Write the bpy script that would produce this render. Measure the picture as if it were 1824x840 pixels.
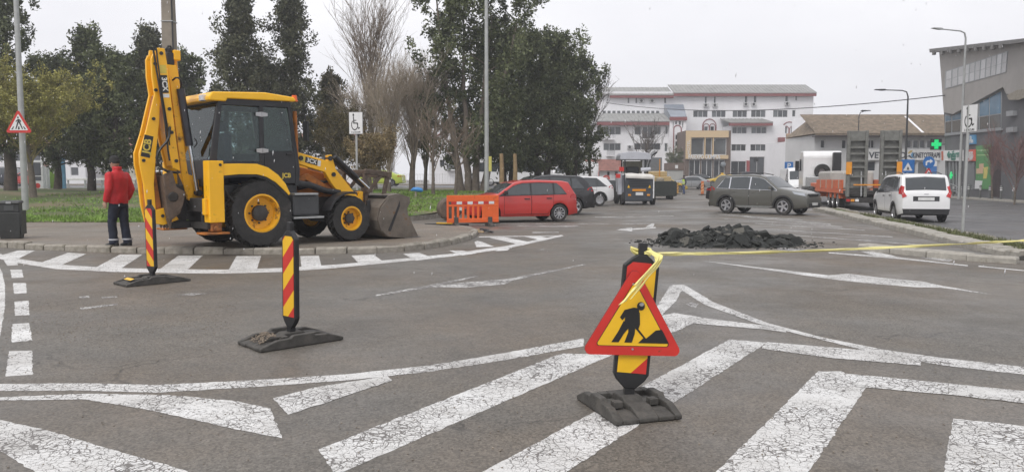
import bpy, bmesh, math, random
import numpy as np
from mathutils import Vector, Matrix
R = math.radians
S = bpy.context.scene
for o in list(bpy.data.objects): bpy.data.objects.remove(o)
# ---------------------------------------------------------------- camera
FPX, PITCH, CAMH = 1370.0, math.atan(100 / 1370), 1.5      # focal length in photo pixels, downward tilt, eye height
cam = bpy.data.objects.new('camera', bpy.data.cameras.new('camera'))
S.collection.objects.link(cam)
cam.location = (0, 0, CAMH); cam.rotation_euler = (math.pi / 2 - PITCH, 0, 0)
cam.data.sensor_width = 36; cam.data.lens = 36 * FPX / 1824
cam.data.clip_start = .05; cam.data.clip_end = 3000
S.camera = cam
# ---------------------------------------------------------------- overcast sky and soft sun
SUN_EL, SUN_AZ = R(52), R(-35)
w = bpy.data.worlds.new('World'); S.world = w; w.use_nodes = True
nt = w.node_tree; nt.nodes.clear()
def wn(t, **k):
    n = nt.nodes.new(t)
    for a, b in k.items(): setattr(n, a, b)
    return n
sky = wn('ShaderNodeTexSky', sky_type='NISHITA', sun_disc=False, sun_elevation=SUN_EL, sun_rotation=SUN_AZ, air_density=1.0, dust_density=4.0)
hs = wn('ShaderNodeHueSaturation'); hs.inputs['Saturation'].default_value = .25
tc = wn('ShaderNodeTexCoord'); mp = wn('ShaderNodeMapping'); mp.inputs['Scale'].default_value = (1, 1, 2.6)
cl = wn('ShaderNodeTexNoise'); cl.inputs['Scale'].default_value = 1.7; cl.inputs['Detail'].default_value = 5
cr = wn('ShaderNodeValToRGB')
cr.color_ramp.elements[0].position = .3; cr.color_ramp.elements[0].color = (6.35, 6.38, 6.85, 1)
cr.color_ramp.elements[1].position = .7; cr.color_ramp.elements[1].color = (8.1, 8.08, 8.4, 1)
mx = wn('ShaderNodeMixRGB'); mx.inputs[0].default_value = .9
bg = wn('ShaderNodeBackground'); bg.inputs['Strength'].default_value = .1
wo = wn('ShaderNodeOutputWorld')
for a, b in ((sky.outputs[0], hs.inputs['Color']), (tc.outputs['Generated'], mp.inputs[0]), (mp.outputs[0], cl.inputs[0]),
             (cl.outputs[0], cr.inputs[0]), (hs.outputs[0], mx.inputs[1]), (cr.outputs[0], mx.inputs[2]),
             (mx.outputs[0], bg.inputs[0]), (bg.outputs[0], wo.inputs[0])): nt.links.new(a, b)
sl = bpy.data.lights.new('sun', 'SUN'); sl.energy = 1.5; sl.angle = R(28); sl.color = (1, .97, .93)
so = bpy.data.objects.new('sun', sl); S.collection.objects.link(so)
sd = Vector((math.sin(SUN_AZ) * math.cos(SUN_EL), math.cos(SUN_AZ) * math.cos(SUN_EL) * -1, math.sin(SUN_EL)))
so.rotation_euler = sd.to_track_quat('Z', 'Y').to_euler()
S.view_settings.view_transform = 'Standard'; S.view_settings.look = 'None'
S.view_settings.exposure = 0.42; S.view_settings.gamma = 1
S.view_settings.use_curve_mapping = False
S.render.engine = 'CYCLES'
# ---------------------------------------------------------------- photo pixel -> direction / ground point
def ray(px, py):
    u, v = (px - 912) / FPX, (420 - py) / FPX
    return Vector((u, math.cos(PITCH) + v * math.sin(PITCH), -math.sin(PITCH) + v * math.cos(PITCH)))
def G(px, py, z=0.0):
    d = ray(px, py); t = (z - CAMH) / d.z
    return Vector((d.x * t, d.y * t, z))
def V(px, py, Y):
    d = ray(px, py); t = Y / d.y
    return Vector((d.x * t, Y, CAMH + d.z * t))
def PL(px, py, p, n):
    d = ray(px, py); c = Vector((0, 0, CAMH)); t = (p - c).dot(n) / d.dot(n)
    return c + d * t
def sstep(a, b, x):
    t = min(1, max(0, (x - a) / (b - a))); return t * t * (3 - 2 * t)
def park_z(x, y):       # the lawn climbs gently away from the pavement
    return .12 + .72 * sstep(25, 44, y) + .05 * math.sin(x * .35) * sstep(27, 34, y) * (1 - sstep(55, 60, y))
def lot_z(y): return .84 * sstep(66, 104, y)
# ---------------------------------------------------------------- materials
MATS = {}
def M(name, c=(.5, .5, .5), r=.6, metal=0, var=.12, sc=6., bump=0., bsc=60., coat=0, dirt=None, dsc=4., dth=.56, dsoft=.08, emit=None, rvar=0, spec=.5, strength=1.0):
    if name in MATS: return MATS[name]
    m = bpy.data.materials.new(name); m.use_nodes = True
    t = m.node_tree; N = t.nodes; b = N['Principled BSDF']; MATS[name] = m
    tc = N.new('ShaderNodeTexCoord'); co = tc.outputs['Object']
    b.inputs['Roughness'].default_value = r; b.inputs['Metallic'].default_value = metal
    b.inputs['Specular IOR Level'].default_value = spec
    if coat: b.inputs['Coat Weight'].default_value = coat; b.inputs['Coat Roughness'].default_value = .08
    nz = N.new('ShaderNodeTexNoise'); nz.inputs['Scale'].default_value = sc; nz.inputs['Detail'].default_value = 6
    nz.inputs['Roughness'].default_value = .65
    t.links.new(co, nz.inputs[0])
    rp = N.new('ShaderNodeValToRGB'); t.links.new(nz.outputs[0], rp.inputs[0])
    rp.color_ramp.elements[0].position = .3; rp.color_ramp.elements[1].position = .7
    rp.color_ramp.elements[0].color = tuple(x * (1 - var) for x in c) + (1,)
    rp.color_ramp.elements[1].color = tuple(min(1, x * (1 + var)) for x in c) + (1,)
    col = rp.outputs[0]
    if dirt:
        n2 = N.new('ShaderNodeTexNoise'); n2.inputs['Scale'].default_value = dsc; n2.inputs['Detail'].default_value = 9
        n2.inputs['Roughness'].default_value = .72; t.links.new(co, n2.inputs[0])
        mr = N.new('ShaderNodeMapRange'); mr.inputs[1].default_value = dth; mr.inputs[2].default_value = dth + dsoft
        t.links.new(n2.outputs[0], mr.inputs[0])
        mx = N.new('ShaderNodeMixRGB'); mx.inputs[2].default_value = tuple(dirt) + (1,)
        t.links.new(mr.outputs[0], mx.inputs[0]); t.links.new(col, mx.inputs[1]); col = mx.outputs[0]
        m2 = N.new('ShaderNodeMapRange'); m2.inputs[3].default_value = r; m2.inputs[4].default_value = .9
        t.links.new(mr.outputs[0], m2.inputs[0]); t.links.new(m2.outputs[0], b.inputs['Roughness'])
    elif rvar:
        m2 = N.new('ShaderNodeMapRange'); m2.inputs[1].default_value = .35; m2.inputs[2].default_value = .65
        m2.inputs[3].default_value = r - rvar; m2.inputs[4].default_value = r + rvar
        t.links.new(nz.outputs[0], m2.inputs[0]); t.links.new(m2.outputs[0], b.inputs['Roughness'])
    t.links.new(col, b.inputs['Base Color'])
    if bump:
        n3 = N.new('ShaderNodeTexNoise'); n3.inputs['Scale'].default_value = bsc; n3.inputs['Detail'].default_value = 5
        t.links.new(co, n3.inputs[0])
        bp = N.new('ShaderNodeBump'); bp.inputs['Strength'].default_value = bump; bp.inputs['Distance'].default_value = .02
        t.links.new(n3.outputs[0], bp.inputs['Height']); t.links.new(bp.outputs[0], b.inputs['Normal'])
    if emit:
        b.inputs['Emission Color'].default_value = tuple(emit) + (1,); b.inputs['Emission Strength'].default_value = strength
    return m
def glass_mat(name, tint, refl=.12):     # thin see-through pane
    if name in MATS: return MATS[name]
    m = bpy.data.materials.new(name); m.use_nodes = True; t = m.node_tree; N = t.nodes; N.clear(); MATS[name] = m
    tr = N.new('ShaderNodeBsdfTransparent'); tr.inputs[0].default_value = tuple(tint) + (1,)
    gl = N.new('ShaderNodeBsdfGlossy'); gl.inputs['Roughness'].default_value = .04; gl.inputs[0].default_value = (.9, .95, .95, 1)
    lw = N.new('ShaderNodeFresnel'); lw.inputs[0].default_value = 1.5
    ad = N.new('ShaderNodeMath'); ad.operation = 'ADD'; ad.inputs[1].default_value = refl; ad.use_clamp = True
    mx = N.new('ShaderNodeMixShader'); ou = N.new('ShaderNodeOutputMaterial')
    for a, b in ((lw.outputs[0], ad.inputs[0]), (ad.outputs[0], mx.inputs[0]), (tr.outputs[0], mx.inputs[1]), (gl.outputs[0], mx.inputs[2]), (mx.outputs[0], ou.inputs[0])): t.links.new(a, b)
    return m
# ---------------------------------------------------------------- mesh builder
class MB:
    def __init__(s): s.v = []; s.f = []; s.m = []
    def add(s, vs, fs, m=0):
        o = len(s.v); s.v += [tuple(v) for v in vs]; s.f += [tuple(i + o for i in f) for f in fs]; s.m += [m] * len(fs); return s
    def box(s, x0, x1, y0, y1, z0, z1, m=0):
        return s.add([(x0, y0, z0), (x1, y0, z0), (x1, y1, z0), (x0, y1, z0), (x0, y0, z1), (x1, y0, z1), (x1, y1, z1), (x0, y1, z1)],
                     [(0, 3, 2, 1), (4, 5, 6, 7), (0, 1, 5, 4), (1, 2, 6, 5), (2, 3, 7, 6), (3, 0, 4, 7)], m)
    def beam(s, p, q, w, h, m=0, up=(0, 0, 1), w2=None, h2=None):
        p, q = Vector(p), Vector(q); d = (q - p).normalized(); u = Vector(up)
        if abs(d.dot(u)) > .98: u = Vector((0, 1, 0))
        a = d.cross(u).normalized(); b = a.cross(d)
        w2 = w2 or w; h2 = h2 or h
        vs = [p + a * (i * w / 2) + b * (j * h / 2) for i, j in ((-1, -1), (1, -1), (1, 1), (-1, 1))] + [q + a * (i * w2 / 2) + b * (j * h2 / 2) for i, j in ((-1, -1), (1, -1), (1, 1), (-1, 1))]
        return s.add(vs, [(0, 3, 2, 1), (4, 5, 6, 7), (0, 1, 5, 4), (1, 2, 6, 5), (2, 3, 7, 6), (3, 0, 4, 7)], m)
    def cyl(s, p, q, r, r2=None, n=14, m=0, caps=True):
        return s.tube([p, q], [r, r if r2 is None else r2], n, m, caps)
    def tube(s, pts, r, n=8, m=0, caps=True):
        pts = [Vector(p) for p in pts]; k = len(pts); rs = r if isinstance(r, (list, tuple)) else [r] * k
        ref = None; vs = []
        for i in range(k):
            d = (pts[min(i + 1, k - 1)] - pts[max(i - 1, 0)]).normalized()
            if ref is None: ref = Vector((0, 0, 1)) if abs(d.z) < .9 else Vector((1, 0, 0))
            a = d.cross(ref); 
            if a.length < 1e-4: a = d.orthogonal()
            a.normalize(); b = a.cross(d).normalized(); ref = b
            for j in range(n):
                t = 2 * math.pi * j / n; vs.append(pts[i] + (a * math.cos(t) + b * math.sin(t)) * rs[i])
        fs = [(i * n + j, i * n + (j + 1) % n, (i + 1) * n + (j + 1) % n, (i + 1) * n + j) for i in range(k - 1) for j in range(n)]
        if caps: fs += [tuple(range(n - 1, -1, -1)), tuple((k - 1) * n + j for j in range(n))]
        return s.add(vs, fs, m)
    def loft(s, rings, m=0, caps=True, closed=True):
        n = len(rings[0]); vs = [p for r in rings for p in r]; e = n if closed else n - 1
        fs = [(i * n + j, i * n + (j + 1) % n, (i + 1) * n + (j + 1) % n, (i + 1) * n + j) for i in range(len(rings) - 1) for j in range(e)]
        if caps: fs += [tuple(range(n - 1, -1, -1)), tuple((len(rings) - 1) * n + j for j in range(n))]
        return s.add(vs, fs, m)
    def prism(s, poly, a, b, axis='y', m=0):
        f = {'y': lambda p, t: (p[0], t, p[1]), 'x': lambda p, t: (t, p[0], p[1]), 'z': lambda p, t: (p[0], p[1], t)}[axis]
        n = len(poly)
        return s.add([f(p, a) for p in poly] + [f(p, b) for p in poly], [tuple(range(n)), tuple(range(2 * n - 1, n - 1, -1))] + [(i, i + n, (i + 1) % n + n, (i + 1) % n) for i in range(n)], m)
    def lathe(s, prof, c=(0, 0, 0), axis='y', n=24, m=0):
        vs = []
        for r, h in prof:
            for j in range(n):
                t = 2 * math.pi * j / n; a, b = r * math.cos(t), r * math.sin(t)
                p = {'y': (a, h, b), 'z': (a, b, h), 'x': (h, a, b)}[axis]
                vs.append((p[0] + c[0], p[1] + c[1], p[2] + c[2]))
        k = len(prof)
        fs = [(i * n + j, i * n + (j + 1) % n, (i + 1) * n + (j + 1) % n, (i + 1) * n + j) for i in range(k - 1) for j in range(n)]
        return s.add(vs, fs, m)
    def sphere(s, c, r, n=10, k=6, m=0):
        rr = r if isinstance(r, (tuple, list)) else (r, r, r)
        vs = [(c[0] + rr[0] * math.sin(math.pi * i / k) * math.cos(2 * math.pi * j / n), c[1] + rr[1] * math.sin(math.pi * i / k) * math.sin(2 * math.pi * j / n), c[2] + rr[2] * math.cos(math.pi * i / k)) for i in range(1, k) for j in range(n)]
        o = len(vs); vs += [(c[0], c[1], c[2] + rr[2]), (c[0], c[1], c[2] - rr[2])]
        fs = [(i * n + j, (i + 1) * n + j, (i + 1) * n + (j + 1) % n, i * n + (j + 1) % n) for i in range(k - 2) for j in range(n)]
        fs += [(o, j, (j + 1) % n) for j in range(n)] + [(o + 1, (k - 2) * n + (j + 1) % n, (k - 2) * n + j) for j in range(n)]
        return s.add(vs, fs, m)
    def xf(s, mat):
        s.v = [tuple(mat @ Vector(v)) for v in s.v]; return s
    def mesh(s, name, mats, smooth=None):
        me = bpy.data.meshes.new(name); me.from_pydata(s.v, [], s.f)
        for m in (mats if isinstance(mats, (list, tuple)) else [mats]):
            if m: me.materials.append(m)
        if len(me.materials) > 1: me.polygons.foreach_set('material_index', s.m)
        bm = bmesh.new(); bm.from_mesh(me); bmesh.ops.recalc_face_normals(bm, faces=bm.faces); bm.to_mesh(me); bm.free()
        if smooth: me.shade_smooth(); me.set_sharp_from_angle(angle=R(smooth))
        me.update(); return me
    def build(s, name, mats, parent=None, smooth=None, bevel=0, loc=None, rz=0):
        return link(name, s.mesh(name, mats, smooth), parent, bevel, loc, rz)
def link(name, me, parent=None, bevel=0, loc=None, rz=0):
    o = bpy.data.objects.new(name, me); S.collection.objects.link(o)
    if parent: o.parent = parent
    if loc is not None: o.location = loc
    if rz: o.rotation_euler.z = rz
    if bevel:
        b = o.modifiers.new('edge', 'BEVEL'); b.width = bevel; b.segments = 2; b.limit_method = 'ANGLE'; b.angle_limit = R(40); b.harden_normals = False
    return o
def tag(o, label, cat, group=None):
    o['label'] = label; o['category'] = cat
    if group: o['group'] = group
    return o
def thing(name, label, cat, loc=(0, 0, 0), rz=0, group=None):
    o = bpy.data.objects.new(name, None); S.collection.objects.link(o); o.empty_display_size = .3
    o.location = loc; o.rotation_euler.z = rz
    return tag(o, label, cat, group)
def struct(o): o['kind'] = 'structure'; return o
def stuff(o): o['kind'] = 'stuff'; return o
def dup(o, parent=None):
    c = o.copy(); S.collection.objects.link(c)
    if parent: c.parent = parent
    for ch in list(o.children): dup(ch, c)
    return c
def text(name, s, size, m, parent, mat4, ext=.002, sx=1.0, bold=0.0):
    cu = bpy.data.curves.new(name, 'FONT'); cu.body = s; cu.size = size; cu.align_x = 'CENTER'; cu.align_y = 'CENTER'; cu.extrude = ext; cu.offset = bold
    to = bpy.data.objects.new(name, cu); me = bpy.data.meshes.new_from_object(to)
    bpy.data.objects.remove(to); bpy.data.curves.remove(cu)
    me.materials.clear(); me.materials.append(m)
    o = bpy.data.objects.new(name, me); S.collection.objects.link(o); o.parent = parent
    o.matrix_local = mat4 @ Matrix.Diagonal((sx, 1, 1, 1))
    return o
def frame(o, x, y):      # matrix whose local x / y axes run along the given vectors
    x = Vector(x).normalized(); y = Vector(y); y = (y - x * y.dot(x)).normalized(); z = x.cross(y); o = Vector(o)
    return Matrix(((x.x, y.x, z.x, o.x), (x.y, y.y, z.y, o.y), (x.z, y.z, z.z, o.z), (0, 0, 0, 1)))
FRONT = lambda o: frame(o, (1, 0, 0), (0, 0, 1))     # writing that faces -Y
def arr_obj(name, verts, faces, m, parent=None):     # big numpy meshes, all faces with the same corner count
    me = bpy.data.meshes.new(name); n, k = faces.shape
    me.vertices.add(len(verts)); me.vertices.foreach_set('co', verts.astype(np.float32).ravel())
    me.loops.add(n * k); me.loops.foreach_set('vertex_index', faces.astype(np.int32).ravel())
    me.polygons.add(n); me.polygons.foreach_set('loop_start', np.arange(0, n * k, k, dtype=np.int32))
    me.update(calc_edges=True); me.validate(); me.materials.append(m)
    return link(name, me, parent)
WHITE = M('white_plastic', (.75, .75, .75), .45); BLACK = M('black_plastic', (.018, .018, .02), .5, var=.3)
RUBBER = M('rubber', (.066, .062, .056), .8, var=.35, sc=12, bump=.3, dirt=(.12, .105, .09), dsc=3, dth=.56, dsoft=.25)
STEEL = M('galvanised_steel', (.42, .43, .43), .5, .7, var=.15, sc=9); DARKM = M('dark_metal', (.04, .04, .042), .5, .4)
# ================================================================= SETTING
def asphalt(name, base, tint, wet=.5, sc=1.0):
    m = bpy.data.materials.new(name); m.use_nodes = True; t = m.node_tree; N = t.nodes; b = N['Principled BSDF']
    tc = N.new('ShaderNodeTexCoord'); co = tc.outputs['Object']
    def noise(s, d=6, ro=.6):
        n = N.new('ShaderNodeTexNoise'); n.inputs['Scale'].default_value = s; n.inputs['Detail'].default_value = d; n.inputs['Roughness'].default_value = ro
        t.links.new(co, n.inputs[0]); return n.outputs[0]
    def ramp(i, p0, p1, c0, c1):
        r = N.new('ShaderNodeValToRGB'); r.color_ramp.elements[0].position = p0; r.color_ramp.elements[1].position = p1
        r.color_ramp.elements[0].color = c0; r.color_ramp.elements[1].color = c1; t.links.new(i, r.inputs[0]); return r.outputs[0]
    def mix(f, a, bb, mode='MIX', fac=None):
        x = N.new('ShaderNodeMixRGB'); x.blend_type = mode
        if f is None: x.inputs[0].default_value = fac
        else: t.links.new(f, x.inputs[0])
        for i, q in ((1, a), (2, bb)):
            if isinstance(q, tuple): x.inputs[i].default_value = q
            else: t.links.new(q, x.inputs[i])
        return x.outputs[0]
    c = lambda k: tuple(x * k for x in base) + (1,)
    vo = N.new('ShaderNodeTexVoronoi'); vo.inputs['Scale'].default_value = 75 * sc; t.links.new(co, vo.inputs[0])
    g = ramp(vo.outputs['Color'], .15, .95, c(.36), c(2.1))                     # stones of the aggregate
    f = ramp(noise(260 * sc, 3), .36, .68, c(.28), c(1.95))
    col = mix(None, g, f, 'MIX', .5)
    col = mix(ramp(noise(.22, 7, .62), .42, .66, (0, 0, 0, 1), (1, 1, 1, 1)), col, mix(None, col, tint, 'MULTIPLY', 1.0))   # brown silt areas
    lg = ramp(noise(.9, 8, .7), .3, .72, (.78, .78, .78, 1), (1.18, 1.17, 1.15, 1)); col = mix(None, col, lg, 'MULTIPLY', 1.0)
    st = ramp(noise(4.5, 6, .75), .60, .72, (0, 0, 0, 1), (.6, .6, .6, 1)); col = mix(st, col, c(.55))           # oil and damp spots
    # hairline cracks
    mpn = N.new('ShaderNodeVectorMath'); mpn.operation = 'ADD'
    nn = N.new('ShaderNodeTexNoise'); nn.inputs['Scale'].default_value = 1.2; nn.inputs['Detail'].default_value = 6; t.links.new(co, nn.inputs[0])
    ms = N.new('ShaderNodeVectorMath'); ms.operation = 'SCALE'; ms.inputs['Scale'].default_value = 1.1
    t.links.new(nn.outputs['Color'], ms.inputs[0]); t.links.new(co, mpn.inputs[0]); t.links.new(ms.outputs[0], mpn.inputs[1])
    ve = N.new('ShaderNodeTexVoronoi'); ve.feature = 'DISTANCE_TO_EDGE'; ve.inputs['Scale'].default_value = .35; t.links.new(mpn.outputs[0], ve.inputs[0])
    ck = ramp(ve.outputs['Distance'], .0015, .005, (.75, .75, .75, 1), (0, 0, 0, 1)); 
    ckm = mix(ramp(noise(.4, 3), .45, .6, (0, 0, 0, 1), (1, 1, 1, 1)), (0, 0, 0, 1), ck)
    col = mix(ckm, col, c(.25))
    t.links.new(col, b.inputs['Base Color'])
    wr = N.new('ShaderNodeMapRange'); wr.inputs[1].default_value = .36; wr.inputs[2].default_value = .62
    wr.inputs[3].default_value = .60 - .32 * wet; wr.inputs[4].default_value = .8; t.links.new(noise(.35, 8, .66), wr.inputs[0])
    t.links.new(wr.outputs[0], b.inputs['Roughness'])
    bp = N.new('ShaderNodeBump'); bp.inputs['Strength'].default_value = .55; bp.inputs['Distance'].default_value = .006
    hgt = mix(None, f, g, 'MIX', .5); t.links.new(hgt, bp.inputs['Height']); t.links.new(bp.outputs[0], b.inputs['Normal'])
    MATS[name] = m; return m
ASPH = asphalt('asphalt', (.122, .113, .100), (1.0, .87, .74, 1), wet=.85)
ASPH2 = asphalt('asphalt_pavement', (.17, .15, .125), (1.0, .88, .8, 1), wet=.4)
ROADM = asphalt('asphalt_road', (.10, .098, .1), (1, .95, .9, 1), wet=.7)
def road_paint(name, wear=.5, crack=7.0, cw=.03):
    m = bpy.data.materials.new(name); m.use_nodes = True; t = m.node_tree; N = t.nodes; b = N['Principled BSDF']
    co = N.new('ShaderNodeTexCoord').outputs['Object']
    n1 = N.new('ShaderNodeTexNoise'); n1.inputs['Scale'].default_value = 5; n1.inputs['Detail'].default_value = 6; t.links.new(co, n1.inputs[0])
    sc = N.new('ShaderNodeVectorMath'); sc.operation = 'SCALE'; sc.inputs['Scale'].default_value = .16; t.links.new(n1.outputs['Color'], sc.inputs[0])
    ad = N.new('ShaderNodeVectorMath'); ad.operation = 'ADD'; t.links.new(co, ad.inputs[0]); t.links.new(sc.outputs[0], ad.inputs[1])
    fac = None
    for s, wd in ((crack, cw), (crack * 2.3, cw * 1.1)):
        ve = N.new('ShaderNodeTexVoronoi'); ve.feature = 'DISTANCE_TO_EDGE'; ve.inputs['Scale'].default_value = s; t.links.new(ad.outputs[0], ve.inputs[0])
        # crack width varies from place to place
        nv = N.new('ShaderNodeTexNoise'); nv.inputs['Scale'].default_value = 2.2; nv.inputs['Detail'].default_value = 4; t.links.new(co, nv.inputs[0])
        mm = N.new('ShaderNodeMapRange'); mm.inputs[1].default_value = .35; mm.inputs[2].default_value = .68; mm.inputs[3].default_value = .15 * wd; mm.inputs[4].default_value = 2.4 * wd; t.links.new(nv.outputs[0], mm.inputs[0])
        lt = N.new('ShaderNodeMath'); lt.operation = 'LESS_THAN'; t.links.new(ve.outputs['Distance'], lt.inputs[0]); t.links.new(mm.outputs[0], lt.inputs[1])
        if fac is None: fac = lt.outputs[0]
        else:
            q = N.new('ShaderNodeMath'); q.operation = 'MAXIMUM'; t.links.new(fac, q.inputs[0]); t.links.new(lt.outputs[0], q.inputs[1]); fac = q.outputs[0]
    n2 = N.new('ShaderNodeTexNoise'); n2.inputs['Scale'].default_value = 42; n2.inputs['Detail'].default_value = 5; n2.inputs['Roughness'].default_value = .7; t.links.new(co, n2.inputs[0])
    n3 = N.new('ShaderNodeTexNoise'); n3.inputs['Scale'].default_value = 1.3; n3.inputs['Detail'].default_value = 6; n3.inputs['Roughness'].default_value = .7; t.links.new(co, n3.inputs[0])
    aw = N.new('ShaderNodeMath'); aw.operation = 'ADD'; t.links.new(n2.outputs[0], aw.inputs[0]); t.links.new(n3.outputs[0], aw.inputs[1])
    wr = N.new('ShaderNodeMapRange'); wr.inputs[1].default_value = 1.32 - .28 * wear; wr.inputs[2].default_value = 1.40 - .28 * wear; t.links.new(aw.outputs[0], wr.inputs[0])
    q = N.new('ShaderNodeMath'); q.operation = 'MAXIMUM'; t.links.new(fac, q.inputs[0]); t.links.new(wr.outputs[0], q.inputs[1]); fac = q.outputs[0]
    r = N.new('ShaderNodeValToRGB'); r.color_ramp.elements[0].position = .35; r.color_ramp.elements[1].position = .7
    r.color_ramp.elements[0].color = (.50, .49, .47, 1); r.color_ramp.elements[1].color = (.76, .76, .75, 1); t.links.new(n3.outputs[0], r.inputs[0])
    mx = N.new('ShaderNodeMixRGB'); t.links.new(fac, mx.inputs[0]); t.links.new(r.outputs[0], mx.inputs[1]); mx.inputs[2].default_value = (.15, .14, .132, 1)
    t.links.new(mx.outputs[0], b.inputs['Base Color']); b.inputs['Roughness'].default_value = .6
    inv = N.new('ShaderNodeMath'); inv.operation = 'SUBTRACT'; inv.inputs[0].default_value = 1; t.links.new(fac, inv.inputs[1])
    bp = N.new('ShaderNodeBump'); bp.inputs['Strength'].default_value = .6; bp.inputs['Distance'].default_value = .004; t.links.new(inv.outputs[0], bp.inputs['Height']); t.links.new(bp.outputs[0], b.inputs['Normal'])
    return m
PAINT = road_paint('road_paint_cracked', .62, 13, .026); PAINT_OLD = road_paint('road_paint_worn', 1.15, 9, .06); PAINT_NEW = road_paint('road_paint_fresh', .22, 8, .012)

# the ground: one sheet to the horizon; flat lot, slow rise towards the cross street
ys = [-12, -4, 0, 3, 6, 10, 15, 20, 26, 34, 44, 55, 66] + [66 + 38 * i / 12 for i in range(1, 13)] + [115, 140, 200, 400, 1500]
xs = [-1500, -300, -90, -40, -20, -10, -5, 0, 5, 10, 20, 40, 90, 300, 1500]
g = MB(); g.add([(x, y, lot_z(y)) for y in ys for x in xs], [(j * len(xs) + i, j * len(xs) + i + 1, (j + 1) * len(xs) + i + 1, (j + 1) * len(xs) + i) for j in range(len(ys) - 1) for i in range(len(xs) - 1)])
struct(g.build('ground', ASPH, smooth=60))

# ---- left pavement, its kerb stones and the lawn behind it
kerb_px = [(-260, 425), (-120, 432), (0, 440), (60, 444), (120, 447), (200, 450), (300, 452), (450, 453), (600, 452), (690, 450), (750, 445), (800, 437), (835, 428), (852, 419), (850, 413), (832, 409), (800, 408)]
kerb = [G(*p) for p in kerb_px]
LAWN_E = [Vector((-60, 24.5)), Vector((-17, 24.8)), Vector((-7.5, 25.3)), Vector((-4.3, 26.6)), Vector((-3.1, 29.5)), Vector((-1.2, 35.5)), Vector((1.3, 44)), Vector((4.6, 56)), Vector((6.2, 61))]   # lawn edge: along the pavement, then along the parked cars
def resample(pts, step):
    out = [pts[0].copy()]; acc = 0
    for a, b in zip(pts, pts[1:]):
        l = (b - a).length; t = step - acc
        while t <= l: out.append(a + (b - a) * (t / l)); t += step
        acc = (acc + l) % step
    return out
CONC = M('kerb_concrete', (.30, .275, .235), .85, var=.28, sc=7, bump=.6, bsc=45, dirt=(.13, .12, .085), dsc=2.2, dth=.52, dsoft=.2)
CONC2 = M('slab_concrete', (.36, .34, .30), .85, var=.25, sc=6, bump=.6, bsc=45, dirt=(.17, .15, .11), dsc=2.5, dth=.54, dsoft=.15)
def smooth_line(pts, it=2):
    for _ in range(it):
        q = [pts[0]]
        for a, b in zip(pts, pts[1:]): q += [a * .75 + b * .25, a * .25 + b * .75]
        pts = q + [pts[-1]]
    return pts
kl = smooth_line(kerb)
pav = [(p.x, p.y) for p in kl]
# inner side pulled slightly under the kerb stones; behind, the sheet runs under the lawn edge
cx = Vector((-6, 21, 0))
inner = []
for i, p in enumerate(kl):
    d = (kl[min(i + 1, len(kl) - 1)] - kl[max(i - 1, 0)]).normalized(); nrm = Vector((-d.y, d.x, 0)); inner.append(p + nrm * .1)
poly = [(p.x, p.y) for p in inner] + [(-3.2, 24.4), (-3.6, 26.0), (-4.6, 27.4), (-8, 26.6), (-17, 26.0), (-60, 25.5)]
pm = MB(); pm.prism(poly, .004, .118, 'z'); struct(pm.build('pavement', ASPH2))
def kerb_run(name, pts, step, wd, h, m, jit, parent=None, z0=0.0, inward=1, seed=1, lie=.02):
    rnd = random.Random(seed); st = resample(pts, step); root = None
    if parent is None:
        root = bpy.data.objects.new(name, None); S.collection.objects.link(root); root['kind'] = 'structure'; parent = root
    for a, b in zip(st, st[1:]):
        d = (b - a); L = d.length; d.normalize(); n = Vector((-d.y, d.x, 0)) * inward
        hh = h + rnd.uniform(-jit, jit); off = rnd.uniform(-jit, jit) * .8
        k = MB(); g0, g1 = rnd.uniform(.006, .02), L - rnd.uniform(.006, .02)
        jz = lambda: rnd.uniform(-jit, jit) * .5
        bt = [(g0, 0), (g1, 0), (g1, wd), (g0, wd)]
        top = [(g0 + rnd.uniform(0, .04), .02 + rnd.uniform(0, jit)), (g1 - rnd.uniform(0, .04), .02 + rnd.uniform(0, jit)), (g1 - .01, wd - .01), (g0 + .01, wd - .01)]
        mid = [(g0, 0.0), (g1, 0.0), (g1, wd), (g0, wd)]
        vs = []
        for ring, z in ((bt, z0 - .03), (mid, z0 + hh * .78), (top, z0 + hh)):
            for (u, v) in ring:
                q = d * u + n * (v + off); vs.append((q.x, q.y, z + (jz() if z > z0 else 0)))
        k.loft([vs[0:4], vs[4:8], vs[8:12]])
        k.build('kerb_stone', m, parent, loc=(a.x, a.y, 0), smooth=None)
    return root
kerb_run('pavement_kerb', kl, .62, .2, .125, CONC, .022, seed=4)
# ---- lawn: grid clipped to the left of its edge line
def edge_x(y):
    e = LAWN_E
    if y <= e[0].y: return -60
    for a, b in zip(e[3:], e[4:]):
        if y <= b.y and y >= a.y: return a.x + (b.x - a.x) * (y - a.y) / (b.y - a.y)
    return None
lm = MB(); rows = []
yrow = [24.6 + i * .8 for i in range(46)]
for y in yrow:
    xr = edge_x(y)
    if y < 26.6:   # front boundary slants
        xr = {True: -17 + (y - 24.8) / .5 * 9.5, False: -7.5 + (y - 25.3) / 1.3 * 3.2}[y < 25.3]
    row = []
    for i in range(40):
        x = -75 + (xr + 75) * (i / 39) ** .55
        row.append((x, y, park_z(x, y) + .012))
    rows.append(row)
vs = [p for r in rows for p in r]
lm.add(vs, [(j * 40 + i, j * 40 + i + 1, (j + 1) * 40 + i + 1, (j + 1) * 40 + i) for j in range(len(rows) - 1) for i in range(39)])
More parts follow.
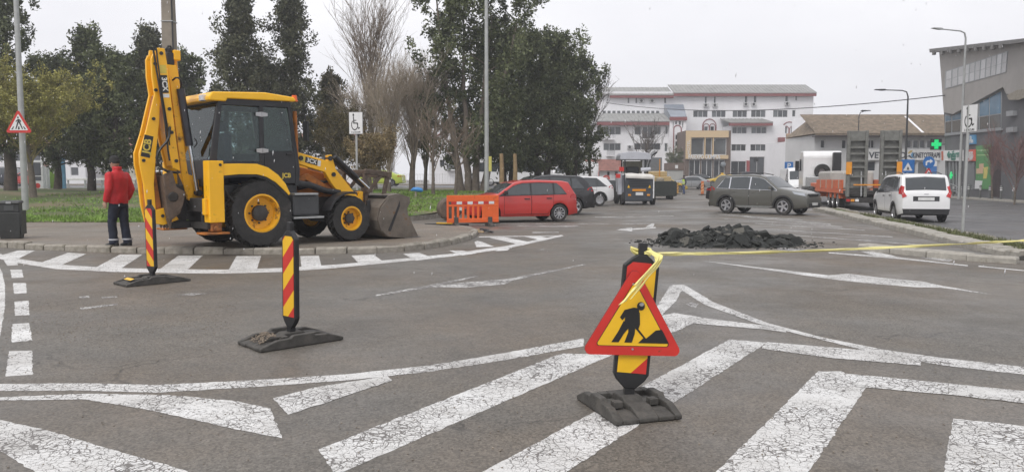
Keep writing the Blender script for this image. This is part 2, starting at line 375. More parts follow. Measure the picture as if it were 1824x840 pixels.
def lawn_mat():
    m = bpy.data.materials.new('lawn_soil'); m.use_nodes = True; t = m.node_tree; N = t.nodes; b = N['Principled BSDF']
    co = N.new('ShaderNodeTexCoord').outputs['Object']
    n1 = N.new('ShaderNodeTexNoise'); n1.inputs['Scale'].default_value = .16; n1.inputs['Detail'].default_value = 9; n1.inputs['Roughness'].default_value = .68; t.links.new(co, n1.inputs[0])
    n2 = N.new('ShaderNodeTexNoise'); n2.inputs['Scale'].default_value = 6; n2.inputs['Detail'].default_value = 8; n2.inputs['Roughness'].default_value = .75; t.links.new(co, n2.inputs[0])
    r1 = N.new('ShaderNodeValToRGB'); t.links.new(n2.outputs[0], r1.inputs[0]); r1.color_ramp.elements[0].position = .3; r1.color_ramp.elements[1].position = .7
    r1.color_ramp.elements[0].color = (.045, .07, .02, 1); r1.color_ramp.elements[1].color = (.11, .15, .04, 1)
    r2 = N.new('ShaderNodeValToRGB'); t.links.new(n2.outputs[0], r2.inputs[0]); r2.color_ramp.elements[0].color = (.09, .07, .04, 1); r2.color_ramp.elements[1].color = (.24, .2, .12, 1)
    r3 = N.new('ShaderNodeValToRGB'); t.links.new(n1.outputs[0], r3.inputs[0]); r3.color_ramp.elements[0].position = .47; r3.color_ramp.elements[1].position = .57
    mx = N.new('ShaderNodeMixRGB'); t.links.new(r3.outputs[0], mx.inputs[0]); t.links.new(r1.outputs[0], mx.inputs[1]); t.links.new(r2.outputs[0], mx.inputs[2])
    t.links.new(mx.outputs[0], b.inputs['Base Color']); b.inputs['Roughness'].default_value = .95
    return m
struct(lm.build('lawn', lawn_mat(), smooth=60))
def lawn_edge_z(p): return 0.0
for nm, pts in (('lawn_kerb', [Vector((p.x, p.y, 0)) for p in LAWN_E[2:]]),):
    root = bpy.data.objects.new(nm, None); S.collection.objects.link(root); root['kind'] = 'structure'
    kerb_run(nm, pts, 1.0, .16, .17, CONC, .015, parent=root, inward=1, seed=8)
# skirt between lot level and the raised lawn along the parked cars
sk = MB(); sp = resample([Vector((p.x, p.y, 0)) for p in LAWN_E[2:]], .7)
ringA = [(p.x - .06, p.y + .04, 0.02) for p in sp]; ringB = [(p.x - .1, p.y + .1, .1 + max(0, park_z(p.x, p.y) - .1)) for p in sp]
n = len(sp); sk.add(ringA + ringB, [(i, i + 1, n + i + 1, n + i) for i in range(n - 1)]); struct(sk.build('lawn_bank', MATS.get('lawn_soil') or bpy.data.materials['lawn_soil']))
# grass blades on the near part of the lawn
rs = np.random.RandomState(5); NB = 90000
yy = 25.0 + (rs.rand(NB) ** 1.8) * 24; xx = -24 + rs.rand(NB) * 27
er = np.array([(edge_x(y) if y >= 26.6 else (-17 + (y - 24.8) / .5 * 9.5 if y < 25.3 else -7.5 + (y - 25.3) / 1.3 * 3.2)) for y in yy])
patch = np.sin(xx * .9 + 1.3 * np.sin(yy * .7)) + np.sin(yy * 1.7 + xx * .4)
keep = (xx < er - .12) & ((patch + rs.rand(NB) * 2.2) > .25) & ((yy < 31) | (xx > -9) | (rs.rand(NB) < .2)); xx, yy = xx[keep], yy[keep]; k = len(xx)
zz = np.array([park_z(a, b) for a, b in zip(xx, yy)]) + .01
ang = rs.rand(k) * 6.283; hgt = .03 + .09 * rs.rand(k) ** 1.5; wd = .012 + .012 * rs.rand(k) + yy * .0004; ln = (rs.rand(k) - .5) * .16; l2 = (rs.rand(k) - .5) * .16
vv = np.empty((k, 3, 3)); vv[:, 0] = np.stack([xx - np.cos(ang) * wd, yy - np.sin(ang) * wd, zz - .01], 1); vv[:, 1] = np.stack([xx + np.cos(ang) * wd, yy + np.sin(ang) * wd, zz - .01], 1); vv[:, 2] = np.stack([xx + ln, yy + l2, zz + hgt], 1)
GRASS = M('grass_blades', (.17, .28, .045), .75, var=.45, sc=.9, dirt=(.16, .15, .06), dsc=1.6, dth=.56, dsoft=.12)
o = arr_obj('grass', vv.reshape(-1, 3), np.arange(k * 3).reshape(k, 3), GRASS); stuff(o); tag(o, 'short green grass and weeds growing on the raised park lawn', 'grass')

# ---- road behind the park and the main cross street, with far pavement
bk = MB(); bk.add([(-300, 60.2, .86), (6.0, 60.2, .86), (9.5, 84, .90), (-300, 84, .9)], [(0, 1, 2, 3)]); struct(bk.build('park_road', ROADM))
bk = MB(); bk.box(-300, 9.3, 84, 92, .5, 1.0); struct(bk.build('far_pavement', M('far_paving', (.25, .22, .18), .9, sc=.6)))
# ---- road at the right, parallel to the kerb island (about 13 degrees off the view)
RD = Vector((math.sin(R(13.1)), math.cos(R(13.1)), 0)); RN = Vector((RD.y, -RD.x, 0))     # along / to the right
K0 = G(1447, 371); 
def RP(along, right, z=0): p = K0 + RD * along + RN * right; return Vector((p.x, p.y, z))
rr = MB(); rr.add([RP(-32, 1.1, .004), RP(-32, 15.0, .004), RP(26, 15.0, .004), RP(26, 1.1, .004)], [(0, 1, 2, 3)]); struct(rr.build('side_road', ROADM))
# pavement along the pharmacy
sp = MB(); q = [RP(-40, 14.6), RP(32, 14.6), RP(32, 22), RP(-40, 22)]; sp.prism([(p.x, p.y) for p in q], .01, .13, 'z'); struct(sp.build('shop_pavement', M('shop_paving', (.2, .19, .175), .85, var=.25, sc=2, bump=.3)))
kerb_run('shop_kerb', [RP(-22, 14.45), RP(30, 14.45)], 1.0, .16, .15, CONC2, .01, inward=-1, seed=3)
# ---- kerb island between lot and side road: two rows of stones with a weedy strip between
isl = bpy.data.objects.new('island_kerb', None); S.collection.objects.link(isl); struct(isl)
p1, p2 = G(1447, 374), G(1740, 447)
kerb_run('', [p2, p1], .9, .5, .16, CONC2, .02, parent=isl, inward=-1, seed=5)
off = RN * 1.0
kerb_run('', [p2 + off + RD * .5, p1 + off], .9, .15, .15, CONC, .02, parent=isl, inward=-1, seed=6)
c1, c2, c3 = G(1503, 443), G(1700, 463), G(1812, 470)
kerb_run('', [c3, c2, c1], .8, .3, .13, CONC2, .025, parent=isl, inward=-1, seed=7)
tipA, tipB = G(1805, 461), G(1745, 449)
kerb_run('', [G(1815, 461), p2], .5, .5, .15, CONC2, .03, parent=isl, inward=-1, seed=9)
st = MB(); st.prism([(p.x, p.y) for p in (p2 + RN * .45 - RD * 1.2, p2 + RN * 1.02 - RD * .4, p1 + RN * 1.02, p1 + RN * .45)], .0, .11, 'z'); struct(st.build('island_strip', bpy.data.materials['lawn_soil']))
k = 2600; tt = rs.rand(k) ** 1.6 * 16; ww = .5 + .45 * rs.rand(k)
bx = np.array([(p2 + RD * a + RN * b)[:] for a, b in zip(tt - 1, ww)]); ang = rs.rand(k) * 6.28; hh = .04 + .12 * rs.rand(k); wd = .014
vv = np.empty((k, 3, 3)); vv[:, 0] = bx + np.stack([-np.cos(ang) * wd, -np.sin(ang) * wd, np.full(k, .1)], 1); vv[:, 1] = bx + np.stack([np.cos(ang) * wd, np.sin(ang) * wd, np.full(k, .1)], 1); vv[:, 2] = bx + np.stack([(rs.rand(k) - .5) * .15, (rs.rand(k) - .5) * .15, .1 + hh], 1)
o = arr_obj('weeds', vv.reshape(-1, 3), np.arange(k * 3).reshape(k, 3), M('weeds', (.11, .12, .05), .8, var=.5, sc=2)); stuff(o); tag(o, 'low weeds growing between the two rows of island kerb stones', 'weeds')

# ---- loose grit on the road: along the kerb, round the works and in the silty corner
rg_ = np.random.RandomState(14); gp = []
kl2 = resample(kl, .05)
for i in range(1500): p = kl2[rg_.randint(0, len(kl2))]; gp.append((p.x + rg_.normal(0, .08), p.y - abs(rg_.normal(0, .35)) - .02))
for i in range(1600): p = G(rg_.uniform(-20, 420), rg_.normal(572, 26)); gp.append((p.x, p.y))
for i in range(2200): p = G(rg_.uniform(-40, 1860), 452 + 390 * rg_.rand() ** 1.5); gp.append((p.x, p.y))
for i in range(900): p = G(rg_.normal(1300, 110), rg_.normal(436, 12)); gp.append((p.x, p.y))
gp = np.array(gp); k = len(gp); s_ = (.0025 + .006 * rg_.rand(k) ** 2.5)[:, None, None]
oct_ = np.array([[1, 0, 0], [0, 1, 0], [-1, 0, 0], [0, -1, 0], [0, 0, .8], [0, 0, -.2]])[None] * (.7 + .6 * rg_.rand(k, 6, 1)) * s_
vv = oct_ + np.concatenate([gp, np.full((k, 1), .003)], 1)[:, None]; fo_ = np.array([[0, 1, 4], [1, 2, 4], [2, 3, 4], [3, 0, 4], [1, 0, 5], [2, 1, 5], [3, 2, 5], [0, 3, 5]])
o = arr_obj('grit', vv.reshape(-1, 3), np.concatenate([fo_ + 6 * i for i in range(k)]), M('grit', (.24, .205, .165), .9, var=.5, sc=25)); stuff(o); tag(o, 'loose brown grit scattered over the asphalt', 'grit')
# ---- painted markings (flat sheets 4 mm above the asphalt)
jr = random.Random(31)
def mark(polys, m, name='road_marking', z=.004):
    z = .0015 + (z - .004) * .5
    b = MB()
    for i, p in enumerate(polys):
        pts = [G(*q) for q in p]; n0 = len(pts); fine = []
        for i2 in range(n0):       # worn, slightly ragged outline
            a_, c_ = pts[i2], pts[(i2 + 1) % n0]; L_ = (c_ - a_).length; k_ = int(min(80, max(1, L_ / .045))) if min(a_.y, c_.y) < 14 and L_ < 8 else 1
            fine += [a_] + [a_.lerp(c_, j / k_) + Vector((jr.gauss(0, .0035), jr.gauss(0, .0035), 0)) for j in range(1, k_)]
        pts = fine; b.add([(v.x, v.y, z + .0002 * (i % 5)) for v in pts], [tuple(range(len(pts)))])
    o = b.build(name, m); return struct(o)
def strip(up, lo): return [list(up) + list(lo)[::-1]]
def band(up, lo):     # quad strip between two polylines with as many points each
    return [[up[i], up[i + 1], lo[i + 1], lo[i]] for i in range(len(up) - 1)]
# hatched area in the foreground
mark(band([(-40, 684), (140, 682), (280, 685), (450, 677), (620, 666), (760, 651), (900, 628), (1040, 602)], [(-40, 696), (140, 695), (280, 699), (450, 689), (620, 677), (760, 662), (900, 641), (1040, 616)]), PAINT)
mark([[(-40, 709), (0, 707), (150, 701), (300, 703), (420, 714), (482, 727), (502, 780), (430, 766), (350, 748), (250, 727), (150, 711), (0, 713), (-40, 715)]], PAINT, z=.0055)
mark([[(487, 709), (560, 690), (690, 669), (700, 677), (513, 739)]], PAINT, z=.007)
mark([[(567, 800), (1000, 629), (1092, 631), (605, 842), (596, 842)]], PAINT)
mark([[(855, 842), (1300, 604), (1366, 610), (1005, 842)]], PAINT)
mark([[(1270, 845), (1457, 661), (1500, 661), (1543, 690), (1436, 845)]], PAINT)
mark([[(1680, 845), (1698, 745), (1860, 762), (1860, 845)]], PAINT)
mark(band([(1457, 661), (1560, 670), (1690, 683), (1860, 700)], [(1530, 689), (1560, 691), (1690, 703), (1860, 722)]), PAINT, z=.008)
mark(band([(1367, 609), (1486, 619), (1571, 626), (1640, 637)], [(1357, 621), (1486, 638), (1571, 645), (1640, 651)]), PAINT, z=.008)
mark(band([(1198, 507), (1219, 507), (1271, 538), (1367, 575), (1467, 601), (1571, 622), (1676, 637), (1860, 657)], [(1196, 511), (1210, 514), (1256, 543), (1343, 574), (1414, 593), (1557, 628), (1676, 650), (1860, 671)]), PAINT, z=.006)
mark([[(1194, 508), (1219, 508), (1205, 535), (1178, 562), (1160, 562)]], PAINT, z=.007)
mark([[(1150, 568), (1200, 557), (1250, 565), (1236, 575), (1205, 590), (1170, 600), (1120, 612), (1090, 612)]], PAINT, z=.0065)
mark(band([(1236, 564), (1357, 579), (1400, 588)], [(1236, 576), (1357, 586), (1400, 592)]), PAINT, z=.008)
mark([[(1222, 541), (1232, 537), (1244, 541), (1240, 548), (1228, 546)]], PAINT_OLD)
mark([[(-60, 738), (0, 747), (80, 765), (200, 800), (360, 845), (70, 845), (0, 803), (-60, 780)]], PAINT)
# crossing bars and their edge line
mark(band([(-30, 440), (0, 452), (30, 460), (100, 471), (200, 477), (300, 479), (400, 480), (500, 477), (600, 471), (700, 462), (800, 452), (900, 438), (960, 426), (1000, 418)], [(-30, 448), (0, 461), (30, 468), (100, 479), (200, 484), (300, 486), (400, 487), (500, 484), (600, 477), (700, 467), (800, 457), (900, 443), (960, 430), (1004, 420)]), PAINT_NEW)
mark([[(32, 446), (62, 446), (34, 460), (0, 455)], [(121, 450), (154, 452), (109, 472), (72, 468)], [(214, 453), (254, 453), (214, 479), (169, 477)], [(318, 455), (361, 455), (332, 482), (282, 481)], [(421, 456), (465, 456), (457, 482), (407, 481)],
      [(535, 456), (568, 455), (573, 476), (537, 477)], [(626, 455), (665, 453), (683, 466), (640, 470)], [(718, 452), (747, 450), (773, 460), (741, 464)], [(799, 446), (824, 446), (849, 451), (824, 455)], [(891, 443), (909, 442), (904, 446), (882, 447)],
      [(845, 431), (850, 429), (857, 430), (880, 439), (849, 440)], [(871, 423), (898, 422), (949, 432), (931, 437)], [(933, 421), (960, 420), (978, 424), (965, 428)], [(853, 421), (992, 419.4), (992, 420.3), (853, 422.6)]], PAINT_NEW, z=.0055)
mark([[(7, 463), (30, 463), (32, 472), (13, 473)], [(18, 480), (39, 480), (42, 494), (21, 495)], [(23, 504), (46, 504), (48, 522), (25, 523)], [(26, 537), (51, 535), (52, 561), (26, 562)], [(22, 577), (52, 575), (58, 606), (20, 610)], [(16, 625), (57, 624), (58, 667), (10, 670)]], PAINT_NEW)
mark([[(-60, 440), (-8, 462), (4, 485), (9, 510), (9, 545), (2, 590), (-8, 620), (-60, 640)]], PAINT_NEW)
# worn arrows and scraps of paint
mark([[(668, 527), (672, 524), (745, 511), (848, 491), (852, 492), (760, 513)], [(735, 512), (800, 505), (922, 495), (900, 506), (830, 512)], [(900, 497), (1040, 470), (1044, 471), (915, 499)]], PAINT_OLD)
mark([[(140, 528), (158, 526), (160, 530), (142, 531)], [(180, 529), (208, 527), (210, 529), (182, 531)], [(142, 548), (208, 540), (210, 543), (144, 551)], [(312, 525), (340, 522), (371, 522), (345, 526)]], PAINT_OLD)
mark([[(1250, 464), (1476, 490), (1510, 487), (1567, 494), (1643, 501), (1676, 508), (1771, 525), (1676, 512), (1629, 511), (1552, 505), (1481, 497)]], PAINT)
mark([[(1476, 449), (1600, 458), (1724, 472), (1724, 474), (1600, 461), (1476, 451)], [(1743, 473), (1824, 481), (1850, 485), (1743, 475)], [(1533, 448), (1560, 448), (1598, 457), (1560, 456)]], PAINT, z=.0065)
mark([[(1640, 455), (1700, 462), (1690, 466), (1640, 460)], [(1380, 440), (1440, 444), (1430, 449), (1390, 447)]], PAINT_OLD)
sl = []
for (a, b, c, d) in ((1397, 417, 1642, 435), (1375, 408, 1590, 421), (1324, 385, 1480, 399), (1345, 397, 1540, 409), (1280, 381, 1430, 391), (1290, 389, 1500, 403)):
    sl.append([(a, b), (c, d), (c, d + 1.6), (a, b + 1.2)])
mark(sl, PAINT_OLD)
mark([[(1097, 409), (1125, 405), (1126, 407), (1168, 404), (1168, 406.5), (1126, 409.3), (1126, 412)], [(1150, 404), (1160, 398), (1166, 398), (1164, 404)]], PAINT)
mark([[(905, 401), (1010, 402.5), (1030, 404.5), (940, 403)], [(985, 402), (1028, 401.5), (1030, 403), (990, 404)], [(890, 397.6), (1160, 398.6), (1160, 399.4), (890, 398.5)], [(946, 413), (995, 412.5), (996, 414.5), (950, 415)], [(963, 444), (968, 443), (970, 445), (962, 446)]], PAINT_OLD)
mark([[(1060, 386), (1200, 384), (1200, 385), (1060, 387)], [(1440, 371), (1460, 370), (1500, 372), (1450, 372)]], PAINT_OLD)
mark([[(1687, 394), (1740, 404.5), (1740, 406), (1687, 395.2)], [(1790, 372), (1822, 372.4), (1822, 373.4), (1790, 373.2)]], PAINT, z=.007)
# ================================================================= BACKHOE LOADER
YEL = M('machine_yellow', (.92, .48, .010), .38, var=.06, sc=2, dirt=(.16, .085, .03), dsc=3.2, dth=.60, dsoft=.08)
YELC = M('cab_yellow', (.94, .51, .012), .34, var=.06, sc=2, dirt=(.35, .2, .04), dsc=5, dth=.64, dsoft=.12)
YELW = M('worn_yellow', (.84, .42, .012), .48, var=.12, sc=3, dirt=(.12, .06, .03), dsc=3.5, dth=.55, dsoft=.1)
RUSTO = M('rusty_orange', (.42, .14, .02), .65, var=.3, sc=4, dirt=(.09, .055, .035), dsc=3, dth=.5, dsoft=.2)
MUD = M('muddy_steel', (.12, .09, .07), .7, .2, var=.4, sc=5, bump=.6, bsc=20, dirt=(.2, .12, .07), dsc=4, dth=.52, dsoft=.2)
BUCKM = M('bucket_steel', (.17, .145, .12), .6, .35, var=.3, sc=3, bump=.3, bsc=25, dirt=(.22, .12, .06), dsc=3, dth=.58, dsoft=.1)
TYRE = M('tyre_rubber', (.03, .029, .028), .85, var=.35, sc=8, bump=.4, bsc=30, dirt=(.13, .115, .10), dsc=2.5, dth=.56, dsoft=.3)
CABB = M('cab_black', (.02, .021, .024), .45, var=.3, sc=4, dirt=(.06, .055, .05), dsc=3, dth=.6, dsoft=.3)
HOSE = M('hydraulic_hose', (.015, .015, .015), .5); CHROME = M('chrome_rod', (.7, .72, .74), .15, .95, var=.05)
CABG = glass_mat('cab_glass', (.74, .82, .82), .0)
DECAL = M('decal_black', (.02, .02, .02), .5); DECW = M('decal_white', (.72, .72, .68), .5); DECY = M('decal_yellow', (.65, .5, .08), .5)

def lug_tyre(r, w, rim, n=22, lug=.045):
    b = MB(); h = w / 2
    b.lathe([(rim, -h * .86), (rim + (r - rim) * .35, -h), (r * .93, -h * .92), (r - lug, -h * .7), (r - lug, h * .7), (r * .93, h * .92), (rim + (r - rim) * .35, h), (rim, h * .86), (rim - .01, h * .6), (rim - .01, -h * .6), (rim, -h * .86)], n=44)
    for i in range(n):
        for sd in (-1, 1):
            t0 = 2 * math.pi * (i + (.25 if sd > 0 else -.25)) / n; pts = []
            for f in (0, .5, 1):
                y = sd * h * (.03 + .93 * f); t = t0 - f * 2 * math.pi / n * .75
                dr = .0 if f < .9 else -.035
                for dt, rr in ((-.05, r - lug - .03), (.05, r - lug - .03), (.04, r + dr), (-.04, r + dr)):
                    a = t + dt * (.7 / r) * 1.0; pts.append((rr * math.cos(a), y, rr * math.sin(a)))
            b.loft([pts[0:4], pts[4:8], pts[8:12]])
    return b
def big_wheel(parent, x, y, r, w, rim, sd):
    wh = lug_tyre(r, w, rim).build('wheel', TYRE, parent, smooth=30, loc=(x, y, r))
    h = w / 2; s = sd
    rb = MB(); rb.lathe([(rim + .02, s * h * .9), (rim - .015, s * h * .92), (rim - .02, s * h * .55), (rim * .92, s * h * .45), (rim * .86, s * h * .1), (rim * .45, s * h * .02), (rim * .42, s * h * .25), (.0, s * h * .25)], n=36)
    rb.lathe([(rim + .02, -s * h * .9), (rim * .9, -s * h * .5), (0, -s * h * .5)], n=30)
    rm = rb.build('rim', YELW, wh, smooth=40)
    hb = MB(); hb.lathe([(rim * .44, s * h * .02), (rim * .44, s * h * .5), (rim * .3, s * h * .62), (0, s * h * .62)], n=20)
    for i in range(8):
        a = i * math.pi / 4; c = Vector((math.cos(a) * rim * .54, 0, math.sin(a) * rim * .54))
        hb.cyl(c + Vector((0, s * h * .0, 0)), c + Vector((0, s * h * .2, 0)), .022, n=6)
    hb.build('hub', M('dirty_hub', (.05, .045, .042), .7, var=.4), wh, smooth=40)
    return wh
T = thing('backhoe_loader', 'yellow backhoe loader with folded digger arm parked on the pavement', 'backhoe loader', (-5.85, 16.46, .118), R(45))
for sd in (-1, 1):
    big_wheel(T, 0, sd * .88, .70, .42, .375, sd)
    big_wheel(T, 2.17, sd * .86, .515, .32, .255, sd)
# chassis
b = MB(); b.box(-1.0, 2.35, -.42, .42, .55, 1.0); b.box(-.3, .35, -.7, .7, .52, .95); b.cyl((0, -.75, .7), (0, .75, .7), .14); b.cyl((2.17, -.75, .5), (2.17, .75, .5), .1); b.box(1.9, 2.55, -.35, .35, .42, .8)
b.build('chassis', M('chassis_dark', (.035, .032, .03), .75, var=.4, sc=5), T, bevel=.02)
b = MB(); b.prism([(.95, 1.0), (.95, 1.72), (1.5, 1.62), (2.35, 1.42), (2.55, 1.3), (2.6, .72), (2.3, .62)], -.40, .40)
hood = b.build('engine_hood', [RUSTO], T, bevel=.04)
b = MB()
for i in range(7): b.box(2.55 + .0, 2.63, -.33, .33, .74 + i * .075, .775 + i * .075)
b.build('grille', BLACK, hood)
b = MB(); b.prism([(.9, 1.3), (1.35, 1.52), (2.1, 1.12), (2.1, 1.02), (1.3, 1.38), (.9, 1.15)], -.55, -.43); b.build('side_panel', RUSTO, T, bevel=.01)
# side tank with step
b = MB(); b.box(.72, 1.36, -1.0, -.5, .62, 1.06); b.build('fuel_tank', M('tank_grey', (.05, .052, .055), .5, var=.3, sc=3), T, bevel=.04)
for q in ((.7, 1.42, -1.08, -.55, .56, .6), (.74, 1.3, -1.06, -.6, 1.062, 1.1)): b = MB(); b.box(*q); b.build('step', STEEL, T)
b = MB(); b.tube([(.95, -.62, 1.32), (1.3, -.68, 1.27), (1.75, -.66, 1.13), (2.1, -.62, 1.1)], .07, 10); b.build('air_duct', BLACK, T, smooth=40)
b = MB(); b.box(-.75, 1.42, .5, 1.0, .62, 1.06); b.build('battery_box', CABB, T, bevel=.03)
# ---- cab
cab = MB(); yo = .84
cab.box(-.9, .95, -.78, .78, 1.0, 1.28)
# lower body panels, both sides
for sd in (-1, 1):
    y0, y1 = sd * (yo - .05), sd * yo
    cab.prism([(-.97, 1.6), (.17, 1.6), (.17, 1.74), (-.92, 1.74)], y0, y1)
    cab.prism([(-.96, 1.72), (-.83, 1.72), (-.67, 3.0), (-.76, 3.0)], y0 - sd * .03, y1)     # rear post
    cab.prism([(.08, 1.3), (.18, 1.3), (.19, 3.02), (.09, 3.02)], y0 - sd * .03, y1 + sd * .004)   # centre post
    cab.prism([(.72, 3.02), (.80, 3.02), (1.0, 1.6), (.97, 1.26), (.88, 1.26), (.90, 1.62)], y0 - sd * .03, y1)   # front post
    cab.prism([(-.74, 2.86), (.76, 2.9), (.79, 3.03), (-.76, 3.0)], y0 - sd * .03, y1 + sd * .002)
for x0, x1, z in ((-.97, -.9, 1.6), ): cab.box(x0, x1, -yo + .05, yo - .05, 1.25, 1.78)
cab.box(-.8, -.7, -yo + .05, yo - .05, 2.9, 3.0); cab.box(.74, .82, -yo + .05, yo - .05, 2.92, 3.02); cab.box(.9, 1.0, -yo + .05, yo - .05, 1.25, 1.75)
cabo = cab.build('cab_frame', CABB, T, bevel=.012)
b = MB(); b.prism([(-.97, 2.93), (-.97, 3.0), (-.9, 3.1), (.2, 3.17), (.85, 3.12), (.9, 3.08), (.9, 3.03), (-.6, 2.99), (-.62, 2.93)], -.9, .9)
roof = b.build('roof', YELC, T, bevel=.035)
for y in (-.62, .62):
    b = MB(); b.box(-1.02, -.93, y - .1, y + .1, 2.93, 3.05); b.build('work_lamp', M('lamp_lens', (.6, .6, .62), .15, .3), roof, bevel=.015)
b = MB(); b.cyl((.92, -.8, 3.04), (.92, -.8, 3.06), .075); b.cyl((.92, -.8, 3.06), (.92, -.8, 3.17), .065, .05); b.build('beacon', M('beacon_orange', (.75, .13, .02), .25), roof, smooth=40)
b = MB(); b.cyl((1.05, -.62, 1.7), (1.02, -.62, 2.85), .045); b.build('exhaust_stack', RUSTO, T, smooth=40)
def pane(name, pts, par, m=CABG):
    b = MB(); n = len(pts); P = [Vector(p) for p in pts]; nr = (P[1] - P[0]).cross(P[2] - P[1]).normalized() * .006
    b.add([p - nr for p in P] + [p + nr for p in P], [tuple(range(n)), tuple(range(2 * n - 1, n - 1, -1))] + [(i, i + n, (i + 1) % n + n, (i + 1) % n) for i in range(n)])
    return b.build(name, m, par)
for sd in (-1, 1):
    y = sd * (yo - .025)
    pane('side_window', [(-.83, y, 1.75), (.08, y, 1.75), (.09, y, 2.86), (-.7, y, 2.86)], T)
    dr = MB(); dr.prism([(.19, 1.3), (.88, 1.3), (.9, 1.62), (.87, 1.98), (.19, 1.96)], y - sd * .02, y + sd * .02); d = dr.build('door', CABB, T, bevel=.01)
    pane('door_glass', [(.2, y, 1.97), (.86, y, 1.99), (.72, y, 2.88), (.2, y, 2.88)], d)
    hb = MB(); hb.box(.68, .8, y + sd * .02, y + sd * .06, 1.9, 1.94); hb.build('door_handle', BLACK, d, bevel=.008)
    for z, hw in ((2.72, .085), (1.98, .085)):
        hg = MB()
        for k in (0, 1):
            x0 = .01 + k * .135
            hg.prism([(x0, z - .035), (x0 + .125 if not k else x0 + .1, z - .05 if not k else z - .045), (x0 + .125 if not k else x0 + .1, z + .05 if not k else z + .045), (x0, z + .035)] if not k else [(x0, z - .05), (x0 + .12, z - .03), (x0 + .12, z + .03), (x0, z + .05)], y + sd * .034, y + sd * .05)
        hg.build('hinge', M('hinge_grey', (.42, .42, .43), .4, .3), T)
    vb = MB()
    for i in range(4): vb.box(-.8, .05, sd * (yo + .002), sd * (yo + .014), 1.61 + i * .032, 1.625 + i * .032)
    vb.build('vent', DARKM, T)
pane('rear_window', [(-.955, -.74, 1.78), (-.955, .74, 1.78), (-.76, .74, 2.9), (-.76, -.74, 2.9)], T)
pane('windscreen', [(.97, -.74, 1.75), (.97, .74, 1.75), (.79, .74, 2.92), (.79, -.74, 2.92)], T)
# inside: seat, console, steering wheel
b = MB(); b.box(-.35, .15, -.26, .26, 1.3, 1.72); b.box(-.4, -.22, -.26, .26, 1.7, 2.35); b.box(-.42, -.26, -.14, .14, 2.38, 2.58); b.build('seat', M('seat_cloth', (.03, .035, .06), .9), T, bevel=.05)
b = MB(); b.box(.55, .85, -.25, .25, 1.28, 1.95); b.lathe([(.19, .0), (.205, .012), (.22, 0), (.205, -.012), (.19, 0)], (.45, 0, 2.02), 'z', 20); b.cyl((.6, 0, 1.9), (.45, 0, 2.02), .03); b.build('steering_column', BLACK, T)
for y in (-.3, .3): b = MB(); b.cyl((-.6, y, 1.28), (-.62, y, 2.0), .02); b.build('control_lever', BLACK, T)
b = MB(); b.tube([(.97, -.86, 2.75), (1.05, -1.0, 2.78), (1.05, -1.02, 2.45)], .014, 6); b.box(1.02, 1.07, -1.12, -.95, 2.2, 2.62); b.build('mirror', BLACK, T, bevel=.02)
b = MB(); b.tube([(.97, .86, 2.75), (1.05, 1.0, 2.78), (1.05, 1.02, 2.45)], .014, 6); b.box(1.02, 1.07, .95, 1.12, 2.2, 2.62); b.build('mirror', BLACK, T, bevel=.02)
# ---- rear fenders (arched sheets)
for sd in (-1, 1):
    arc = [(-.84, 1.69), (-.5, 1.70), (-.12, 1.70), (.12, 1.63), (.34, 1.48), (.5, 1.3), (.6, 1.1)]
    low = [(.575, 1.06), (.44, 1.19), (.28, 1.33), (.08, 1.44), (-.12, 1.49), (-.5, 1.49), (-.84, 1.46)]
    b = MB(); ya, yb = sd * .62, sd * 1.12
    b.prism(arc + [(p[0] - .015, p[1] - .025) for p in arc[::-1]], ya, yb); b.prism(arc + low, yb - sd * .03, yb + sd * .004)
    b.build('rear_fender', YELC, T, bevel=.008)
    b = MB(); l2 = [(p[0] * .97 - .02, p[1] - .05) for p in low]; b.prism(low[::-1] + l2, yb - sd * .05, yb - sd * .02); b.build('fender_lining', BLACK, T)
# front fender
for sd in (-1, 1):
    arc = [(2.17 + .62 * math.cos(a), .5 + .62 * math.sin(a)) for a in [R(160 - i * 14) for i in range(7)]]
    b = MB(); b.prism(arc + [(2.17 + (p[0] - 2.17) * .93, .5 + (p[1] - .5) * .93) for p in arc[::-1]], sd * .68, sd * 1.03); b.build('front_fender', BLACK, T, bevel=.01)
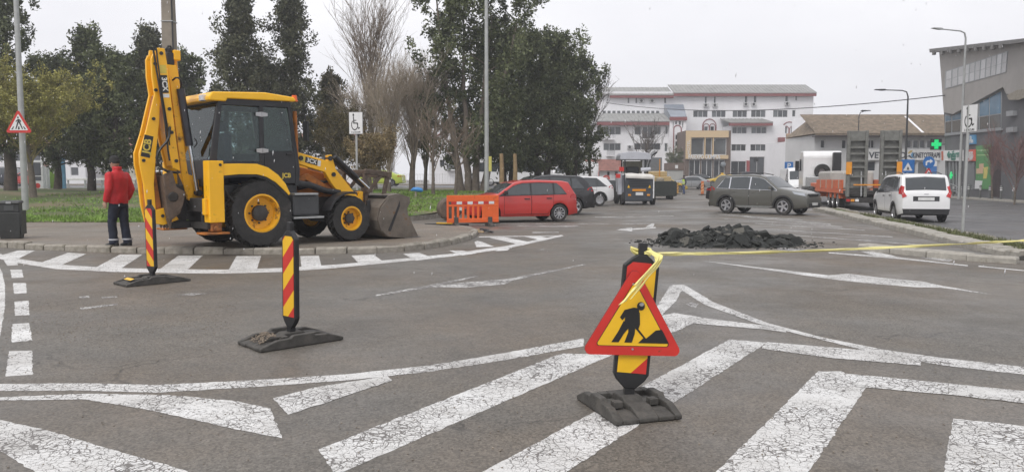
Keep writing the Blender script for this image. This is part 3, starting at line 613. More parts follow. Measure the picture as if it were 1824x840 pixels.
# ---- loader arms
for sd in (-1, 1):
    y = sd * .6; b = MB()
    b.prism([(1.05, 1.98), (1.8, 1.8), (1.8, 1.93), (1.9, 1.94), (2.0, 1.62), (2.42, 1.16), (2.98, .55), (3.02, .4), (2.9, .36), (2.3, .95), (2.02, 1.14), (1.88, 1.3), (1.72, 1.55), (1.08, 1.72)], y - .06, y + .06)
    arm = b.build('loader_arm', YEL, T, bevel=.012)
    for x, z, r in ((1.12, 1.85, .05), (1.85, 1.86, .055), (1.93, 1.5, .05), (2.95, .46, .05)): b = MB(); b.cyl((x, y - .09, z), (x, y + .09, z), r, n=12); b.build('pivot_pin', DARKM, arm, smooth=40)
    b = MB(); b.beam((1.86, y + sd * .02, 1.88), (2.75, y + sd * .02, 1.22), .07, .07); b.cyl((1.95, y + sd * .1, 1.9), (2.55, y + sd * .1, 1.42), .05); ram = b.build('tilt_ram', BLACK, arm, smooth=40)
    b = MB(); b.cyl((2.5, y + sd * .1, 1.46), (2.85, y + sd * .1, 1.18), .028); b.build('ram_rod', CHROME, ram, smooth=40)
    b = MB(); b.cyl((1.15, y - sd * .12, 1.2), (1.75, y - sd * .12, 1.32), .05); b.cyl((1.7, y - sd * .12, 1.31), (1.95, y - sd * .12, 1.36), .028); b.build('lift_ram', DARKM, arm, smooth=40)
    b = MB(); b.prism([(2.62, 1.1), (2.72, 1.12), (3.18, .52), (3.1, .46)], y - sd * .1 - .025, y - sd * .1 + .025); b.prism([(2.6, .98), (2.68, 1.12), (2.74, 1.1), (2.7, .9)], y - .03, y + .03); b.build('tipping_lever', YEL, arm)
    m4 = frame((1.42, y - .066 if sd < 0 else y + .066, 1.755), (math.cos(R(-13)) * -sd, 0, math.sin(R(-13)) * -sd * 1.0), (0, 0, 1)) if sd > 0 else frame((1.42, y - .0645, 1.79), (math.cos(R(-13)), 0, math.sin(R(-13))), (0, 0, 1))
    if sd < 0:
        db = MB(); db.add([(1.22, y - .0625, 1.76), (1.52, y - .0625, 1.69), (1.54, y - .0625, 1.82), (1.24, y - .0625, 1.885)], [(0, 1, 2, 3)]); db.build('decal', DECAL, arm)
        db = MB(); db.add([(1.525, y - .0625, 1.69), (1.60, y - .0625, 1.672), (1.62, y - .0625, 1.80), (1.545, y - .0625, 1.818)], [(0, 1, 2, 3)]); db.build('decal', DECW, arm); db = MB(); db.add([(1.08, y - .0625, 1.80), (1.21, y - .0625, 1.765), (1.23, y - .0625, 1.89), (1.10, y - .0625, 1.92)], [(0, 1, 2, 3)]); db.build('decal', DECY, arm)
        text('decal_lettering', '3CX', .125, DECW, arm, frame((1.385, y - .0645, 1.787), (.974, 0, -.225), (0, 0, 1)), .001, bold=.004)
b = MB(); b.cyl((2.45, -.6, 1.02), (2.45, .6, 1.02), .07); b.box(1.85, 2.0, -.55, .55, 1.42, 1.5); b.build('cross_tube', YEL, T, smooth=40)
# ---- front bucket and folded forks
prof = [(3.96, .03), (3.45, .01), (3.05, .06), (2.86, .22), (2.78, .45), (2.86, .75), (3.1, .98), (3.42, 1.03)]
inn = [(p[0] + .025, p[1] + .03) for p in prof]
b = MB(); b.prism(prof + inn[::-1], -1.1, 1.1)
buck = b.build('front_bucket', BUCKM, T)
for sd in (-1, 1):
    b = MB(); b.prism([(3.95, .035), (3.45, .015), (3.06, .07), (2.87, .23), (2.8, .45), (2.88, .74), (3.1, .965), (3.44, 1.04), (3.70, .97), (3.72, .84), (3.62, .7), (3.66, .55)], sd * 1.10, sd * 1.135); b.build('side_plate', BUCKM, buck, bevel=.006)
    b = MB(); b.beam((3.5, sd * 1.12, 1.0), (3.1, sd * 1.145, .2), .02, .06); b.build('side_rib', DARKM, buck)
b = MB(); b.box(3.55, 3.98, -1.12, 1.12, .0, .028)
for i in range(9): b.prism([(3.9, .032), (4.1, .01), (4.1, .0), (3.9, 0)], -1.05 + i * .25, -.97 + i * .25)
b.build('cutting_edge', M('worn_edge', (.25, .24, .23), .4, .7), buck)
b = MB()
for i, y in enumerate((-.75, -.3, .3, .75)): b.box(2.74, 2.84, y - .02, y + .02, .3, .9)
b.beam((3.1, -1.05, .99), (3.1, 1.05, .99), .12, .06); b.build('bucket_rib', DARKM, buck)
fk = MB()
for y in (-.55, .35):
    fk.beam((2.85, y, .8), (2.85, y, 1.58), .09, .09); fk.beam((2.85, y, 1.58), (3.55, y, 1.5), .1, .12); fk.beam((2.85, y, 1.0), (3.3, y, 1.5), .06, .08)
    fk.beam((3.5, y, 1.52), (3.35, y, .95), .06, .1)
fk.beam((2.85, -.7, 1.57), (2.85, .55, 1.57), .09, .09); fk.beam((2.85, -.7, 1.1), (2.85, .55, 1.1), .07, .07); fk.beam((3.5, -.65, 1.5), (3.5, .5, 1.5), .1, .12)
fk.build('fork_frame', MUD, T, bevel=.01)
# ---- backhoe end: frame, stabilisers, boom, dipper, bucket
b = MB(); b.box(-1.18, -.98, -1.05, 1.05, .75, 1.02); b.box(-1.15, -1.0, -1.05, 1.05, .42, .55); b.box(-1.12, -.98, -.8, -.7, .5, 1.0); b.box(-1.12, -.98, .7, .8, .5, 1.0); b.build('rear_frame', M('chassis_dark'), T, bevel=.015)
for sd in (-1, 1):
    b = MB(); y = sd * 1.02
    b.box(-1.13, -.83, y - .13, y + .13, .55, 1.75); b.box(-1.2, -1.12, y - .06, y + .06, .7, 1.02)
    st = b.build('stabiliser', YEL, T, bevel=.015)
    b = MB(); b.box(-1.08, -.88, y - .09, y + .09, .38, .58); b.box(-1.27, -.76, y - .19, y + .19, .32, .36); b.cyl((-1.0, y - .14, .44), (-1.0, y + .14, .44), .05); b.build('foot_pad', RUSTO, st, bevel=.01)
    b = MB(); b.cyl((-.9, y - .14, 1.67), (-.9, y + .14, 1.67), .03, n=8); b.build('bolt', DARKM, st)
b = MB(); b.box(-1.5, -1.15, -.28, .28, .42, .56); b.box(-1.5, -1.15, -.28, .28, 1.15, 1.28); b.cyl((-1.35, 0, .4), (-1.35, 0, 1.3), .11); b.prism([(-1.6, .55), (-1.2, .5), (-1.15, 1.2), (-1.5, 1.15)], -.2, .2); b.build('king_post', DARKM, T, bevel=.02)
# boom (curved box, outer plates) folded up; drawn in the digger's own mid plane, swung towards the near side
BY = -.18
def sq(x, z, ux, uz, L, h, yy):
    nx, nz = -uz, ux
    return [(x - ux * L / 2 - nx * h / 2, yy, z - uz * L / 2 - nz * h / 2), (x + ux * L / 2 - nx * h / 2, yy, z + uz * L / 2 - nz * h / 2), (x + ux * L / 2 + nx * h / 2, yy, z + uz * L / 2 + nz * h / 2), (x - ux * L / 2 + nx * h / 2, yy, z - uz * L / 2 + nz * h / 2)]
boomp = [(-1.4, .6), (-1.7, .5), (-1.95, .55), (-2.02, .9), (-2.05, 1.3), (-2.11, 1.68), (-2.11, 1.89), (-1.98, 2.28), (-1.79, 3.02), (-1.83, 3.36), (-1.83, 3.69), (-1.79, 3.79), (-1.71, 3.76), (-1.69, 2.95), (-1.72, 2.5), (-1.80, 1.9), (-1.86, 1.3), (-1.84, .8), (-1.6, .85)]
for y0 in (-.17, .11):
    b = MB(); b.prism(boomp, BY + y0, BY + y0 + .06); bo = b.build('boom_plate', YEL, T, bevel=.01)
    if y0 < 0:
        yy = BY + y0 - .003; ux, uz = .2, .98
        db = MB(); db.add(sq(-1.965, 2.02, ux, uz, .42, .17, yy), [(0, 1, 2, 3)]); db.build('decal', DECAL, bo)
        text('decal_lettering', 'JCB', .18, DECY, bo, frame((-1.965, yy - .003, 2.02), (ux, 0, uz), (-uz, 0, ux)), .001, bold=.006)
        for x, z in ((-1.77, 3.6), (-1.77, 3.1), (-1.83, 2.55), (-1.72, .68), (-2.04, 1.75)):
            b = MB(); b.cyl((x, yy - .02, z), (x, yy + .02, z), .032, n=10); b.build('bolt', DARKM, bo)
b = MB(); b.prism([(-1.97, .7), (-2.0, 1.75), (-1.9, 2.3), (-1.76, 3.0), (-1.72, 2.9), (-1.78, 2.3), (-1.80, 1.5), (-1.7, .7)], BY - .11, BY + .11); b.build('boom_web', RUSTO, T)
# dipper folded against the boom
b = MB(); dip = [(-1.73, 3.9), (-1.60, 3.9), (-1.56, 3.6), (-1.51, 3.0), (-1.44, 2.2), (-1.37, 1.55), (-1.50, 1.6), (-1.62, 2.2), (-1.68, 2.95), (-1.75, 3.75)]
b.prism(dip, BY - .235, BY - .175); b.prism(dip, BY + .175, BY + .235); b.prism([(-1.70, 3.6), (-1.6, 3.6), (-1.55, 3.0), (-1.48, 2.2), (-1.42, 1.65), (-1.48, 1.65), (-1.58, 2.2), (-1.65, 2.95)], BY - .175, BY + .175)
dipo = b.build('dipper_arm', YEL, T, bevel=.01)
yy = BY - .2385; ux, uz = .078, -.997
db = MB(); db.add(sq(-1.625, 3.22, ux, uz, .34, .125, yy), [(0, 1, 2, 3)]); db.build('decal', DECAL, dipo)
db = MB(); db.add(sq(-1.645, 3.5, ux, uz, .16, .12, yy), [(0, 1, 2, 3)]); db.build('decal', DECY, dipo)
db = MB(); db.add(sq(-1.605, 3.0, ux, uz, .07, .125, yy), [(0, 1, 2, 3)]); db.build('decal', DECW, dipo)
text('decal_lettering', '3CX', .135, DECW, dipo, frame((-1.625, yy - .003, 3.22), (ux, 0, uz), (-uz, 0, ux)), .001, bold=.005)
for x, z in ((-1.67, 3.8), (-1.55, 2.75), (-1.52, 2.3), (-1.45, 1.75)):
    b = MB(); b.cyl((x, yy - .015, z), (x, yy + .02, z), .035, n=10); b.build('bolt', DARKM, dipo)
# tension links, black ram head, ram and its bright rod
b = MB(); b.prism([(-1.51, 3.62), (-1.33, 3.62), (-1.28, 3.2), (-1.34, 3.0), (-1.46, 3.1)], BY - .10, BY - .02); b.build('link_plate', YEL, T, bevel=.01)
b = MB(); b.prism([(-1.50, 3.35), (-1.40, 3.3), (-1.36, 3.0), (-1.27, 2.3), (-1.2, 1.55), (-1.1, 1.2), (-1.12, .95), (-1.22, .98), (-1.32, 1.5), (-1.40, 2.3)], BY - .16, BY - .1); b.build('boom_link', YELW, T, bevel=.01)
b = MB(); b.prism([(-1.32, 3.92), (-1.24, 3.85), (-1.18, 3.2), (-1.06, 2.0), (-1.12, 1.9), (-1.26, 3.2)], BY + .12, BY + .18); b.build('boom_link', YELW, T, bevel=.01)
b = MB(); b.box(-1.38, -1.24, BY - .1, BY + .16, 3.72, 3.92); b.build('link_bracket', YEL, T, bevel=.02)
b = MB(); b.box(-1.50, -1.36, BY - .09, BY + .09, 3.62, 3.86); b.cyl((-1.43, BY, 3.85), (-1.43, BY, 3.96), .06); b.build('ram_head', BLACK, T, bevel=.02)
b = MB(); b.cyl((-1.31, BY - .2, 3.16), (-1.17, BY - .2, 2.05), .075, n=16); rm = b.build('dipper_ram', M('ram_black', (.025, .024, .03), .35, var=.3), T, smooth=40)
b = MB(); b.cyl((-1.17, BY - .2, 2.1), (-1.04, BY - .2, 1.15), .04); b.build('ram_rod', CHROME, rm, smooth=40)
b = MB(); lk = [(-1.36, 1.5), (-1.26, 1.52), (-1.02, 1.44), (-.86, 1.2), (-.88, .92), (-1.14, .94), (-1.2, 1.1)]
b.prism(lk, BY - .12, BY - .07); b.build('bucket_link', YELW, T, bevel=.01)
b = MB(); b.cyl((-1.02, BY - .28, 1.12), (-1.02, BY, 1.12), .06); b.box(-1.2, -.9, BY - .1, BY + .1, .86, .93); b.build('link_pin', DARKM, T, smooth=40)
# digging bucket tucked in under the dipper
bp = [(-1.75, 1.48), (-1.58, 1.56), (-1.50, 1.24), (-1.33, 1.14), (-1.37, .95), (-1.45, .72), (-1.66, .58), (-1.7, .8), (-1.73, 1.14)]
for y0 in (-.36, .22):
    b = MB(); b.prism(bp, BY + y0, BY + y0 + .05); pl = b.build('bucket_cheek', MUD, T, bevel=.012)
    b = MB(); b.lathe([(.0, -.012), (.08, -.012), (.1, 0), (.08, .012)], (-1.58, BY + y0 - .004, 1.05), 'y', 12); b.build('wear_boss', M('chassis_dark'), pl)
b = MB(); b.prism([(-1.74, 1.46), (-1.72, 1.14), (-1.69, .8), (-1.65, .6), (-1.61, .64), (-1.65, .8), (-1.68, 1.14), (-1.70, 1.46)], BY - .31, BY + .22)
b.build('bucket_shell', MUD, T)
for i in range(4):
    b = MB(); b.prism([(-1.68, .62), (-1.58, .66), (-1.62, .42)], BY - .29 + i * .15, BY - .22 + i * .15); b.build('bucket_tooth', MUD, T)
# hydraulic hoses
for pts, r in (([(-1.8, BY - .2, 3.85), (-1.74, BY - .26, 3.2), (-1.66, BY - .27, 2.6), (-1.62, BY - .27, 2.0), (-1.6, BY - .3, 1.75)], .018), ([(-1.76, BY - .24, 3.88), (-1.7, BY - .26, 3.1), (-1.62, BY - .27, 2.5), (-1.58, BY - .27, 2.05)], .014),
               ([(-1.56, BY - .26, 2.4), (-1.62, BY - .34, 2.15), (-1.82, BY - .36, 1.95), (-1.88, BY - .36, 1.75), (-1.74, BY - .36, 1.55), (-1.46, BY - .3, 1.52)], .026), ([(-1.45, BY - .12, 3.3), (-1.4, BY - .28, 3.38), (-1.3, BY - .26, 3.3), (-1.32, BY - .2, 3.1)], .018),
               ([(-1.5, BY, 3.9), (-1.43, BY - .05, 4.02), (-1.36, BY, 3.9)], .02), ([(-1.1, BY - .28, 2.2), (-1.05, BY - .32, 2.12), (-1.1, BY - .26, 2.02)], .012), ([(-.83, -1.17, 1.25), (-.7, -1.17, .98), (-.6, -1.1, .95), (-.7, -.9, 1.15)], .014)):
    b = MB(); b.tube(smooth_line([Vector(p) for p in pts], 1), r, 6); b.build('hydraulic_hose', HOSE, T, smooth=60)
text('decal_lettering', 'JCB', .13, DECY, T, frame((.68, -yo - .0, 1.47), (1, 0, 0), (0, 0, 1)), .001, bold=.004)
# ================================================================= ROADWORKS FURNITURE
SIGN_R = M('sign_red', (.55, .03, .022), .4, var=.1, sc=5, dirt=(.25, .05, .03), dsc=9, dth=.66, dsoft=.05)
SIGN_Y = M('sign_yellow', (.80, .47, .015), .4, var=.08, sc=5, dirt=(.25, .15, .03), dsc=8, dth=.68, dsoft=.05)
SIGN_K = M('sign_black', (.012, .012, .012), .45); SIGN_W = M('sign_white', (.72, .72, .72), .4, var=.06); SIGN_B = M('sign_blue', (.03, .16, .45), .4)
FRAMEK = M('frame_black', (.016, .016, .017), .42, var=.3, sc=9, dirt=(.09, .085, .08), dsc=7, dth=.62, dsoft=.08)
def clip(poly, a, b, c):    # keep a*x+b*z<=c
    out = []
    for p, q in zip(poly, poly[1:] + poly[:1]):
        fp, fq = a * p[0] + b * p[1] - c, a * q[0] + b * q[1] - c
        if fp <= 0: out.append(p)
        if (fp < 0 < fq) or (fq < 0 < fp): t = fp / (fp - fq); out.append((p[0] + (q[0] - p[0]) * t, p[1] + (q[1] - p[1]) * t))
    return out
def delineator(label, loc, rz, base_rz, tilt=(0, 0), W=.2, H=.84, mirror=1, zb=.13, yellow=False, blen=.84, bwid=.40):
    t = thing('delineator', label, 'delineator', loc, 0, 'striped delineators on rubber feet')
    # rubber foot: two low wedges with a raised middle, recesses and a hand slot
    b = MB(); L, w2 = blen / 2, bwid / 2
    pr = [(-L, 0), (-L, .028), (-L * .62, .08), (-L * .3, .084), (-L * .22, .108), (L * .22, .108), (L * .3, .084), (L * .62, .08), (L, .028), (L, 0)]
    for y0, y1, k in ((-w2, -w2 * .78, 1.0), (-w2 * .78, -w2 * .3, .8), (-w2 * .3, w2 * .3, .93), (w2 * .3, w2 * .78, .8), (w2 * .78, w2, 1.0)):
        p2 = [(x * (1 if abs(y0 + y1) > w2 else .985), z * k) for x, z in pr]
        if k == .8: p2 = pr[:3] + [(-L * .3, .06), (-L * .22, .095), (L * .22, .095), (L * .3, .06)] + pr[7:]; p2 = [(x, min(z, .083) if abs(x) < L * .21 else z * (.62 if abs(x) < L * .95 else 1)) for x, z in p2]
        b.prism(p2, y0 + .0007, y1 - .0007)
    fo = b.build('rubber_foot', RUBBER, t, bevel=.008, rz=base_rz)
    for sx in (-1, 1):
        for sy in (-1, 1):
            q = MB(); q.box(sx * L * .34 - .03, sx * L * .34 + .03, sy * w2 * .55 - .03, sy * w2 * .55 + .03, .05, .092); q.build('lug', RUBBER, fo, bevel=.004)
    if yellow:
        q = MB(); q.add([(-L * .78, -w2 * .5, .072), (-L * .78, w2 * .5, .072), (-L * .66, w2 * .5, .092), (-L * .66, -w2 * .5, .092)], [(0, 1, 2, 3)]); q.build('reflector', SIGN_Y, fo)
    # board on a spigot
    e = bpy.data.objects.new('board', None)
    b = MB(); hw = W / 2; z0 = zb + .06; z1 = z0 + H
    out = [(-.035, z0 - .055), (.035, z0 - .055), (hw * .8, z0), (hw, z0 + .04), (hw, z1 - .05), (hw * .55, z1), (.03, z1 + .025), (-.03, z1 + .025), (-hw * .55, z1), (-hw, z1 - .05), (-hw, z0 + .04), (-hw * .8, z0)]
    b.prism(out, -.024, .024)
    bo = b.build('board', FRAMEK, t, bevel=.008); bo.rotation_euler = (tilt[0], tilt[1], rz)
    q = MB(); q.box(-.032, .032, -.026, .026, .05, z0 - .0535); q.build('spigot', FRAMEK, bo)
    q = MB(); q.box(-.028, .028, -.02, .02, z1 + .023, z1 + .10); q.build('top_handle', FRAMEK, bo, bevel=.004)
    # reflective stripes front and back, sheet behind the black rim
    fw = hw - .022; F = [(-fw, z0 + .05), (fw, z0 + .05), (fw, z1 - .06), (fw * .62, z1 - .028), (-fw * .62, z1 - .028), (-fw, z1 - .06)]
    for sd in (-1, 1):
        k = mirror * sd * -1
        step = .155 if W < .23 else .2; c0 = z0 - (.25 if W < .23 else .145)
        for i in range(12):
            lo, hi = c0 + i * step, c0 + (i + 1) * step      # band between z - s*x = lo..hi
            p = clip(clip(F, -k * 1.05, -1, -lo), k * 1.05, 1, hi)
            if len(p) < 3: continue
            q = MB(); yo2 = sd * .0255
            q.prism(p, yo2 - .0012, yo2 + .0012); q.build('stripe', SIGN_R if (i % 2) == (1 if W < .23 else 0) else SIGN_Y, bo)
    return t, bo
# positions from where each foot meets the road
pA = G(272, 503); delineator('striped delineator beside the man, its foot with a yellow reflector', (pA.x, pA.y, .004), R(-32), R(48), (0, R(-.5)), W=.21, H=.92, mirror=1, yellow=True, blen=.92, bwid=.48)
pB = G(515, 609); delineator('striped delineator standing alone on the asphalt, gravel on its foot', (pB.x + .02, pB.y, .004), R(-40), R(43), (0, R(1.2)), W=.21, H=.82, mirror=-1, blen=.82, bwid=.48)
pC = G(1117, 728)
tC, boC = delineator('striped delineator behind the roadworks triangle, yellow tape at its neck', (pC.x, pC.y, .004), R(3), R(-72), (R(-3), R(5.6)), W=.235, H=.80, mirror=-1, blen=.62, bwid=.46)
pD = G(1852, 463); delineator('black rubber foot and striped board at the tip of the kerb island', (pD.x, pD.y, .004), R(20), R(-35), (0, 0), blen=.8)
# gravel lying on the middle foot
rs2 = random.Random(3); gm = MB()
for i in range(160):
    u, v = rs2.uniform(-.36, -.18), rs2.uniform(-.13, .13); s = rs2.uniform(.004, .011); c, sn = math.cos(R(43)), math.sin(R(43)); z = .1 if u > -.25 else .1 - (-.25 - u) * .45
    gm.sphere((pB.x + .02 + c * u - sn * v, pB.y + sn * u + c * v, z + s * .5), (s, s, s * .7), 5, 3)
stuff(tag(gm.build('gravel', M('gravel', (.22, .18, .14), .9, var=.5, sc=60)), 'loose brown gravel lying on the foot of the lone delineator', 'gravel'))
# ---- triangle: roadworks sign hooked on the front board
def rtri(s, r, n=5):
    h = s * math.sqrt(3) / 2; P = [(-s / 2, 0), (s / 2, 0), (0, h)]; out = []
    for i, p in enumerate(P):
        a, c = Vector(P[i - 1]), Vector(P[(i + 1) % 3]); p = Vector(p); u = (a - p).normalized(); v = (c - p).normalized()
        bis = (u + v).normalized(); cen = p + bis * (r / math.sin(R(30))); a0 = math.atan2(-(u.x * u.dot(bis) * 0 + 1) * 0, 1)
        p0 = p + u * (r / math.tan(R(30))); p1 = p + v * (r / math.tan(R(30)))
        for k in range(n + 1):
            q = p0.lerp(p1, k / n); d = (q - cen).normalized(); out.append(tuple(cen + d * r))
    return out
MZ = lambda q: [((x - 281) * .00178 + .03, (472 - y) * .00178 + .0) for x, y in q]     # outline of the digging figure
MAN = [MZ(q) for q in ([(245, 392), (228, 428), (203, 469), (229, 469), (247, 438), (270, 410)], [(262, 405), (263, 432), (250, 469), (277, 469), (286, 438), (288, 408)], [(258, 350), (280, 344), (298, 346), (301, 372), (290, 412), (246, 408), (250, 380)],
       [(266, 348), (247, 353), (231, 380), (240, 390), (256, 372), (266, 366)], [(288, 352), (302, 362), (304, 404), (297, 426), (288, 420), (292, 396)], [(280, 398), (275, 404), (318, 452), (300, 470), (334, 470), (326, 452)], [(304, 470), (330, 452), (344, 440), (362, 424), (384, 421), (394, 438), (411, 470)])]
def sign_disc(cx, cz, rx, rz, n=14): return [(cx + rx * math.cos(2 * math.pi * i / n), cz + rz * math.sin(2 * math.pi * i / n)) for i in range(n)]
ts = .672
tl = thing('roadworks_sign', 'triangular red and yellow sign of a digging worker, fixed to a delineator', 'sign', (pC.x, pC.y, .004))
mt = Matrix.Rotation(R(3), 4, 'Z') @ Matrix.Rotation(R(5.6), 4, 'Y') @ Matrix.Rotation(R(-3), 4, 'X')
hold = (Matrix.Translation((-.012, -.047, .36)) @ Matrix.Rotation(R(-3.6), 4, 'Y'))
def spart(name, polys, m, y0, y1, par=None, sm=None):
    b = MB()
    for p in polys: b.prism(p, y0, y1)
    o = b.build(name, m, par or tl)
    if par is None: o.matrix_local = mt @ hold
    return o
h3 = lambda d: d * math.sqrt(3)
plate = spart('plate', [rtri(ts, .035)], SIGN_R, -.004, .004)
spart('rim', [[(x, z) for x, z in rtri(ts + .006, .037)]], M('sign_edge', (.25, .03, .03), .5), .0045, .012, plate)
ins = ts - .205
spart('yellow_field', [[(x, z + .062) for x, z in rtri(ins + .012, .012)]], SIGN_Y, -.0062, -.0045, plate)
spart('field_outline', [[(x, z + .0585) for x, z in rtri(ins + .026, .014)]], SIGN_K, -.0052, -.0042, plate)
sc_ = 1.02
for i, p in enumerate(MAN):
    spart('pictogram', [[(x * sc_ - .03, z * sc_ + .078) for x, z in p]], SIGN_K, -.0085 - .0002 * i, -.0066, plate)
spart('pictogram', [[(x * sc_ - .03, z * sc_ + .078) for x, z in sign_disc(.073, .238, .025, .027)]], SIGN_K, -.0102, -.0066, plate)
spart('worn_patch', [[(x * sc_ - .03, z * sc_ + .078) for x, z in sign_disc(.077, .249, .015, .012)]], M('scuff_grey', (.3, .3, .3), .7, var=.4, sc=60), -.0106, -.0103, plate)
for x, z in ((0, .04), (-.01, ts * .866 - .12)):
    b = MB(); b.cyl((x, -.009, z), (x, .02, z), .007, n=8); b.build('bolt', STEEL, plate)
# ---- yellow barrier tape: neck of the front board to the next board at the island
TAPE = M('barrier_tape', (.80, .72, .26), .4, var=.1, sc=20, dirt=(.6, .55, .3), dsc=30, dth=.62)
nb = boC.matrix_local if False else None
zn = 1.075
A = Vector((pC.x + .035, pC.y - .02, zn)); ctl = [V(1158, 449, 5.08), V(1185, 452.5, 5.5), V(1300, 451, 7.0), V(1440, 447, 9.0), V(1560, 441.5, 10.8), V(1700, 435, 12.8), V(1780, 430.5, 13.9), V(1830, 428, 14.4), V(1860, 424, 14.55)]
cl2 = smooth_line(ctl, 3)
b = MB(); rs3 = random.Random(9); ring = []
tot = len(cl2)
for i, p in enumerate(cl2):
    d = (cl2[min(i + 1, tot - 1)] - cl2[max(i - 1, 0)]).normalized(); side = d.cross(Vector((0, 0, 1))).normalized(); up = side.cross(d)
    tw = math.sin(i * .31) * 1.0 + .35 * math.sin(i * 1.3); wdt = (.006 + .012 * min(1, i / tot * 2)) + .007 * (.5 + .5 * math.sin(i * .53 + 1)); u = up * math.cos(tw) + side * math.sin(tw); v = d.cross(u)
    ring.append([tuple(p + u * wdt + v * .002), tuple(p + u * wdt * .3 + v * .012), tuple(p - u * wdt + v * .002), tuple(p - u * wdt - v * .002), tuple(p - u * wdt * .3 - v * .004), tuple(p + u * wdt - v * .002)])
b.loft(ring)
tape = tag(b.build('barrier_tape', TAPE, smooth=50), 'yellow barrier tape strung from the roadworks sign across to the kerb island', 'tape')
b = MB(); nk = boC
cN = V(1147, 446, 5.06)
b.tube([cN + Vector((.045 * math.cos(t), .045 * math.sin(t), .008 * math.sin(2 * t))) for t in [i * math.pi / 8 for i in range(17)]], .011, 6)
b.tube([cN + Vector((.043 * math.cos(t), .046 * math.sin(t), -.02 + .01 * math.sin(t))) for t in [i * math.pi / 8 for i in range(17)]], .010, 6); b.build('wrap', TAPE, tape, smooth=60)
b = MB(); lp = [cN + Vector(q) for q in ((-.03, -.035, 0), (-.07, -.04, .012), (-.10, -.04, .025), (-.085, -.045, .0), (-.05, -.045, -.02), (-.02, -.05, -.012))]
lp = smooth_line(lp, 2); b.loft([[tuple(p + Vector((0, 0, .012))), tuple(p + Vector((.003, -.01, 0))), tuple(p - Vector((0, 0, .012))), tuple(p + Vector((0, .006, 0)))] for p in lp]); b.build('loop', TAPE, tape, smooth=60)
tail = smooth_line([V(px, py, Yd) for px, py, Yd in ((1150, 448, 5.0), (1168, 452, 4.97), (1176, 460, 4.93), (1166, 474, 4.9), (1150, 490, 4.88), (1134, 510, 4.87), (1120, 526, 4.87), (1108, 540, 4.87))], 2)
for k, (du, wid) in enumerate((((0, 0, 0), .020), ((.012, .006, -.01), .014), ((-.01, -.008, .004), .012))):
    b = MB(); rg = []
    for i, p in enumerate(tail[:len(tail) - k * 5]):
        f = i / len(tail); p = p + Vector(du) * (.4 + f * 1.6); wv = wid * (1 + .3 * math.sin(i * .9 + k)); rg.append([tuple(p + Vector((wv, 0, wv * .5))), tuple(p + Vector((.2 * wv, -.008, .2 * wv))), tuple(p + Vector((-wv, 0, -wv * .5))), tuple(p + Vector((0, .005, 0)))])
    b.loft(rg); b.build('loose_end', TAPE, tape, smooth=40)
# ---- heap of broken asphalt
CH = [M('broken_asphalt', (.022, .024, .022), .8, var=.5, sc=9, bump=.9, bsc=35), M('broken_asphalt_dusty', (.042, .044, .04), .85, var=.4, sc=7, bump=.8, bsc=35), M('asphalt_top_face', (.11, .105, .09), .9, var=.3, sc=12, bump=.6, bsc=40)]
heap = thing('rubble_heap', 'heap of broken black asphalt slabs dumped on the parking lot', 'rubble heap', (*G(1296, 433)[:2], 0))
hc = G(1296, 433); rnd = random.Random(12)
def heap_h(u, v):   # u across (-1..1), v depth
    f = max(0, 1 - (abs(u) ** 2.2) - (v * v)); return .28 * f ** .62 * (1 + .18 * math.sin(u * 7 + 1) + .12 * math.sin(v * 6 + u * 4)) * (1.05 - .15 * u)
HX, HY = 1.68, 1.25
b = MB(); nu, nv = 26, 14
b.add([(HX * (-1 + 2 * i / nu), HY * (-1 + 2 * j / nv), heap_h(-1 + 2 * i / nu, -1 + 2 * j / nv) * .8 - .01 + rnd.uniform(-.02, .03)) for j in range(nv + 1) for i in range(nu + 1)], [(j * (nu + 1) + i, j * (nu + 1) + i + 1, (j + 1) * (nu + 1) + i + 1, (j + 1) * (nu + 1) + i) for j in range(nv) for i in range(nu)])
b.build('crumbs', CH[0], heap)
chunks = []
for k in range(16):
    q = MB(); n = rnd.randint(5, 7); base = [(math.cos(2 * math.pi * i / n + rnd.uniform(-.3, .3)) * rnd.uniform(.6, 1.1), math.sin(2 * math.pi * i / n + rnd.uniform(-.3, .3)) * rnd.uniform(.6, 1.1)) for i in range(n)]
    th = rnd.uniform(.25, .6)
    q.loft([[(x, y, -th + rnd.uniform(-.1, .1)) for x, y in base], [(x * rnd.uniform(.95, 1.2), y * rnd.uniform(.95, 1.2), rnd.uniform(-.15, .15)) for x, y in base], [(x * rnd.uniform(.75, 1.0), y * rnd.uniform(.75, 1.0), th + rnd.uniform(-.12, .12)) for x, y in base]])
    q.m = [0] * (len(q.f) - 2) + [0, 1]
    mats = [CH[k % 2], CH[2] if k % 5 == 0 else CH[k % 2]]
    chunks.append(q.mesh('chunk', mats))
for i in range(290):
    u, v = rnd.uniform(-1.0, 1.0), rnd.uniform(-1.0, 1.0)
    if i < 235:
        while abs(u) ** 2.2 + v * v > .97: u, v = rnd.uniform(-1, 1), rnd.uniform(-1, .9)
        s = rnd.uniform(.045, .13) if rnd.random() < .72 else rnd.uniform(.13, .26)
        z = heap_h(u, v) - s * .15
    else:
        a = rnd.uniform(0, 6.28); k = rnd.uniform(.95, 1.3); u, v = k * math.cos(a), k * math.sin(a) * .97; s = rnd.uniform(.025, .07); z = s * .35
    o = link('chunk', chunks[rnd.randrange(16)], heap, loc=(u * HX, v * HY, z)); o.rotation_euler = (rnd.gauss(0, .5), rnd.gauss(0, .5), rnd.uniform(0, 6.28)) if i < 235 else (0, 0, rnd.uniform(0, 6)); o.scale = (s, s * rnd.uniform(.7, 1.1), s * rnd.uniform(.5, .9))
cr_ = MB()
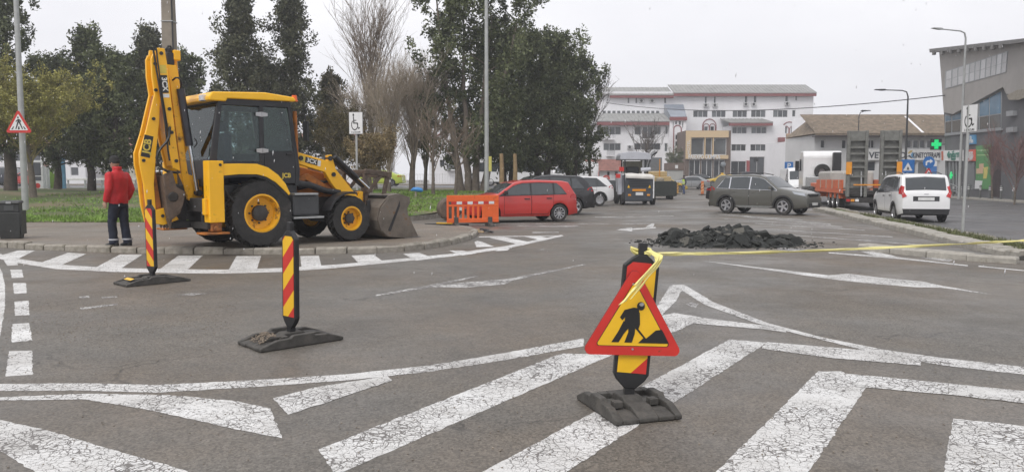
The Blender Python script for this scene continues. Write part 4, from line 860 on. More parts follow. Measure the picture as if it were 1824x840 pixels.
for i in range(900):
    a = rnd.uniform(0, 6.28); k = abs(rnd.gauss(.85, .25)); u, v = k * math.cos(a), k * math.sin(a); s = rnd.uniform(.008, .035); cr_.sphere((u * HX, v * HY, max(0, heap_h(u, v)) + s * .3), (s, s * rnd.uniform(.6, 1), s * .6), 5, 3)
stuff(cr_.build('loose_crumbs', CH[1], heap))
# ---- orange plastic barrier on dark feet
ORG = M('barrier_orange', (.78, .13, .022), .5, var=.08, sc=4, dirt=(.5, .1, .03), dsc=6, dth=.6)
bl = G(796, 404); br = G(888, 402)
ax = (br - bl); BL = ax.length; t = thing('plastic_barrier', 'orange plastic pedestrian barrier with red and white band before the red car', 'barrier', (bl.x, bl.y, .004), math.atan2(ax.y, ax.x))
HB = 1.0; b = MB()
bars = 10
b.box(0, BL, -.03, .03, .80, HB); b.box(0, BL, -.03, .03, .64, .70); b.box(0, BL, -.03, .03, .12, .26)
for i in range(bars + 1):
    x = (BL - .06) * i / bars; b.box(x, x + (.06 if i in (0, bars) else .075), -.026, .026, .2, .85)
b.box(BL * .68, BL * .97, -.022, .022, .22, .8)
b.build('panel', ORG, t, bevel=.012)
for i in range(8):
    q = MB(); x0 = .14 + i * (BL - .3) / 8; q.box(x0, x0 + (BL - .3) / 8 - .004, -.036, -.0305, .715, .80); q.build('reflective_strip', SIGN_W if i % 2 else SIGN_R, t)
for x in (.3, BL - .3):
    q = MB(); q.prism([(-.32, 0), (-.3, .05), (-.07, .12), (-.05, .3), (.05, .3), (.07, .12), (.3, .05), (.32, 0)], x - .07, x + .07, 'x'); q.build('foot', RUBBER, t, bevel=.01)
# things lying by the barrier
def lying(name, label, cat, px0, py0, px1, py1, r, m, ext=None):
    a, c = G(px0, py0, .12), G(px1, py1, .06); a.z = max(a.z, 0)
    b = MB(); b.cyl((a.x, a.y, .125 + r if a.x < -1.9 else r + .01), (c.x, c.y, r + .012), r, n=8); o = b.build(name, m, smooth=40); tag(o, label, cat); return o, a, c
WOODL = M('handle_wood', (.5, .36, .2), .7, var=.2)
def shovel(label, pa, pc, blade=1):
    t = thing('shovel', label, 'shovel'); b = MB(); a, c = pa, pc
    b.cyl(a, c, .02, n=8); b.build('handle', WOODL, t, smooth=40)
    d = (c - a).normalized(); s = Vector((-d.y, d.x, 0)); b = MB()
    rg = []
    for f, wv, zz in ((0, .03, .03), (.05, .11, .02), (.18, .13, .005), (.3, .08, 0)):
        p = c + d * f; rg.append([(p.x + s.x * wv, p.y + s.y * wv, p.z + zz + .03), (p.x, p.y, p.z + zz - .01), (p.x - s.x * wv, p.y - s.y * wv, p.z + zz + .03), (p.x, p.y, p.z + zz + .004)])
    b.loft(rg); b.build('blade', DARKM, t)
shovel('long wooden handled shovel lying under the orange barrier', G(742, 408, .03), G(862, 413, .03)); shovel('shovel with pale handle lying behind the first, blade by the barrier foot', G(744, 404, .03), G(855, 409.5, .03))
b = MB(); b.beam(G(757, 399.5, .03), G(835, 399.5, .03), .12, .05); tag(b.build('plank', M('plank_black', (.03, .03, .03), .7)), 'dark board lying flat beside the orange barrier', 'board')
b = MB(); b.beam(G(778, 397, .09), G(806, 397.5, .09), .08, .03); tag(b.build('yellow_lath', SIGN_Y), 'short yellow lath lying on the dark board by the barrier', 'lath')
# small compactor-like machine wrapped in dirt behind the barrier
mc = G(800, 392); t = thing('plate_compactor', 'mud covered compactor machine half hidden behind the orange barrier', 'compactor', (mc.x, mc.y, .0), R(15))
b = MB(); b.lathe([(.0, -.35), (.36, -.35), (.42, -.3), (.42, .3), (.36, .35), (0, .35)], (0, 0, .425), 'y', 20); b.build('drum', MUD, t, smooth=40)
b = MB(); b.box(-.1, .7, -.25, .25, .3, .7); b.build('motor_housing', M('chassis_dark'), t, bevel=.05); b = MB(); b.tube([(.6, -.2, .5), (1.0, -.2, .85), (1.0, .2, .85), (.6, .2, .5)], .02, 6); b.build('handle_bar', DARKM, t)
# ---- litter bin
p = G(22, 424, .12); t = thing('litter_bin', 'dark plastic litter bin on the pavement beside the leaning lamp post', 'litter bin', (p.x, p.y, .118), R(18))
BINM = M('bin_plastic', (.035, .037, .036), .55, var=.3, sc=4, dirt=(.09, .09, .085), dsc=4, dth=.6, dsoft=.2)
b = MB(); b.loft([[(-.2, -.17, .0), (.2, -.17, .0), (.2, .17, .0), (-.2, .17, .0)], [(-.22, -.19, .18), (.22, -.19, .18), (.22, .19, .18), (-.22, .19, .18)], [(-.24, -.21, .62), (.24, -.21, .62), (.24, .21, .62), (-.24, .21, .62)]]); b.build('bin_body', BINM, t, bevel=.015)
for sd in (-1, 1): b = MB(); b.box(sd * .245 - .012, sd * .245 + .012, -.2, .2, .1, .66); b.build('side_panel', BINM, t, bevel=.008)
b = MB(); b.loft([[(-.2, -.16, .625), (.2, -.16, .625), (.2, .16, .625), (-.2, .16, .625)], [(-.2, -.15, .82), (.2, -.15, .82), (.2, .15, .82), (-.2, .15, .82)], [(-.23, -.19, .83), (.23, -.19, .83), (.23, .18, .86), (-.23, .18, .86)], [(-.2, -.15, .88), (.2, -.15, .88), (.2, .15, .9), (-.2, .15, .9)]]); b.build('lid', BINM, t, bevel=.01)
b = MB(); b.box(-.1, .1, -.168, -.155, .66, .79); b.build('flap', M('bin_flap', (.07, .075, .075), .5), t, bevel=.006)
b = MB(); b.box(-.05, .05, -.195, -.182, .825, .87); b.build('ashtray', STEEL, t)
# ================================================================= CARS
CARG = M('car_glass', (.045, .052, .056), .03, var=.1, spec=.9); CARK = M('car_trim_black', (.02, .02, .021), .55, var=.2); CARKG = M('car_gloss_black', (.01, .01, .011), .12, coat=.5)  # car glass is opaque; its grey base colour stands in for reflected sky
TL = M('tail_lamp_red', (.45, .015, .015), .15, coat=.6); HL = M('head_lamp_glass', (.45, .47, .5), .08, .4, coat=.6); PLATE = M('number_plate', (.65, .65, .64), .45); SEAM = M('door_gap', (.008, .008, .008), .8)
ALLOY = M('alloy_rim', (.5, .5, .51), .3, .75, var=.08); ALLOYD = M('alloy_dark', (.06, .06, .065), .4, .4); CHR = M('car_chrome', (.7, .7, .72), .12, .95)
def paint(name, c, metal=.0): return M(name, c, .32, metal, var=.04, sc=2, coat=.8, dirt=tuple(x * .8 + .02 for x in c), dsc=3, dth=.62, dsoft=.3)
WHEELS = {}
def wheel_mesh(r, sp, dark):
    k = (r, sp, dark)
    if k in WHEELS: return WHEELS[k]
    b = MB(); w = .105; rim = r * .66
    b.lathe([(rim, -w * .9), (r * .85, -w), (r * .97, -w * .8), (r, -w * .5), (r, w * .5), (r * .97, w * .8), (r * .85, w), (rim, w * .9), (rim * .97, w * .5), (rim * .97, -w * .5), (rim, -w * .9)], n=36)
    ty = b.mesh('wheel', TYRE, 40)
    q = MB(); q.lathe([(rim * 1.0, w * .92), (rim * .93, w * .9), (rim * .9, w * .4), (rim * .6, w * .3), (0, w * .3)], n=30, m=1)
    q.lathe([(rim * 1.01, w * .93), (rim * .92, w * .96), (rim * .9, w * .8)], n=30)
    for i in range(sp):
        a = 2 * math.pi * i / sp; c, s = math.cos(a), math.sin(a); hw = rim * (.36 if sp < 6 else .14)
        pts = lambda rr, h, y: [(rr * c - s * h, y, rr * s + c * h), (rr * c + s * h, y, rr * s - c * h)]
        r0, r1 = rim * .12, rim * .94
        A = pts(r0, hw * .42, w * .75) + pts(r0, hw * .42, w * .3)[::-1]; B = pts(r1, hw * .5, w * .9) + pts(r1, hw * .5, w * .3)[::-1]; q.loft([A, B])
    q.lathe([(rim * .2, w * .4), (rim * .2, w * .8), (0, w * .84)], n=14)
    rm = q.mesh('rim', [ALLOY, ALLOYD if dark else ALLOY], 35); WHEELS[k] = (ty, rm); return WHEELS[k]
def make_car(label, cat, sp, pm, loc, heading, anchor=None, group=None, z=0.0):
    C = sp['top']; cx = [p[0] for p in C]; cz = [p[1] for p in C]; hw0 = sp['W'] / 2; xr, xf = cx[0], cx[-1]
    zt = lambda x: float(np.interp(x, cx, cz))
    bx_, bz_ = zip(*sp['belt']); belt = lambda x: float(np.interp(x, bx_, bz_))
    wr = sp.get('wr', .32); Ra = wr + sp.get('gap', .05); sill = sp.get('sill', .22); ax = sp['axles']
    def zb(x):
        v = sill + (.08 * max(0, (abs(x - (xr + xf) / 2) - (xf - xr) / 2 + .45) / .45))
        for a in ax:
            if abs(x - a) < Ra: v = max(v, wr + math.sqrt(Ra * Ra - (x - a) ** 2))
        return v
    def Wd(x):
        f = max(0, (x - (xf - .85)) / .85); r = max(0, ((xr + .55) - x) / .55)
        return hw0 * (1 - .20 * f ** 2.4 - .13 * r ** 2.6)
    tum = sp.get('tum', .30)
    def Y(x, z):
        bz = belt(x); w = Wd(x)
        if z <= bz:
            k = (bz - z) / max(.1, bz - sill); return w - .012 - .02 * (k - .45) ** 2 * 4 * .6 - (.035 * max(0, k - .8) / .2)
        return w - .022 - (z - bz) * tum
    t = thing('car', label, cat, (0, 0, 0), heading, group)
    c, s = math.cos(heading), math.sin(heading); an = anchor or (0, 0)
    t.location = (loc[0] - (c * an[0] - s * an[1]), loc[1] - (s * an[0] + c * an[1]), z)
    xs = set(np.linspace(xr, xf, 46).tolist()) | set(cx)
    for a in ax: xs |= {a + Ra * math.cos(th) for th in np.linspace(0, math.pi, 13)} | {a - Ra - .002, a + Ra + .002}
    xs = sorted(x for x in xs if xr <= x <= xf); xs = [x for i, x in enumerate(xs) if i == 0 or x - xs[i - 1] > .0015]
    rr = .07; cols = []
    for x in xs:
        zl, zh = zb(x), zt(x); zh = max(zh, zl + .12); r = min(rr, (zh - zl) * .3); bz = min(belt(x), zh - r - .01); bz = max(bz, zl + .02)
        lv = [zl, zl + .06 * (bz - zl), zl + .35 * (bz - zl), zl + .7 * (bz - zl), bz, max(bz + .005, zh - r), zh - r * .35, zh]
        yy = [Y(x, q) for q in lv]; y0 = yy[5]; yy[6] = y0 - r * .25; yy[7] = y0 - r * .85
        yy[0] -= .01
        ring = [(x, yv, zv) for yv, zv in zip(yy, lv)] + [(x, yy[7] * .6, zh + .018), (x, 0, zh + .024)] + [(x, -yy[7] * .6, zh + .018)] + [(x, -yv, zv) for yv, zv in zip(yy[::-1], lv[::-1])]
        cols.append(ring)
    b = MB(); n = len(cols[0]); b.add([p for r in cols for p in r], [(i * n + j, i * n + j + 1, (i + 1) * n + j + 1, (i + 1) * n + j) for i in range(len(cols) - 1) for j in range(n - 1)], 0)
    o = 0; b.f += [(i * n, (i + 1) * n, (i + 1) * n + n - 1, i * n + n - 1) for i in range(len(cols) - 1)]; b.m += [1] * (len(cols) - 1)
    b.f += [tuple(range(n)), tuple((len(cols) - 1) * n + j for j in range(n))]; b.m += [0, 0]
    body = b.build('body', [pm, CARK], t, smooth=38)
    def sidep(name, poly, off, m, par, sd, th=.012):
        q = MB(); k = len(poly); q.add([(x, sd * (Y(x, zz) + off), zz) for x, zz in poly] + [(x, sd * (Y(x, zz) + off - th), zz) for x, zz in poly], [tuple(range(k)), tuple(range(2 * k - 1, k - 1, -1))] + [(i, i + k, (i + 1) % k + k, (i + 1) % k) for i in range(k)]); return q.build(name, m, par)
    def patch(name, c4, off, m, par, sd, nx=8, nz=6):
        q = MB(); (a0, a1), (b0, b1), (c0, c1), (d0, d1) = c4; vs = []
        for j in range(nz + 1):
            for i in range(nx + 1):
                u, v = i / nx, j / nz; x = (a0 * (1 - u) + b0 * u) * (1 - v) + (d0 * (1 - u) + c0 * u) * v; zz = (a1 * (1 - u) + b1 * u) * (1 - v) + (d1 * (1 - u) + c1 * u) * v
                zz = max(zz, zb(x) + .004); vs.append((x, sd * (Y(x, zz) + off), zz))
        q.add(vs, [(j * (nx + 1) + i, j * (nx + 1) + i + 1, (j + 1) * (nx + 1) + i + 1, (j + 1) * (nx + 1) + i) for j in range(nz) for i in range(nx)]); return q.build(name, m, par, smooth=50)
    def across(name, x0, x1, fr0, fr1, m, par, off=.012, nx=5):     # sheet lying on the top contour (screens)
        q = MB(); vs = []
        for i in range(nx + 1):
            x = x0 + (x1 - x0) * i / nx; zz = zt(x); dz = (zt(x + .01) - zt(x - .01)) / .02; nl = math.hypot(1, dz); ox, oz = -dz / nl * off, off / nl
            hw = (Y(x, zz - .07) - .06) * (fr0 + (fr1 - fr0) * i / nx)
            for f in (-1, -.6, 0, .6, 1): vs.append((x + ox, hw * f, zz + oz + .024 * (1 - abs(f) ** 1.5) - .004))
        q.add(vs, [(i * 5 + j, i * 5 + j + 1, (i + 1) * 5 + j + 1, (i + 1) * 5 + j) for i in range(nx) for j in range(4)]); return q.build(name, m, par, smooth=60)
    across('windscreen', *sp['ws'], .97, .97, CARG, t); across('rear_window', *sp['rw'], .9, .93, CARG, t)
    wx0, wx1 = sp['win']; slant = sp.get('slant', .25); sp_ = sp['split']
    def winpoly(x0, x1, inset, s0=0, s1=0):
        N = 14; lo, hi = [], []
        for i in range(N + 1):
            x = x0 + (x1 - x0) * i / N; zl = belt(x) + .025 + inset; zh = zt(x) - .095 - inset
            if s0 and x < x0 + s0: zh = min(zh, zl + (x - x0) / s0 * (zh - zl) + .01)
            if zh > zl + .008: lo.append((x, zl)); hi.append((x, zh))
        return lo + hi[::-1]
    for sd in (-1, 1):
        fr = sidep('window_frame', winpoly(wx0 - .03, wx1 + .03, -.008 if sp.get('frame') else -.018, slant), .006, sp.get('frame', CARK), t, sd)
        ed = [wx0] + list(sp_) + [wx1]
        for i in range(len(ed) - 1):
            p = winpoly(ed[i] + (.03 if i else 0), ed[i + 1] - (.03 if i < len(ed) - 2 else 0), .006, slant if i == 0 else 0)
            if len(p) > 3: sidep('window', p, .012, CARG, t, sd)
        for (x0, x1) in sp['doors']:
            patch('door_seam', [(x0 - .012, sill + .07), (x1 + .012, sill + .07), (x1 + .012, belt(x1) + .0), (x0 - .012, belt(x0) + .0)], .0025, SEAM, t, sd)
            d = patch('door', [(x0, sill + .085), (x1, sill + .085), (x1, belt(x1) - .004), (x0, belt(x0) - .004)], .006, pm, t, sd)
            hb = MB(); hx = x0 + .06; hz = belt(hx + .1) - .13; yv = Y(hx + .1, hz); hb.box(hx, hx + .2, sd * (yv + .0), sd * (yv + .035), hz, hz + .035); hb.build('door_handle', sp.get('handle', pm), d, bevel=.008)
        if sp.get('clad'):
            patch('sill_trim', [(ax[0] + Ra, sill - .01), (ax[1] - Ra, sill - .01), (ax[1] - Ra, sill + .1), (ax[0] + Ra, sill + .1)], .014, sp.get('sillm', CARK), t, sd, nz=2)
            for a in ax:
                q = MB(); vs = []
                th = np.linspace(-.15, math.pi + .15, 20)
                for k2, r2 in enumerate((Ra - .012, Ra + .06)):
                    for an_ in th: x = a + r2 * math.cos(an_); zz = wr + r2 * math.sin(an_); zz2 = min(zz, zt(x) - .02); vs.append((x, sd * (Y(x, max(zz2, sill)) + .014), max(zz2, sill)))
                q.add(vs, [(i, i + 1, 20 + i + 1, 20 + i) for i in range(19)]); q.build('arch_trim', CARK, t)
        # mirror
        mxp = wx1 - .22; mz = belt(mxp) + .06; yv = Y(mxp, mz); q = MB(); q.box(mxp - .04, mxp + .06, sd * (yv + .02), sd * (yv + .2), mz, mz + .13); q.box(mxp, mxp + .04, sd * (yv - .02), sd * (yv + .04), mz, mz + .05); q.build('mirror', sp.get('mirror', CARK), t, bevel=.025)
        # lamps
        zh = sp['hlz']; patch('headlight', [(xf - .5, zh - .02), (xf - .06, zh - .11), (xf - .12, zh + .02), (xf - .62, zh + .1)], .008, HL, t, sd, 6, 3)
        for pz in sp.get('tls', []): sidep('tail_light', pz, .01, TL, t, sd, .03)
        # inner wheel wells
        for a in ax:
            o = link('wheel', wheel_mesh(wr, sp.get('spokes', 5), sp.get('dk', False))[0], t, loc=(a, sd * (hw0 - .125), wr)); 
            if sd < 0: o.rotation_euler.z = math.pi
            r_ = link('rim', wheel_mesh(wr, sp.get('spokes', 5), sp.get('dk', False))[1], o)
    zx, zz_ = zip(*sorted([(p[1], p[0]) for p in C if p[0] < xr + .8])); xrear = lambda z_: float(np.interp(z_, zx, zz_)) if z_ > cz[0] else xr
    def rearp(name, poly, m, off=.012, par=None):
        q = MB(); k = len(poly); q.add([(xrear(zz) - off, y, zz) for y, zz in poly] + [(xrear(zz) + .02, y, zz) for y, zz in poly], [tuple(range(k)), tuple(range(2 * k - 1, k - 1, -1))] + [(i, i + k, (i + 1) % k + k, (i + 1) % k) for i in range(k)]); return q.build(name, m, par or t)
    for poly in sp.get('tlr', []):
        for sd in (-1, 1): rearp('tail_light', [(sd * y, zz) for y, zz in poly], TL, .014)
    pz = sp.get('plz', .85); rearp('plate_recess', [(-.42, pz - .08), (.42, pz - .08), (.42, pz + .09), (-.42, pz + .09)], CARKG, .008); rearp('number_plate', [(-.26, pz - .055), (.26, pz - .055), (.26, pz + .055), (-.26, pz + .055)], PLATE, .018)
    rearp('rear_bumper', [(-hw0 * .82, .3), (hw0 * .82, .3), (hw0 * .86, .48), (-hw0 * .86, .48)], CARK if sp.get('clad') else pm, .03)
    q = MB(); q.box(xf - .02, xf + .025, -hw0 * .6, hw0 * .6, .32, .5); q.build('front_grille', CARK, t, bevel=.02); q = MB(); q.box(xf, xf + .032, -.26, .26, .42, .53); q.build('number_plate', PLATE, t)
    q = MB(); gx = xf - .03; q.box(gx - .1, gx + .02, -hw0 * .45, hw0 * .45, sp['hlz'] - .14, sp['hlz'] - .02); q.build('front_grille', CARKG, t, bevel=.02)
    if sp.get('rails'):
        for sd in (-1, 1):
            x0, x1 = sp['rails']; q = MB(); pts = [(x, sd * (Y(x, zt(x)) - .1), zt(x) + (.03 if i in (0, 4) else .07)) for i, x in enumerate(np.linspace(x0, x1, 5))]; q.tube(pts, .018, 6); q.build('roof_rail', CARK, t, smooth=60)
    return t, dict(Y=Y, zt=zt, rearp=rearp, belt=belt, xr=xr)
HATCH = dict(W=1.78, axles=(-1.26, 1.31), wr=.315, ws=(.38, 1.02), rw=(-1.86, -1.68), win=(-1.52, 1.0), split=(-1.05, -.18), doors=((-1.02, -.2), (-.18, .82)), hlz=.72, spokes=10, dk=True, slant=.3, belt=[(-2.1, .98), (-1.5, .97), (.9, .93), (1.3, .86), (2.1, .62)],
             top=[(-1.98, .62), (-1.97, .8), (-1.94, .98), (-1.86, 1.08), (-1.66, 1.41), (-1.45, 1.455), (-.5, 1.485), (.1, 1.46), (.42, 1.39), (1.02, 1.01), (1.2, .96), (1.7, .85), (1.96, .72), (2.08, .55), (2.1, .42)],
             tls=[[(-1.93, .82), (-1.68, .86), (-1.72, .98), (-1.84, 1.0), (-1.92, .98)]], tlr=[[(.5, .84), (.74, .82), (.74, .97), (.56, .97)]], plz=.45, handle=CARK, mirror=CARK)
SUV = dict(W=1.82, axles=(-1.31, 1.33), wr=.36, gap=.06, sill=.27, ws=(.45, 1.08), rw=(-2.1, -1.8), win=(-1.75, 1.05), split=(-1.15, -.18), doors=((-1.1, -.2), (-.18, .85)), hlz=.92, spokes=5, dk=True, clad=True, slant=.35, belt=[(-2.25, 1.12), (-1.7, 1.1), (.9, 1.06), (1.3, 1.0), (2.3, .8)],
           top=[(-2.25, .72), (-2.235, .95), (-2.2, 1.1), (-2.1, 1.22), (-1.8, 1.58), (-1.55, 1.66), (-.4, 1.70), (.15, 1.67), (.47, 1.59), (1.08, 1.17), (1.3, 1.12), (1.9, 1.0), (2.15, .9), (2.28, .72), (2.3, .5)],
           tls=[[(-2.15, 1.0), (-1.85, 1.06), (-1.92, 1.14), (-2.12, 1.2)]], tlr=[[(.5, 1.0), (.76, .98), (.76, 1.14), (.56, 1.14)]], plz=.9, rails=(-1.4, .1))
FOR = dict(SUV); FOR.update(belt=[(-2.25, 1.13), (-1.7, 1.10), (.9, 1.03), (1.3, .98), (2.35, .8)], axles=(-1.30, 1.37), top=[(-2.22, .72), (-2.2, .95), (-2.16, 1.12), (-2.06, 1.26), (-1.82, 1.62), (-1.6, 1.69), (-.4, 1.73), (.2, 1.69), (.45, 1.62), (1.1, 1.15), (1.3, 1.11), (1.95, 1.0), (2.2, .9), (2.33, .74), (2.36, .5)], frame=CHR, sillm=STEEL, rails=(-1.5, .2), handle=None, mirror=None)
LOD = dict(W=1.75, axles=(-1.42, 1.39), wr=.31, gap=.06, sill=.24, ws=(.65, 1.25), rw=(-2.17, -1.98), win=(-2.0, 1.2), split=(-1.2, -.2), doors=((-1.1, -.2), (-.18, .9)), hlz=.85, spokes=6, clad=True, slant=.2, belt=[(-2.25, 1.08), (-1.7, 1.06), (.9, 1.0), (1.3, .95), (2.25, .75)], tum=.2,
           top=[(-2.25, .7), (-2.245, .95), (-2.22, 1.05), (-2.17, 1.12), (-2.0, 1.58), (-1.85, 1.66), (-1.0, 1.70), (.2, 1.67), (.6, 1.58), (1.25, 1.12), (1.45, 1.05), (1.95, .9), (2.15, .75), (2.25, .55), (2.26, .45)],
           tls=[[(-2.2, .98), (-2.02, 1.0), (-1.98, 1.16), (-2.06, 1.3), (-2.14, 1.28), (-2.2, 1.1)]], tlr=[[(.62, .92), (.76, .86), (.80, 1.05), (.75, 1.26), (.68, 1.26), (.72, 1.08)]], plz=.83, rails=(-1.6, .3), handle=CARK)
SEDAN = dict(HATCH); SEDAN.update(axles=(-1.32, 1.35), rw=(-1.75, -1.2), win=(-1.35, 1.0), split=(-1.0, -.18), slant=.45, belt=[(-2.25, .95), (-1.5, .94), (.9, .92), (1.3, .86), (2.2, .62)], top=[(-2.25, .6), (-2.24, .8), (-2.2, .98), (-2.1, 1.04), (-1.75, 1.07), (-1.2, 1.36), (-.9, 1.42), (-.3, 1.44), (.1, 1.42), (.4, 1.36), (1.02, .99), (1.2, .94), (1.8, .83), (2.1, .7), (2.2, .52), (2.21, .42)], tls=[[(-2.15, .82), (-1.85, .86), (-1.9, .96), (-2.15, .97)]], spokes=7, handle=None, mirror=None)
VAN = dict(W=1.95, axles=(-1.55, 1.6), wr=.34, gap=.05, sill=.3, ws=(1.5, 1.95), rw=(-2.49, -2.47), win=(.75, 1.85), split=(), doors=((.7, 1.7), (-1.0, .55)), hlz=.95, spokes=6, slant=0, belt=[(-2.5, 1.3), (2.5, 1.2)], tum=.1, top=[(-2.5, 1.0), (-2.49, 2.1), (-2.47, 2.25), (-2.35, 2.35), (.9, 2.4), (1.4, 2.28), (1.95, 1.5), (2.1, 1.35), (2.4, 1.1), (2.52, .8), (2.55, .5)], plz=1.0, tlr=[[(.78, .9), (.9, .9), (.9, 1.4), (.78, 1.4)]])
P_ = dict(red=paint('paint_red', (.50, .028, .022)), blk=paint('paint_black', (.012, .012, .014)), wht=paint('paint_white', (.78, .78, .78)), gry=paint('paint_grey', (.075, .078, .08), .3), slv=paint('paint_silver', (.36, .37, .38), .5), olv=paint('paint_olive_grey', (.115, .113, .098), .35), yel=paint('paint_taxi_yellow', (.62, .42, .04)), grn=paint('paint_yellow_green', (.5, .6, .08)), dkb=paint('paint_dark_blue', (.03, .035, .05), .2))
H1 = R(199)
make_car('red five door hatchback parked behind the orange barrier', 'car', HATCH, P_['red'], G(996, 395), R(200), (-1.26, .84))
make_car('black sport utility car parked right beside the red hatchback', 'car', dict(SUV, rails=None), P_['blk'], G(1024, 383), H1, (-1.31, .86))
make_car('white sport utility car parked beyond the black one', 'car', dict(SUV, dk=False, slant=.6, rails=None), P_['wht'], G(1068, 367), H1, (-1.31, .86))
make_car('dark grey hatchback parked beyond the white sport utility car', 'car', HATCH, P_['gry'], G(1098, 354.5), H1, (-1.26, .84))
make_car('dark blue estate car at the far end of the left parking row', 'car', SUV, P_['dkb'], V(1075, 346, 64), H1, (-1.31, .86))
F_, fa = make_car('olive grey sport utility car parked nose to the kerb island', 'car', dict(FOR, handle=P_['olv'], mirror=P_['olv']), P_['olv'], G(1293, 379.5), R(-45), (-1.30, -.87))
make_car('black saloon car parked just behind the olive grey sport utility car', 'car', dict(SEDAN, handle=P_['blk'], mirror=P_['blk']), P_['blk'], G(1262, 362), R(-43), (-2.1, -.7))
RH = R(90 - 13.1)
L_, la = make_car('white people carrier seen from behind, parked along the kerb island', 'car', LOD, P_['wht'], G(1592, 394), RH, (-1.42, .82), z=.004)
q = MB(); q.add([(-2.2585, -.07 + .14 * i, zz) for zz in (.985, 1.01) for i in (0, 1)], [(0, 1, 3, 2)]); q.build('tailgate_badge', CHR, L_)
make_car('silver grey saloon crossing at the end of the lot, behind two road workers', 'car', dict(SEDAN, handle=P_['slv'], mirror=P_['slv']), P_['slv'], V(1226, 335, 86), R(178), z=lot_z(86))
def taxi_sign(t, col):
    q = MB(); q.box(-.12, .12, -.3, .3, 1.47, 1.63); q.build('roof_sign', col, t, bevel=.03)
t1, _ = make_car('yellow taxi driving right of the silver saloon', 'taxi', dict(SEDAN, handle=P_['yel'], mirror=P_['yel']), P_['yel'], V(1286, 331, 94), R(178), z=lot_z(94)); taxi_sign(t1, SIGN_Y)
t1, _ = make_car('yellow taxi with its nose beside the road worker in orange', 'taxi', dict(SEDAN, handle=P_['yel'], mirror=P_['yel']), P_['yel'], V(1184, 340, 80), R(3), z=lot_z(80)); taxi_sign(t1, SIGN_Y)
make_car('dark estate car parked before the red panelled ground floor', 'car', SUV, P_['dkb'], V(1342, 325, 104), R(5), z=lot_z(104)); make_car('black hatchback parked before the red panelled ground floor, right of the dark estate', 'car', HATCH, P_['blk'], V(1388, 325, 104), R(2), z=lot_z(104))
make_car('black car parked before the glass entrance', 'car', SEDAN, P_['blk'], V(1250, 325, 108), R(0), z=lot_z(108))
make_car('white delivery van standing left of the lorry cab', 'van', VAN, P_['wht'], V(1418, 338, 60), R(-100), z=lot_z(60))
for i, (px, Yv, hd, m, lb, spec, ct) in enumerate(((676, 70, 175, 'grn', 'yellow green car driving behind the bare trees of the park', SEDAN, 'car'), (866, 76, 4, 'wht', 'white hatchback driving behind the trunk of the big juniper', HATCH, 'car'), (58, 71, 175, 'red', 'red car driving behind the park, left of the telephone box', SEDAN, 'car'), (20, 73, 0, 'dkb', 'dark car on the road behind the leaning lamp post', SUV, 'car'), (1020, 78, 185, 'wht', 'cream white van parked behind the dark junipers', VAN, 'van'), (300, 74, 0, 'slv', 'silver car on the road behind the digger arm', SEDAN, 'car'))):
    p = V(px, 330, Yv); make_car(lb, ct, dict(spec, handle=P_[m], mirror=P_[m]), P_[m], p, R(hd), z=.9 + .02)
# minibus behind the junipers
p = V(915, 330, 74); t = thing('minibus', 'white minibus with a dark window band standing behind the junipers', 'minibus', (p.x, p.y, .915), 0)
b = MB(); b.prism([(-3.6, .35), (-3.6, 2.5), (-3.4, 2.75), (2.9, 2.75), (3.3, 2.5), (3.7, 1.4), (3.75, .35)], -1.05, 1.05); b.build('body', P_['wht'], t, bevel=.08)
for sd in (-1, 1):
    for i in range(5): q = MB(); q.box(-3.4 + i * 1.3, -2.2 + i * 1.3, sd * 1.05 - .02, sd * 1.05 + .02, 1.35, 2.2); q.build('window', CARG, t)
    for x in (-2.2, 2.3): o = link('wheel', wheel_mesh(.36, 5, False)[0], t, loc=(x, sd * .95, .36)); link('rim', wheel_mesh(.36, 5, False)[1], o); o.rotation_euler.z = 0 if sd > 0 else math.pi
# ================================================================= LOW LOADER, MILLING MACHINE, PAVER
GREYR = M('ramp_grey', (.17, .17, .155), .6, .3, var=.25, sc=4, dirt=(.1, .09, .075), dsc=3, dth=.55, dsoft=.2)
ORT = M('trailer_orange', (.62, .13, .04), .55, var=.1, sc=2, dirt=(.3, .2, .14), dsc=2.5, dth=.54, dsoft=.2); CHS = M('chassis_dark'); AMBER = M('amber_marker', (.7, .28, .02), .4)
tr = G(1505, 375) + RN * 1.25
T2 = thing('low_loader', 'orange low loader trailer with two raised grey loading ramps', 'trailer', (tr.x, tr.y, .004), RH)
b = MB(); b.box(.1, 9.6, -1.2, 1.2, .78, .95); b.box(.3, 9.5, -.5, .5, .5, .78); b.build('deck', CHS, T2)
for sd in (-1, 1):
    b = MB(); b.box(.9, 9.6, sd * 1.2, sd * 1.25, .82, 1.02); b.build('side_rail', ORT, T2)
    b = MB(); b.box(1.2, 9.4, sd * 1.14, sd * 1.2, 1.03, 1.5); b.build('side_board', ORT, T2, bevel=.01)
    for x in (2.0, 3.9, 5.8, 7.7): b = MB(); b.box(x, x + .07, sd * 1.2, sd * 1.235, 1.03, 1.52); b.build('board_post', M('board_post', (.4, .35, .28), .6), T2)
b = MB(); b.box(5.2, 9.3, -1.12, 1.12, .96, 1.98); b.build('covered_load', M('tarp_grey', (.42, .4, .37), .8, var=.12, sc=3, bump=.5, bsc=4), T2, bevel=.12)
b = MB(); b.prism([(9.2, .8), (9.8, 1.25), (12.4, 1.3), (12.4, 1.1), (10.1, 1.02), (9.6, .5), (9.2, .5)], -1.1, 1.1); b.build('gooseneck', ORT, T2, bevel=.02)
b = MB(); b.box(.0, .16, -1.22, 1.22, .38, .62); b.build('rear_bumper', CHS, T2, bevel=.02)
